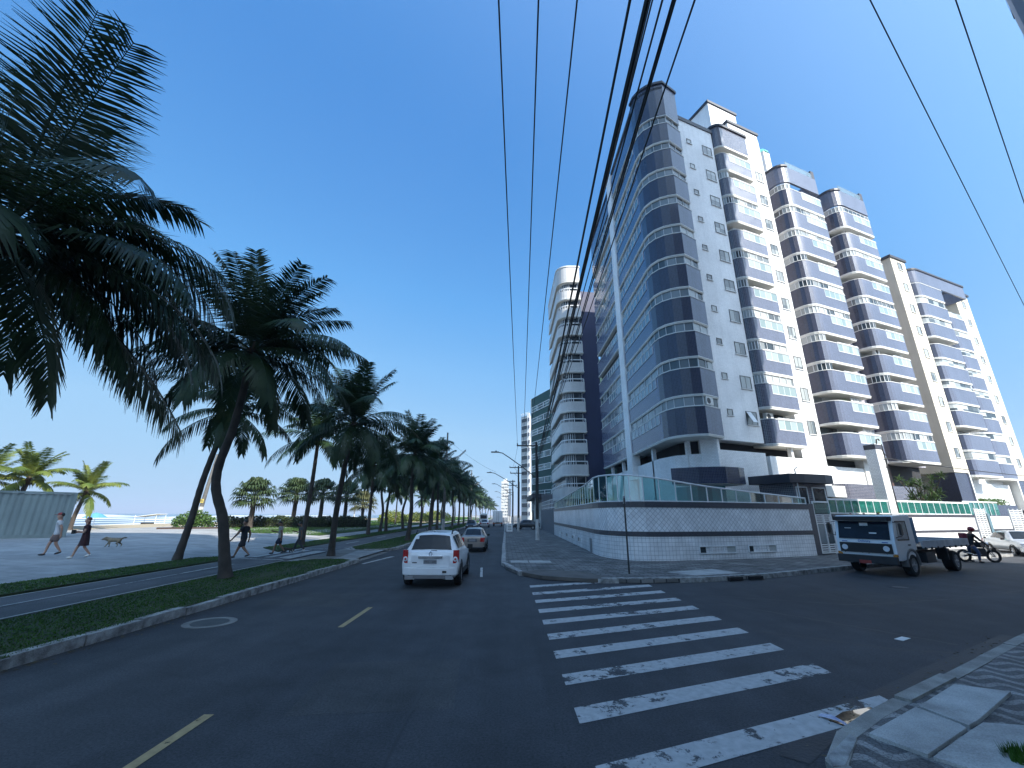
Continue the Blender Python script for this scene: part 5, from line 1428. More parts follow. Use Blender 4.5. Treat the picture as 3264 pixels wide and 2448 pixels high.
def make_boxtruck():
    t = thing('box_truck', 'white box truck with rear doors seen far down the avenue', 'truck', (-1.3, 93, 0), 0)
    wp = MATS['white_car_paint']
    MB().box((0, 2.2, 1.95), (2.05, 4.4, 2.3)).build('cargo_box', wp, t, bevel=.03)
    for sx in (-1, 1):
        d = MB().box((sx*.5, -.025, 1.95), (.96, .04, 2.15)).build('rear_door', wp, t)
        MB().tube([(sx*.2, -.07, .9), (sx*.2, -.07, 2.95)], .02, 6).build('lock_rod', STEEL_DK, d)
        MB().box((sx*.85, -.05, .68), (.28, .06, .12)).build('tail_light', REDLAMP, t)
        for y in (.9, 4.9): wheel(t, sx*.85, y, .4, .26, side=sx)
    MB().box((0, -.02, .62), (2.0, .1, .16)).build('bumper', M('orange_bumper', (.4, .12, .04), .5, .1, 3.), t)
    MB().box((0, 2.5, .72), (.9, 5.2, .2)).build('chassis', STEEL_DK, t)
    MB().box((0, 5.3, 1.4), (1.95, 1.6, 1.5)).build('cab', wp, t, bevel=.12)
make_boxtruck()
# ------------------------------------------------------------------ flatbed truck (front faces the junction)
def make_flatbed():
    t = thing('flatbed_truck', 'old white flatbed truck with black sun visor parked at the kerb', 'truck', (15.25, 18.72, 0), R(-63)+PI)
    # local frame: front bumper at y=0 facing +y ; x to the vehicle's right
    wp = car_paint('old_white_paint', (.74, .78, .8)); W = 1.06
    def Y(v): return -v
    def prof(pts, x0, x1):  # side profile (distance from front, z) extruded across
        mb = MB(); n = len(pts)
        mb.v += [(x0, Y(a), b) for a, b in pts]+[(x1, Y(a), b) for a, b in pts]
        mb.face(range(n)); mb.face([n+i for i in range(n)][::-1])
        for i in range(n): j = (i+1) % n; mb.face([i, n+i, n+j, j])
        return mb
    prof([(.06, .62), (.0, .8), (.02, 1.36), (.2, 2.2), (.34, 2.36), (1.75, 2.4), (1.8, 2.3), (1.82, .98), (1.64, .98), (1.55, .72), (.3, .6)], -W, W).build('cab', wp, t, bevel=.05)
    prof([(.005, 1.41), (-.012, 1.41), (.17, 2.12), (.19, 2.12)], -.92, .92).build('windscreen', GLASS('truck_windscreen', (.008, .012, .022), .05, spec=.22), t)
    v = MB().prism([(-1.04, Y(.24)), (-1.0, .08), (-.5, .16), (.5, .16), (1.0, .08), (1.04, Y(.24))], 2.15, 2.32).build('sun_visor', BLACKP, t, bevel=.02)
    MB().box((0, .012, 1.06), (1.86, .05, .38)).build('grille', BLACKP, t, bevel=.015)
    for sx in (-1, 1):
        l = MB(); l.lathe([(.11, .03), (.11, .055), (.085, .06), (.02, .05)], 20, (sx*.74, .0, 1.06), 'y'); l.build('headlight', LAMPW, t)
        MB().box((sx*.98, .0, .82), (.16, .05, .1)).build('indicator', M('amber_lamp', (.5, .2, .03), .2, .1, 6.), t)
        # side window, door
        sw = MB(); x = sx*(W+.012)
        sw.poly([(x, Y(.28), 1.42), (x, Y(1.22), 1.42), (x, Y(1.22), 2.1), (x, Y(.42), 2.1)]); sw.build('side_window', GLASS('truck_side_glass', (.2, .24, .26), .05), t)
        wf = MB()
        for (a, b, c, d) in ((.26, 1.38, 1.26, 1.43), (.36, 2.1, 1.26, 2.15), (1.22, 1.4, 1.27, 2.12)): wf.box((sx*(W+.006), Y((a+c)/2), (b+d)/2), (.022, c-a, d-b))
        wf.build('window_frame', BLACKP, t)
        MB().box((sx*(W+.02), Y(1.15), 1.2), (.03, .16, .04)).build('door_handle', BLACKP, t)
        m = MB(); m.box((sx*(W+.24), Y(.12), 1.82), (.06, .18, .42)); m.tube([(sx*W, Y(.2), 2.1), (sx*(W+.24), Y(.12), 2.06), (sx*(W+.24), Y(.12), 1.58), (sx*W, Y(.2), 1.5)], .016, 6)
        m.build('wing_mirror', BLACKP, t)
        half_arch(t, M('grey_mudguard', (.16, .16, .16), .6, .2, 3.), sx*1.085, Y(1.2), .47, .5, .6, sx, .22)
        wheel(t, sx*.93, Y(1.2), .43, .27, side=sx); wheel(t, sx*.9, Y(5.3), .43, .4, side=sx)
        MB().box((sx*.9, Y(4.55), .75), (.4, .05, .5)).build('mud_flap', BLACKP, t)
    MB().box((0, .06, .62), (2.1, .16, .3)).build('bumper', STEEL_DK, t, bevel=.03)
    plate(t, (.05, .15, .52), '', .42, PI, M('red_plate', (.3, .04, .03), .5, .1, 5.))
    MB().box((0, Y(.0)+.012, .86), (1.9, .03, .05)).build('front_trim', RIM, t)
    me = lettering('Delivery', .13, M('blue_lettering', (.03, .12, .4), .5, .1, 3.), t, (0, .008, 1.33), (PI/2, 0, PI), .003, 'badge')
    m = MB()
    for x in (-.72, .72): m.box((x, .008, 1.3), (.2, .012, .03))
    m.build('side_badge', MATS['blue_lettering'], t)
    m = MB(); m.box((-.35, -.05, 1.62), (.26, .012, .12)); m.box((.55, -.1, 1.72), (.24, .012, .26)); m.box((-.05, -.13, 1.98), (.3, .012, .16)); m.build('papers', FRAME, t)
    for x in (-.5, 0, .5): MB().lathe([(.05, 0), (.05, .05), (.03, .07)], 8, (x, Y(.5), 2.39)).build('roof_light', M('roof_lamp', (.3, .12, .1), .4, .1, 4.), t)
    m = MB()
    for sx in (-1, 1):
        m.tube([(sx*.35, .0, 1.43), (sx*.35+.3, -.04, 1.56)], .012, 5)
    m.build('wipers', BLACKP, t)
    # chassis and bed
    for sx in (-1, 1): MB().box((sx*.4, Y(4.2), .78), (.1, 5.2, .2)).build('chassis_rail', STEEL_DK, t)
    tank = MB().box((-.85, Y(2.9), .66), (.45, .9, .42)).build('fuel_tank', STEEL_DK, t, bevel=.04)
    MB().box((.85, Y(2.9), .66), (.4, .9, .4)).build('tool_box', STEEL_DK, t, bevel=.03)
    bed = MB().box((0, Y(4.55), 1.06), (2.25, 4.9, .1)).build('bed', STEEL_DK, t)
    wood = M('grey_bed_boards', (.5, .51, .53), .7, .2, 2., streak=.1)
    for sx in (-1, 1): MB().box((sx*1.13, Y(4.55), 1.2), (.05, 4.9, .3)).build('drop_side', wood, t, bevel=.01)
    MB().box((0, Y(7.0), 1.2), (2.2, .05, .3)).build('tailgate', wood, t)
    h = MB()
    for sx in (-1, 1):
        for i in range(8): h.box((sx*1.16, Y(2.3+.62*i), 1.04), (.05, .08, .1))
    h.build('hinges', STEEL_DK, t)
    # leaning headboard rack behind the cab
    hb = MB()
    hb.box((0, Y(2.02), 1.76), (2.15, .05, 1.05)); hb.build('headboard', M('blue_grey_headboard', (.16, .23, .3), .6, .1, 2.), t)
    return t
make_flatbed()
# ------------------------------------------------------------------ motorcycle
def make_motorcycle():
    t = thing('motorcycle', 'dark trail motorcycle stopped behind the flatbed truck', 'motorcycle', (25.75, 24.1, 0), R(-103))
    # local: forward +y
    def wl(y, r):
        w_ = MB(); pts = [(0, y+math.cos(a)*r, .31+math.sin(a)*r) for a in [2*PI*i/24 for i in range(25)]]
        w_.tube(pts, .06, 8, cap=False); o = w_.build('wheel', RUBBER, t)
        m = MB(); m.tube([(0, y+math.cos(a)*r*.88, .31+math.sin(a)*r*.88) for a in [2*PI*i/24 for i in range(25)]], .016, 6, cap=False)
        for i in range(12): a = 2*PI*i/12; m.tube([(0, y, .31), (0, y+math.cos(a)*r*.88, .31+math.sin(a)*r*.88)], .005, 4)
        m.lathe([(.05, -.06), (.05, .06)], 10, (0, y, .31), 'x'); m.build('rim', RIM, o)
    wl(.68, .28); wl(-.66, .27)
    f = MB(); f.tube([(-.07, .68, .31), (-.07, .5, .75), (-.07, .4, 1.02)], .026, 6); f.tube([(.07, .68, .31), (.07, .5, .75), (.07, .4, 1.02)], .026, 6)
    f.build('fork', RIM, t)
    f = MB(); f.tube([(0, .42, .92), (0, .2, .45), (0, -.2, .38), (0, -.3, .72), (0, .38, .9)], .03, 6); f.tube([(.1, -.2, .38), (.1, -.66, .31)], .025, 6); f.tube([(-.1, -.2, .38), (-.1, -.66, .31)], .025, 6); f.build('frame', STEEL_DK, t)
    MB().box((0, .04, .5), (.32, .52, .42)).build('engine', STEEL_DK, t, bevel=.04)
    MB().prism([(-.13, .35), (.13, .35), (.18, .1), (.13, -.15), (-.13, -.15), (-.18, .1)], .74, 1.02).build('tank', M('dark_tank', (.03, .03, .035), .25, .1, 3., coat=.6), t, bevel=.04)
    MB().box((0, -.42, .86), (.22, .68, .1), 0, rx=R(-6)).build('seat', BLACKP, t, bevel=.03)
    MB().box((0, .7, .68), (.13, .5, .03), 0, rx=R(-8)).build('front_mudguard', BLACKP, t)
    MB().box((0, -.86, .82), (.15, .4, .03), 0, rx=R(18)).build('rear_mudguard', BLACKP, t)
    MB().tube([(-.36, .24, 1.1), (-.15, .36, 1.06), (.15, .36, 1.06), (.36, .24, 1.1)], .016, 6).build('handlebar', STEEL_DK, t)
    MB().lathe([(.09, .0), (.09, .08), (.05, .11)], 14, (0, .47, .93), 'y').build('headlight', LAMPW, t)
    MB().tube([(.12, .1, .4), (.14, -.3, .38), (.15, -.75, .52)], .04, 8).build('exhaust', RIM, t)
    m = MB()
    for sx in (-1, 1): m.tube([(sx*.28, .28, 1.1), (sx*.32, .3, 1.25)], .008, 4); m.box((sx*.33, .3, 1.28), (.12, .03, .07))
    m.build('mirror', BLACKP, t)
make_motorcycle()
# ------------------------------------------------------------------ people and dog (skinned skeletons)
def skin_obj(name, verts, edges, radii, mat, parent=None, sub=1, root=0):
    me = bpy.data.meshes.new(name); me.from_pydata([tuple(v) for v in verts], edges, [])
    o = bpy.data.objects.new(name, me); COL.objects.link(o)
    md = o.modifiers.new('Skin', 'SKIN'); md.use_smooth_shade = True
    for i, r in enumerate(radii):
        d = me.skin_vertices[0].data[i]; d.radius = r if isinstance(r, tuple) else (r, r); d.use_root = (i == root)
    o.modifiers.new('Subdivision', 'SUBSURF').levels = sub; o.modifiers['Subdivision'].render_levels = sub
    me.materials.append(mat)
    # keep the evaluated surface as plain mesh
    dg = bpy.context.evaluated_depsgraph_get()
    m2 = bpy.data.meshes.new_from_object(o.evaluated_get(dg)); m2.name = name
    bpy.data.objects.remove(o)
    o = bpy.data.objects.new(name, m2); COL.objects.link(o)
    if not m2.materials: m2.materials.append(mat)
    if parent: o.parent = parent
    return o
def ell(mb, c, r, n=10, m=7, z0=-1., z1=1.):
    k0 = len(mb.v)
    for i in range(m+1):
        t = lerp(z0, z1, i/m); q = math.sqrt(max(0, 1-t*t))
        for j in range(n):
            a = 2*PI*j/n; mb.v.append((c[0]+r[0]*q*math.cos(a), c[1]+r[1]*q*math.sin(a), c[2]+r[2]*t))
    for i in range(m):
        for j in range(n):
            a, b = k0+i*n+j, k0+i*n+(j+1) % n; mb.face([a, b, b+n, a+n])
    mb.face([k0+j for j in range(n)][::-1]); mb.face([k0+m*n+j for j in range(n)])
HAIR_D = M('dark_hair', (.015, .011, .01), .5, .3, 9.)
def eyes(t, v, k):
    m = MB(); c = v[6]
    for s in (1, -1): ell(m, (c.x+s*.035*k, c.y+.098*k, c.z+.012*k), (.013*k, .008*k, .008*k), 6, 4)
    m.box((c.x, c.y+.1*k, c.z-.062*k), (.045*k, .012*k, .008*k)); m.build('eyes_and_mouth', HAIR_D, t)
def person(label, loc, rz, H=1.75, stride=.3, arms=((.2, .15), (-.25, .3)), shirt=None, pants=None, skin=SKIN_L, hair=None, hair_len=0, cap=None, shoe=BLACKP, dress=None, lean=.03, legs=None, sleeve=.55, pants_len=.8, group=None, build=1., hold=None, straddle=0., head_turn=0., headdrop=0.):
    """local frame: faces +y. stride: how far the right foot is ahead of the left"""
    t = thing('person', label, 'person', loc, rz, group); k = H/1.75
    V = lambda x, y, z: Vector((x*k*(build if abs(x) > .05 else 1), (y+lean*max(0, z-.9)*2)*k, z*k))
    hipz = .93-.35*abs(stride)*.3-straddle*.1
    v = [V(0, 0, hipz), V(0, 0, 1.08), V(0, .01, 1.25), V(0, 0, 1.40), V(0, .005, 1.49), V(0, .02-headdrop*.3, 1.555-headdrop*.2), V(0, .03+headdrop, 1.66-headdrop*.6), V(0, .02+headdrop*1.2, 1.735-headdrop*.8)]
    e_ = [(i, i+1) for i in range(7)]; kb = .78 if (shirt or dress) else 1.; r = [(.14*build*kb, .1*kb), (.125*build*kb, .09*kb), (.14*build*kb, .1*kb), (.12*build*kb, .09*kb), .062, (.08, .085), (.098, .115), (.075, .09)]
    # nose and ears
    n0 = len(v); v += [V(0, .14+headdrop, 1.63-headdrop*.6), V(.092, .02+headdrop, 1.64-headdrop*.6), V(-.092, .02+headdrop, 1.64-headdrop*.6)]; e_ += [(6, n0), (6, n0+1), (6, n0+2)]; r += [.018, .022, .022]
    sh, kn = {}, {}
    for s, (fy, by) in ((1, arms[0]), (-1, arms[1])):
        # shoulder, elbow, wrist ; fy swing forward at elbow, by bend of forearm
        i0 = len(v); bent = by
        S = V(s*.175, 0, 1.40); Eb = V(s*.215, fy*.6, 1.40-.285*math.cos(min(1.2, abs(fy)))); Wr = Eb+Vector((-s*.02-s*.17*max(0, min(1, bent-.6)), fy*.25+math.sin(bent)*.26, -.25*math.cos(bent)))*k
        Hn = Wr+(Wr-Eb).normalized()*.085*k
        v += [S, Eb, Wr, Hn]; e_ += [(3, i0), (i0, i0+1), (i0+1, i0+2), (i0+2, i0+3)]; r += [.055*build, .043*build, .029, (.042, .022)]
        d = (Wr-Eb).normalized(); sd_ = d.cross(Vector((1, 0, 0))).normalized() if abs(d.x) < .9 else Vector((0, 1, 0))
        for q in range(4):
            j = len(v); b = Hn+sd_*(q-1.5)*.019*k; L = (.062, .072, .068, .052)[q]
            v += [b+d*.03*k, b+d*(.03+L*.55)*k+Vector((-s*.008, 0, 0)), b+d*(.03+L)*k+Vector((-s*.022, 0, 0))]; e_ += [(i0+3, j), (j, j+1), (j+1, j+2)]; r += [.0095, .009, .007]
        j = len(v); v += [Wr+d*.04*k+sd_*.034*k, Wr+d*.085*k+sd_*.052*k]; e_ += [(i0+2, j), (j, j+1)]; r += [.011, .009]
        sh[s] = (S, Eb, Wr, Hn)
    for s in (1, -1):
        i0 = len(v); f = stride*s
        Hp = V(s*(.09+straddle*.1), 0, hipz-.05)
        if legs: K, A, T = [Vector(q)*k for q in legs[s]]
        else:
            back = f < 0
            A = V(s*(.085+straddle*.25), f*.95-(.04 if back else 0), .09+(.07*abs(f)/.3 if back else 0)); K = V(s*(.1+straddle*.22), f*.45+.07, .49+(.0)); T = A+Vector((s*.02, .14, -.06+(-.03 if back else 0)))*k
        v += [Hp, K, A, T]; e_ += [(0, i0), (i0, i0+1), (i0+1, i0+2), (i0+2, i0+3)]; r += [(.08 if pants or dress else .088)*build, .056*build, .04, (.038, .026)]
        kn[s] = (Hp, K, A, T)
    body_ = skin_obj('body', v, e_, [q if not isinstance(q, tuple) else q for q in r], skin, t)
    # clothing
    if dress:
        m = MB()
        prof = [(.225, hipz-.36), (.2, hipz-.2), (.175, hipz-.02), (.145, 1.1), (.155, 1.25), (.15, 1.38), (.07, 1.47)]
        K0 = len(m.v); n = 14
        for (rr_, z) in prof:
            for j in range(n):
                a = 2*PI*j/n; m.v.append(tuple(V(0, 0, z)+Vector((rr_*1.12*math.cos(a), rr_*.85*math.sin(a), 0))*k*build))
        for i in range(len(prof)-1):
            for j in range(n):
                a, b = K0+i*n+j, K0+i*n+(j+1) % n; m.face([a, b, b+n, a+n])
        m.face([K0+(len(prof)-1)*n+j for j in range(n)])
        m.build('dress', dress, t, smooth=70)
        for s in (1, -1):
            S, Eb, Wr, Hn = sh[s]; MB().tube([S+Vector((-s*.06, 0, .0)), S, S.lerp(Eb, .4)], [.08*k, .078*k, .066*k], 10).build('sleeve', dress, t, smooth=70)
    if shirt:
        vv = [v[0]+Vector((0, .0, -.13*k)), v[0].lerp(v[1], .4), v[1], v[2], v[3], v[3]+Vector((0, 0, .05*k))]; ee = [(0, 1), (1, 2), (2, 3), (3, 4), (4, 5)]; rr_ = [(.185*build, .15), (.17*build, .135), (.155*build, .118), (.17*build, .126), (.15*build, .114), .085]
        for s in (1, -1):
            S, Eb, Wr, Hn = sh[s]; i0 = len(vv)
            if sleeve <= 1: vv += [S, S.lerp(Eb, sleeve)]; ee += [(4, i0), (i0, i0+1)]; rr_ += [.078*build, .066*build]
            else: vv += [S, Eb, Wr]; ee += [(4, i0), (i0, i0+1), (i0+1, i0+2)]; rr_ += [.078*build, .058*build, .044]
        skin_obj('shirt', vv, ee, rr_, shirt, t)
    if pants:
        vv = [v[0]+Vector((0, 0, .1*k)), v[0]+Vector((0, 0, -.03*k))]; ee = [(0, 1)]; rr_ = [(.158*build, .12), (.16*build, .122)]
        for s in (1, -1):
            Hp, K, A, T = kn[s]; i0 = len(vv)
            if pants_len <= 1: vv += [Hp, Hp.lerp(K, pants_len)]; ee += [(1, i0), (i0, i0+1)]; rr_ += [.106*build, .098*build]
            else: vv += [Hp, K, K.lerp(A, .95)]; ee += [(1, i0), (i0, i0+1), (i0+1, i0+2)]; rr_ += [.104*build, .074*build, .058]
        skin_obj('trousers' if pants_len > 1 else 'shorts', vv, ee, rr_, pants, t)
    for s in (1, -1):
        Hp, K, A, T = kn[s]; d = (T-A); d.z = min(d.z, 0)
        m = MB(); ell(m, (0, 0, 0), (.05*k, .125*k, .045*k), 10, 6); o = m.build('shoe', shoe, t, A+Vector((0, .075, -.045))*k, smooth=70)
        if (stride*s) < 0 and not legs: o.rotation_euler.x = -.35
    hc = v[6].lerp(v[7], .35); eyes(t, v, k)
    if hair:
        m = MB(); ell(m, (hc.x, hc.y-.03*k, hc.z+.012*k), (.094*k, .105*k, .105*k), 12, 7, -.55)
        if hair_len: ell(m, (hc.x, hc.y-.055*k, hc.z-.02*k-hair_len*.45*k), (.085*k, .06*k, hair_len*.62*k), 10, 6)
        m.build('hair', hair, t, smooth=70)
    if cap and straddle:
        m = MB(); ell(m, (hc.x, hc.y+.01*k, hc.z-.015*k), (.135*k, .155*k, .15*k), 14, 9, -.8); m.build('helmet', cap, t, smooth=60)
        m = MB(); ell(m, (hc.x, hc.y+.03*k, hc.z-.02*k), (.125*k, .145*k, .06*k), 14, 6); m.build('visor', CARGLASS, t, smooth=60)
    elif cap:
        m = MB(); ell(m, (hc.x, hc.y, hc.z+.018*k), (.096*k, .108*k, .1*k), 12, 6, .0); m.box((hc.x, hc.y+.135*k, hc.z+.02*k), (.14*k, .12*k, .015)); m.build('cap', cap, t, smooth=60)
    if hold: hold(t, sh, k)
    return t
HAIR_D = M('dark_hair', (.015, .011, .01), .5, .3, 9.); HAIR_R = M('auburn_hair', (.09, .025, .015), .45, .3, 9.)
def cloth(n, c): return M(n, c, .9, .12, 5., bump=.004)
def bag(t, sh, k):
    m = MB(); p = sh[1][3]; m.box((p.x-.05, p.y+.03, p.z-.02), (.22, .12, .17)); m.build('handbag', BLACKP, t, bevel=.03)
person('man in white t-shirt, red cap and brown shorts strolling by the container', (-19.9, 20.3, .5), R(130), 1.76, .24, ((.1, .15), (-.2, .12)), cloth('white_tee', (.6, .6, .62)), cloth('brown_shorts', (.16, .11, .1)), SKIN_L, HAIR_D, 0, cloth('red_cap', (.3, .05, .05)), head_turn=.3, pants_len=.85, build=1.12)
person('woman with long auburn hair in a dark dress walking with folded arms', (-18.35, 20.0, .42), R(122), 1.66, .3, ((.08, 1.75), (.05, 1.6)), None, None, SKIN_L, HAIR_R, .3, None, SLABW, dress=cloth('maroon_dress', (.035, .012, .014)), hold=bag)
person('man in dark clothes and shorts striding across the promenade', (-12.95, 22.6, .2), R(92), 1.78, .4, ((-.22, .25), (.3, .5)), cloth('navy_tee', (.02, .022, .03)), cloth('dark_shorts', (.022, .024, .03)), SKIN_D, HAIR_D, build=1.32, pants_len=.95)
person('man in pale t-shirt and dark shorts looking down beside the zebra marking', (-12.3, 24.9, .2), R(105), 1.72, .3, ((.12, 1.9), (-.2, .2)), cloth('pale_tee', (.4, .38, .35)), cloth('navy_shorts', (.02, .025, .05)), SKIN_D, HAIR_D, headdrop=.07, pants_len=.95, build=1.15)
person('woman in grey top and trousers with long dark hair by the zebra marking', (-11.75, 26.1, .2), R(105), 1.66, .3, ((.1, 1.9), (-.15, .2)), cloth('grey_top', (.12, .13, .13)), cloth('grey_leggings', (.06, .065, .075)), SKIN_D, HAIR_D, .28, headdrop=.06, pants_len=2, shoe=SLABW, build=.9)
person('distant standing person in dark clothes among the palm trunks', (-17.4, 66, .35), R(200), 1.75, .12, ((.05, .1), (-.05, .1)), cloth('dark_top', (.03, .03, .035)), cloth('dark_trousers', (.025, .025, .03)), SKIN_D, HAIR_D, pants_len=2)
person('motorcycle rider in dark jacket and jeans with a red helmet, feet on the road', (25.35, 23.98, 0), R(-103), 1.76, 0., ((.45, .5), (.45, .5)), cloth('dark_jacket', (.02, .02, .026)), cloth('blue_jeans', (.05, .08, .16)), SKIN_D, None, 0, M('red_helmet', (.25, .02, .03), .25, .1, 4., coat=.6), lean=.12, sleeve=2, pants_len=2, straddle=.9)
bp = MB(); bp.box((0, -.24, 1.28), (.34, .2, .42)); bpo = bp.build('rucksack', cloth('magenta_bag', (.16, .025, .05)), None, (25.35, 23.98, 0), R(-103), bevel=.05); tag(bpo, 'magenta rucksack on the back of the motorcycle rider', 'rucksack')
def dog(label, loc, rz, fur, s=1.):
    t = thing('dog', label, 'dog', loc, rz); t.scale = (s, s, s)
    v = [(0, -.24, .38), (0, -.06, .36), (0, .14, .37), (0, .25, .40), (0, .34, .44), (0, .43, .41), (0, .50, .385), (0, -.32, .42), (0, -.42, .47), (0, -.5, .45)]
    e_ = [(0, 1), (1, 2), (2, 3), (3, 4), (4, 5), (5, 6), (0, 7), (7, 8), (8, 9)]; r = [.095, .105, .12, .085, .08, .045, .03, .035, .03, .02]
    for sx in (-1, 1):
        i = len(v); f = .12 if sx > 0 else -.04
        v += [(sx*.07, .16, .26), (sx*.07, .16+f*.6, .14), (sx*.07, .17+f, .025), (sx*.07, .2+f, .015)]; e_ += [(2, i), (i, i+1), (i+1, i+2), (i+2, i+3)]; r += [.055, .034, .024, .022]
        i = len(v); g = -.1 if sx > 0 else .06
        v += [(sx*.075, -.22, .26), (sx*.075, -.18+g, .17), (sx*.075, -.28+g, .11), (sx*.075, -.25+g, .025), (sx*.075, -.21+g, .015)]; e_ += [(0, i), (i, i+1), (i+1, i+2), (i+2, i+3), (i+3, i+4)]; r += [.065, .045, .028, .024, .022]
        i = len(v); v += [(sx*.05, .33, .5), (sx*.075, .33, .45)]; e_ += [(4, i), (i, i+1)]; r += [.025, .018]
    o = skin_obj('body', v, e_, r, fur, t)
    mb = MB(); rr_ = random.Random(3)
    me = o.data
    for p in [q_ for q_ in me.polygons if q_.center[2] > .27]:
        for q in range(2):
            c = Vector(p.center); n_ = Vector(p.normal); d = (n_*.5+Vector((rr_.uniform(-.4, .4), -.6, -.5+rr_.uniform(-.3, .3)))).normalized()*rr_.uniform(.03, .06); s = n_.orthogonal().normalized()*.012
            mb.poly([c-s, c+s, c+d])
    mb.build('coat', fur, t)
    m = MB(); ell(m, (0, .525, .395), (.02, .015, .015), 8, 5); m.build('nose', BLACKP, t)
dog('shaggy tan dog trotting on the promenade', (-21.2, 24.8, .55), R(128), LEAF('tan_fur', (.13, .1, .07), (.3, .25, .17), (.38, .33, .24), .05, 6.))

dog('small dark dog at the heels of the two pedestrians by the zebra marking', (-12.15, 25.7, .19), R(105), LEAF('dark_dog_fur', (.03, .025, .02), (.09, .075, .06), None, .05, 6.), .62)
# ------------------------------------------------------------------ palms
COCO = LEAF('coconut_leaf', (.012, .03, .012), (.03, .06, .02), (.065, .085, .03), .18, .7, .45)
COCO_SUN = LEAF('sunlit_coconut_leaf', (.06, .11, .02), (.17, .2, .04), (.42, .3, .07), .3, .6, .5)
FANL = LEAF('fan_palm_leaf', (.02, .04, .012), (.05, .075, .025), (.14, .14, .07), .15, 1.3, .45)
PTRUNK = M('palm_trunk', (.06, .05, .042), .9, .35, 3., bump=.02)
PHEART = M('palm_heart', (.05, .032, .016), .9, .4, 5., bump=.02)
def frond(mb, c, az, e0, e1, L, nl, lf, rr, wleaf=.045, twist=0., seg=12):
    """coconut frond: arching midrib from elevation e0 to e1 (degrees) with two rows of drooping leaflets"""
    p = Vector(c); pts = []; az = R(az)
    tw = R(twist); drp = lerp(1.9, .5, max(0, min(1, (e0+20)/90)))
    dirs = []
    for i in range(seg+1):
        t = i/seg; el = R(lerp(e0, e1, t**1.25)); a = az+tw*t
        d = Vector((math.sin(a)*math.cos(el), math.cos(a)*math.cos(el), math.sin(el)))
        pts.append(p.copy()); dirs.append(d); p = p+d*(L/seg)
    mb.tube(pts, [lerp(.038, .006, (i/seg)**.7)*max(.7, L/4.5) for i in range(seg+1)], 5)
    for i in range(nl):
        t = .1+.9*(i+rr.random()*.6)/nl; f = t*seg; k = min(int(f), seg-1); q = pts[k].lerp(pts[k+1], f-k); d = dirs[k].lerp(dirs[k+1], f-k).normalized()
        side = d.cross(Vector((0, 0, 1)))
        side = side.normalized() if side.length > .05 else Vector((math.cos(az), -math.sin(az), 0))
        upv = side.cross(d).normalized()
        shp = min(1., .45+2.2*t)*(1 if t < .6 else lerp(1., .45, (t-.6)/.4))
        for s in (1, -1):
            l = lf*shp*rr.uniform(.85, 1.12)
            fw = lerp(.35, 1.1, t)+rr.uniform(-.12, .12)
            v = (side*s*(.85+.15*rr.random())+d*fw*.8+upv*(.1+rr.uniform(-.1, .08))+Vector((0, 0, -(.1+.22*t)*drp))).normalized()
            w2 = wleaf*rr.uniform(.8, 1.15)*.5
            n_ = v.cross(upv).normalized()*w2 if abs(v.dot(upv)) < .95 else d*w2
            m1 = q+v*l*.45; m1.z -= l*.1; v2 = (v+Vector((0, 0, -(.25+.5*rr.random())*(.7+t)*drp))).normalized(); m2 = m1+v2*l*.62
            mb.poly([q-n_*.5, q+n_*.5, m1+n_, m1-n_]); mb.poly([m1-n_, m1+n_, m2+n_*.12, m2-n_*.12])
    return pts[-1]
def trunk(parent, pts, r0, r1, mat=PTRUNK):
    """ringed, slightly swollen-footed trunk along pts"""
    P = [Vector(p) for p in pts]; out = []; rad = []
    n = 30
    for i in range(n+1):
        f = i/n*(len(P)-1); k = min(int(f), len(P)-2); t = f-k
        a, b, c_, d = P[max(k-1, 0)], P[k], P[k+1], P[min(k+2, len(P)-1)]
        out.append(a.copy() if 0 else .5*((2*b)+(c_-a)*t+(2*a-5*b+4*c_-d)*t*t+(3*b-a-3*c_+d)*t**3))
        u = i/n; rad.append(lerp(r0, r1, min(1, u*1.1))*(1+.45*math.exp(-u*14))*(1.04 if i % 2 else .97))
    return MB().tube(out, rad, 12).build('trunk', mat, parent, smooth=60)
def heart(parent, c, s=1.):
    rr = random.Random(int(c[2]*100)); m = MB(); c = Vector(c)
    m.tube([c+Vector((0, 0, -.35*s)), c+Vector((0, 0, .1*s)), c+Vector((0, 0, .55*s))], [.16*s, .2*s, .06*s], 9)
    for i in range(10):
        a = rr.uniform(0, 2*PI); d = Vector((math.cos(a), math.sin(a), rr.uniform(-.9, .1))); m.tube([c, c+d*.3*s, c+d*.4*s+Vector((0, 0, -.35*s))], [.035*s, .025*s, .008*s], 5)
    for i in range(5):
        a = rr.uniform(0, 2*PI); ell(m, (c.x+.22*s*math.cos(a), c.y+.22*s*math.sin(a), c.z-.18*s), (.11*s, .11*s, .14*s), 8, 5)
    return m.build('palm_heart', PHEART, parent)
def coconut_palm(base, pts, fr, label, nl=64, lf=.95, wl=.05, seed=0, r0=.17, r1=.12, mat=None, group='coconut palms along the roadside', s=1.):
    t = thing('coconut_palm', label, 'palm tree', base, 0, group); rr = random.Random(seed)
    trunk(t, pts, r0, r1); c = Vector(pts[-1]); heart(t, c, s)
    for (az, e0, e1, L, tw) in fr:
        m = MB(); frond(m, c+Vector((math.sin(R(az))*.1, math.cos(R(az))*.1, .1+e0*.003)), az, e0, e1, L, nl, lf*L/4.4, rr, wl, tw)
        m.build('frond', mat or COCO, t)
    return t
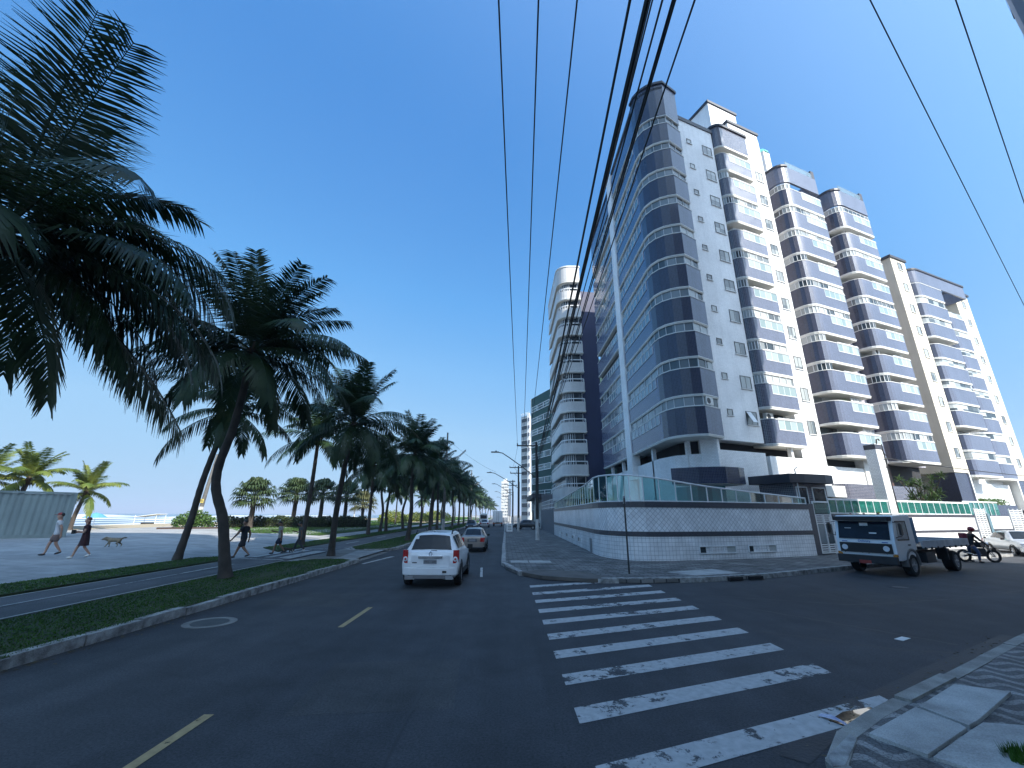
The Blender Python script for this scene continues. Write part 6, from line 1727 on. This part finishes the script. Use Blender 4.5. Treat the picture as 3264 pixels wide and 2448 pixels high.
def auto_fronds(n, L, seed, top=78, low=-25):
    rr = random.Random(seed); out = []
    for i in range(n):
        t = i/(n-1); e0 = lerp(top, low, t**.9)+rr.uniform(-6, 6); out.append(((137.5*i+seed*40) % 360, e0, e0-lerp(35, 80, min(1, t*1.4))-rr.uniform(0, 18), L*lerp(.82, 1., math.sin(PI*min(1, t*1.05)))*rr.uniform(.93, 1.07), rr.uniform(-18, 18)))
    return out
def plume(L, seed, n=(11, 9, 9)):
    """dense upright plume, an arching middle ring and a hanging skirt"""
    rr = random.Random(seed); out = []
    for k, (m_, ea, eb, fa, fb, l) in enumerate(((n[0], 86, 58, 62, 8, .95), (n[1], 48, 22, -22, -48, 1.06), (n[2], 8, -22, -66, -80, 1.))):
        for i in range(m_):
            t = rr.random(); out.append((360*i/m_+rr.uniform(-14, 14)+k*23+seed*31, lerp(ea, eb, t), lerp(fa, fb, t)+rr.uniform(-8, 8), L*l*rr.uniform(.86, 1.08), rr.uniform(-14, 14)))
    return out
# nearest palm: only its crown enters the frame
f1 = [(305, 82, 62, 5.2, 0), (125, 86, 66, 5.0, 0), (345, 78, 50, 4.9, -10), (95, 80, 50, 4.6, 20), (36, 66, -12, 3.7, 0), (24, 56, -30, 3.2, 0),
      (38, 44, -84, 4.9, 6), (44, 30, -78, 4.2, 4), (30, 30, -60, 3.8, 0), (60, 36, -50, 3.8, 0), (12, 34, -50, 3.8, 0),
      (36, 8, -74, 4.8, 4), (46, 2, -70, 4.2, 6), (26, 6, -72, 4.3, 0), (62, 0, -70, 4.0, 0), (40, -14, -78, 3.8, 0), (34, -30, -60, 4.8, 0), (22, -24, -58, 4.4, 0), (8, -12, -66, 4.0, 0),
      (340, 20, -55, 4.2, 0), (320, -5, -65, 4.2, 0), (85, 10, -60, 4.0, 0), (110, 30, -45, 4.2, 0), (130, 0, -70, 4.0, 0), (155, 40, -40, 4.2, 0), (180, 10, -60, 4.2, 0),
      (205, 60, -10, 4.2, 0), (230, 25, -50, 4.4, 0), (255, -5, -65, 4.2, 0), (280, 45, -30, 4.3, 0), (300, 15, -60, 4.2, 0), (215, 80, 50, 4.4, 0), (70, -25, -78, 3.6, 0), (345, -30, -75, 3.6, 0), (50, 60, 0, 3.2, 0), (5, 62, 0, 3.4, 0)]
coconut_palm((-9.75, 7.0, .15), [(0, 0, 0), (-.3, .1, 2.6), (.0, 0, 5), (.06, .02, 7.15)], f1, 'huge dark coconut palm crown filling the upper left corner of the view', 74, 1.1, .05, 11)
f2 = plume(4.3, 2)+[(62, 30, -32, 4.5, 0), (58, 50, 4, 4.0, 5), (235, 8, -62, 4.5, 0), (228, -15, -60, 3.8, 0), (66, -2, -62, 4.4, 0)]
coconut_palm((-9.62, 16.1, .15), [(0, 0, 0), (-.22, 0, .9), (-.5, 0, 2.0), (-.95, 0, 3.0), (-1.02, .0, 3.9), (-.72, -.1, 5.2), (-.55, -.2, 6.7), (-.45, -.3, 8.2)], f2, 'coconut palm with a kinked trunk at the roadside kerb', 76, 1.08, .06, 12, .175, .13)
f3 = plume(3.7, 5, (8, 7, 7))
coconut_palm((-15.1, 21.3, .24), [(0, 0, 0), (.25, 0, 1.8), (.4, 0, 3.6), (.75, 0, 5.6), (1.1, 0, 7.0)], f3, 'coconut palm with a slanting trunk on the far lawn strip left of the kinked one', 62, 1., .06, 13, .155, .115)
f4 = plume(4.2, 8)
coconut_palm((-9.3, 24.6, .15), [(0, 0, 0), (.0, 0, 2.2), (.15, 0, 4.6), (.35, .1, 7.1)], f4, 'coconut palm standing at the tip of the first lawn strip, beside the driveway', 66, 1.05, .062, 14, .17, .12)
f5 = plume(3.7, 13, (8, 8, 8))
coconut_palm((-14.0, 31.4, .24), [(0, 0, 0), (.1, 0, 2.5), (.15, 0, 4.8), (.1, .1, 7.3)], f5, 'slender coconut palm behind the grey-clad woman on the back lawn strip', 56, 1.0, .065, 15, .17, .12)
# the rest of the row: three crowns shared by copies
protos = []
for i in range(3):
    t = thing('coconut_palm', None, 'palm tree', (0, 0, 0), 0, 'coconut palms along the roadside'); t['label'] = ''
    trunk(t, [(0, 0, 0), (.15-.2*i, 0, 2.4), (.1*i, .1, 4.8), (.1, .1, 7.2)], .19, .13); heart(t, (.1, .1, 7.2))
    m = MB(); rr = random.Random(50+i)
    for (az, e0, e1, L, tw) in plume(4.2, 20+i*3, (12, 10, 10)): frond(m, (.1, .1, 7.3), az, e0, e1, L, 46, 1.05*L/4.4, rr, .085, tw, 9)
    m.build('crown', COCO, t); protos.append(t)
row = [(-8.2, 38.4, 'second from the driveway, on the road edge lawn', 1.0), (-14.2, 47, 'on the back lawn strip left of the second roadside one', .97), (-15.4, 55.7, 'one of a close pair of trunks on the back strip', .98), (-14.7, 55.9, 'the other of the close pair of trunks on the back strip', .93),
       (-8.6, 52, 'third on the road edge lawn', 1.02), (-14.6, 64.8, 'behind the pair on the back strip', 1.), (-9.6, 63.9, 'right behind the tall slender ornamental pole', 1.04), (-13.8, 74, 'farther back strip, dark crown', 1.), (-8.9, 76, 'fifth on the road edge lawn', 1.05), (-9.0, 88, 'sixth on the road edge lawn', 1.02), (-14.8, 92, 'far back strip, slim', .98), (-9.0, 99, 'seventh on the road edge lawn', 1.05), (-15, 107, 'farther back strip beyond the slim one', 1.), (-9, 112, 'eighth on the road edge lawn', 1.02), (-9.1, 126, 'ninth on the road edge lawn, partly in sunlight', 1.), (-14.5, 130, 'far back strip, partly in sunlight', 1.02), (-9, 142, 'tenth on the road edge lawn', 1.), (-8.8, 160, 'eleventh on the road edge lawn', 1.02), (-9, 182, 'twelfth on the road edge lawn', 1.), (-8.7, 208, 'thirteenth on the road edge lawn', 1.), (-8.6, 240, 'fourteenth on the road edge lawn', 1.05), (-8.4, 280, 'fifteenth on the road edge lawn', 1.05), (-8.2, 330, 'last of the row at the far end of the avenue', 1.1), (-20.5, 84, 'short one out on the promenade lawn', .8), (-22, 120, 'small far one toward the beach', .8)]
used = set()
for i, (x, y, lab, s) in enumerate(row):
    p = protos[i % 3]; z = .24 if -15.5 < x < -13 else (.17 if x > -13 else .4)
    if i % 3 not in used: c = p; used.add(i % 3); c.location = (x, y, z); c.rotation_euler.z = i*1.3; c.scale = (s, s, s)
    else: c = place_copy(p, (x, y, z), i*1.3, None, s)
    c['label'] = 'coconut palm, '+lab
# sunlit palms by the beach
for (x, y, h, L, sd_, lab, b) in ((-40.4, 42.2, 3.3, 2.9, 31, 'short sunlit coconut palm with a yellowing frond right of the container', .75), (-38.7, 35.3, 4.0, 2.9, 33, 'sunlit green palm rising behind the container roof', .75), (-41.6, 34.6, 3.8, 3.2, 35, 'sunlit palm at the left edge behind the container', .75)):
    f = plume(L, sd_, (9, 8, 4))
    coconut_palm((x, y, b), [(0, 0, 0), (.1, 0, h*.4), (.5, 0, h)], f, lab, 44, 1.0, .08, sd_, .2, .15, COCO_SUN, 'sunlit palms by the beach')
# fan palms
def fan_palm(base, h, R_, label, seed, n=40, mat=None):
    t = thing('fan_palm', label, 'palm tree', base, 0, 'fan palms behind the hedge'); rr = random.Random(seed)
    trunk(t, [(0, 0, 0), (.05, 0, h*.5), (0, 0, h)], .28, .24, PTRUNK)
    m = MB(); c = Vector((0, 0, h))
    for i in range(n):
        a = 2.4*i; el = R(lerp(78, -32, i/(n-1))+rr.uniform(-9, 9)); d = Vector((math.cos(a)*math.cos(el), math.sin(a)*math.cos(el), math.sin(el)))
        st = c+d*R_*.55; m.tube([c, c+d*R_*.3+Vector((0, 0, .05)), st], [.035, .03, .025], 4)
        side = d.cross(Vector((0, 0, 1))).normalized(); up = side.cross(d)
        for k in range(15):
            an = lerp(-1.9, 1.9, k/14); v = (d*math.cos(an)+side*math.sin(an)+up*.15).normalized(); l = R_*.55*rr.uniform(.85, 1.1)*(1 if abs(an) < 1.2 else .75)
            mid = st+v*l*.62; end = mid+(v*.55+Vector((0, 0, -.8))).normalized()*l*.45; w_ = up.cross(v).normalized()*.085
            m.poly([st-w_*.3, st+w_*.3, mid+w_, mid-w_]); m.poly([mid-w_, mid+w_, end+w_*.1, end-w_*.1])
    m.build('crown', mat or FANL, t)
for i, (x, y, h, rr_, lab) in enumerate(((-28.6, 50.5, 3.4, 2.0, 'bushy fan palm with drooping leaves left of the other fan palms'), (-27.2, 57.5, 4.0, 2.0, 'fan palm second from the left behind the hedge'), (-24.8, 60, 4.3, 1.9, 'fan palm third from the left, behind the slender coconut trunk'), (-22.6, 63, 4.2, 1.9, 'fan palm fourth from the left, behind the driveway palm'), (-24.6, 77, 3.4, 2.1, 'lone round fan palm in sunlight right of the hedge'))):
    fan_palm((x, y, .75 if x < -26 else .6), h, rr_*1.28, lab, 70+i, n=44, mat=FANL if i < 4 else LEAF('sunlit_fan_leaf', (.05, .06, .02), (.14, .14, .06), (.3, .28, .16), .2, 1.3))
# hedge and bushes
def foliage(vol, n, size, rr, mb):
    for _ in range(n):
        c = vol(); d = Vector((rr.uniform(-1, 1), rr.uniform(-1, 1), rr.uniform(-.2, 1))).normalized()*size*rr.uniform(.6, 1.3); e_ = d.orthogonal().normalized()*size*.28; e_.rotate(Matrix.Rotation(rr.uniform(0, 6), 3, d))
        mb.poly([c-e_*.4, c+e_*.4, c+d*.55+e_, c+d*.55-e_]); mb.poly([c+d*.55-e_, c+d*.55+e_, c+d])
HEDGE = LEAF('hedge_leaf', (.012, .025, .008), (.04, .06, .018), (.08, .1, .035), .15, .8)
t = thing('hedge', 'long clipped hedge behind the promenade lawn under the fan palms', 'hedge', (0, 0, 0)); rr = random.Random(91); mb = MB()
A, B = Vector((-31.5, 49.5)), Vector((-20.5, 66))
def hv():
    k = rr.random(); p = A.lerp(B, k); d = (B-A).normalized(); n_ = Vector((d.y, -d.x)); o = rr.uniform(-1.1, 1.1); z = rr.random()**.6
    p = p+n_*o*(1-.25*z); return Vector((p.x, p.y, .6+z*(1.25+.12*math.sin(k*40)+.1*rr.random())))
foliage(hv, 9000, .22, rr, mb); mb.build('foliage', HEDGE, t)
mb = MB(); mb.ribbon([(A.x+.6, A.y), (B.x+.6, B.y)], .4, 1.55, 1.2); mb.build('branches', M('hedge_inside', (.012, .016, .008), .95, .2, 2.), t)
def bush(x, y, z, r, h, label, mat, seed, n=1200, size=.28):
    rr = random.Random(seed); t = thing('bush', label, 'bush', (x, y, z)); mb = MB()
    def v():
        a = rr.uniform(0, 2*PI); q = r*math.sqrt(rr.random()); zz = rr.random()**.7*h*(1-.5*(q/r)**2); return Vector((q*math.cos(a), q*math.sin(a), zz))
    foliage(v, n, size, rr, mb); mb.build('foliage', mat, t); m = MB()
    for i in range(7):
        a = i*.9; m.tube([(0, 0, 0), (math.cos(a)*r*.4, math.sin(a)*r*.4, h*.5), (math.cos(a)*r*.7, math.sin(a)*r*.7, h*.8)], [.05, .03, .01], 5)
    m.build('branches', PHEART, t)
bush(-33.5, 48.6, .7, 1.9, 1.9, 'sunlit leafy bush at the left end of the hedge', PLANT, 3, 1500)
for i, (x, y, r, h, lab) in enumerate(((-24, 96, 3, 2.6, 'first sunlit bush seen between the palm trunks'), (-22, 112, 3.4, 2.4, 'second sunlit bush seen between the palm trunks'), (-20, 135, 4, 3, 'far sunlit bush between the trunks near the road'), (-24, 150, 4, 3, 'farthest yellowish bush by the beach'))):
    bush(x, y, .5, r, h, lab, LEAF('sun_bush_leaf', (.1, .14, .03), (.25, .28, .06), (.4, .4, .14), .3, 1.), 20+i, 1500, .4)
tag(MB().prism([(-38, 86), (-19, 100), (-18, 130), (-30, 130)], .3, .62).build('sand_mound', SAND), kind='structure')
# yucca-like tree behind the boundary wall
t = thing('dracaena_tree', 'spiky green dracaena behind the green glass wall beside the dark columns', 'tree', (33.6, 34.4, 1.2)); rr = random.Random(77); m = MB(); mb = MB()
m.tube([(0, 0, 0), (0, 0, 1.9)], [.14, .1], 8)
for i in range(26):
    a = rr.uniform(0, 2*PI); q = rr.uniform(.3, 1.75); tip = Vector((math.cos(a)*q, math.sin(a)*q, rr.uniform(2., 4.9)-q*.35)); m.tube([(0, 0, 1.7), tip*.55+Vector((0, 0, .6)), tip], [.05, .035, .02], 5)
    for k in range(34):
        el = rr.uniform(-.5, 1.4); b_ = rr.uniform(0, 2*PI); d = Vector((math.cos(b_)*math.cos(el), math.sin(b_)*math.cos(el), math.sin(el))); e_ = d.cross(Vector((.3, .2, 1))).normalized()*.028; L = rr.uniform(.4, .7)
        mb.poly([tip-e_, tip+e_, tip+d*L*.6+e_, tip+d*L*.6-e_]); mb.poly([tip+d*L*.6-e_, tip+d*L*.6+e_, tip+d*L+Vector((0, 0, -.1))])
m.build('trunk', PHEART, t); mb.build('crown', LEAF('dracaena_leaf', (.04, .08, .03), (.11, .17, .06), (.3, .36, .2), .2, 1.2), t)
bush(24.6, 30.4, 1.6, 1.6, 1.6, 'garden plants glimpsed through the emerald glass near the gate', PLANT, 44, 700)
bush(7.6, 35, 1.2, 1.5, 2.4, 'garden plants behind the glass railing on the left side of the corner wall', PLANT, 45, 900)
# shipping container
t = thing('shipping_container', 'pale grey ribbed shipping container standing on the promenade', 'container', (-28.9, 29.9, .72), R(40)+PI)
m = MB(); x = 0.
pts = []
while x < 12.1:
    for dx, dy in ((0, 0), (.08, .035), (.17, .035), (.25, 0)): pts.append((x+dx, -dy))
    x += .32
m.ribbon([(p[0], -p[1]) for p in pts][::-1], .2, 2.75, .04)
CONT = M('container_grey_green', (.2, .25, .25), .6, .12, .5, streak=.25)
m.build('ribbed_side', CONT, t)
MB().box((6.1, -1.25, 1.5), (12.1, 2.3, 2.5)).build('shell', CONT, t)
f = MB(); f.box((6.1, .02, .12), (12.2, .14, .2)); f.box((6.1, .02, 2.82), (12.2, .14, .12)); f.box((-.02, .02, 1.45), (.16, .16, 2.85)); f.box((12.22, .02, 1.45), (.16, .16, 2.85)); f.build('frame', CONT, t)
MB().box((3.2, .1, .13), (.5, .02, .12)).build('fork_pocket', BLACKP, t); MB().box((6.1, -1.2, 2.86), (12.1, 2.3, .06)).build('roof', CONT, t)
# beach things
t = thing('beach_kiosk', 'small beach tent with a white awning and dark table on the sand', 'beach tent', (-52, 66, .2))
MB().prism([(-1.6, -1), (1.6, -1), (1.6, 1), (-1.6, 1)], lambda x, y: 1.75+.12*x, lambda x, y: 1.82+.12*x).build('awning', SLABW, t)
m = MB()
for sx in (-1.5, 1.5):
    for sy in (-.9, .9): m.tube([(sx, sy, -.3), (sx, sy, 1.8)], .03, 5)
m.build('poles', FRAME, t); MB().box((-.2, 0, .55), (1.4, .8, .5)).build('table', STEEL_DK, t); MB().box((1., .2, .4), (.5, .5, .7)).build('cool_box', SLABW, t)
t = thing('beach_umbrella', 'blue beach umbrella and cloth near the short palm', 'umbrella', (-50, 55, .35)); MB().lathe([(.02, 2.0), (.6, 1.8), (1.2, 1.4), (1.19, 1.38), (.6, 1.76), (.02, 1.95)], 12).build('canopy', M('blue_canvas', (.08, .25, .5), .8, .1, 3.), t); MB().tube([(0, 0, -.2), (0, 0, 2)], .025, 6).build('pole', FRAME, t)
tag(MB().ribbon([(-35, 45.5), (-30.5, 48.2)], .6, .92, .3).build('low_wall', M('brown_low_wall', (.05, .03, .022), .8, .2, 2.)), 'low brown wall edging the beach behind the kinked palm', 'wall')
# pale rounded bench / bin beyond the lawn

# ------------------------------------------------------------------ sea air
hz = MB().box((-2500, 4000, 34.), (14500, 15800, 76.)).build('haze', M('haze_surface', (.8, .8, .8)))
hz['kind'] = 'stuff'
hm = bpy.data.materials.new('sea_haze'); hm.use_nodes = True; hn = hm.node_tree; hn.nodes.clear()
ho = hn.nodes.new('ShaderNodeOutputMaterial'); hv_ = hn.nodes.new('ShaderNodeVolumePrincipled')
hv_.inputs['Color'].default_value = (.8, .88, 1, 1); hv_.inputs['Density'].default_value = .00045; hv_.inputs['Anisotropy'].default_value = .2
hn.links.new(hv_.outputs[0], ho.inputs['Volume'])
hz.data.materials.clear(); hz.data.materials.append(hm)
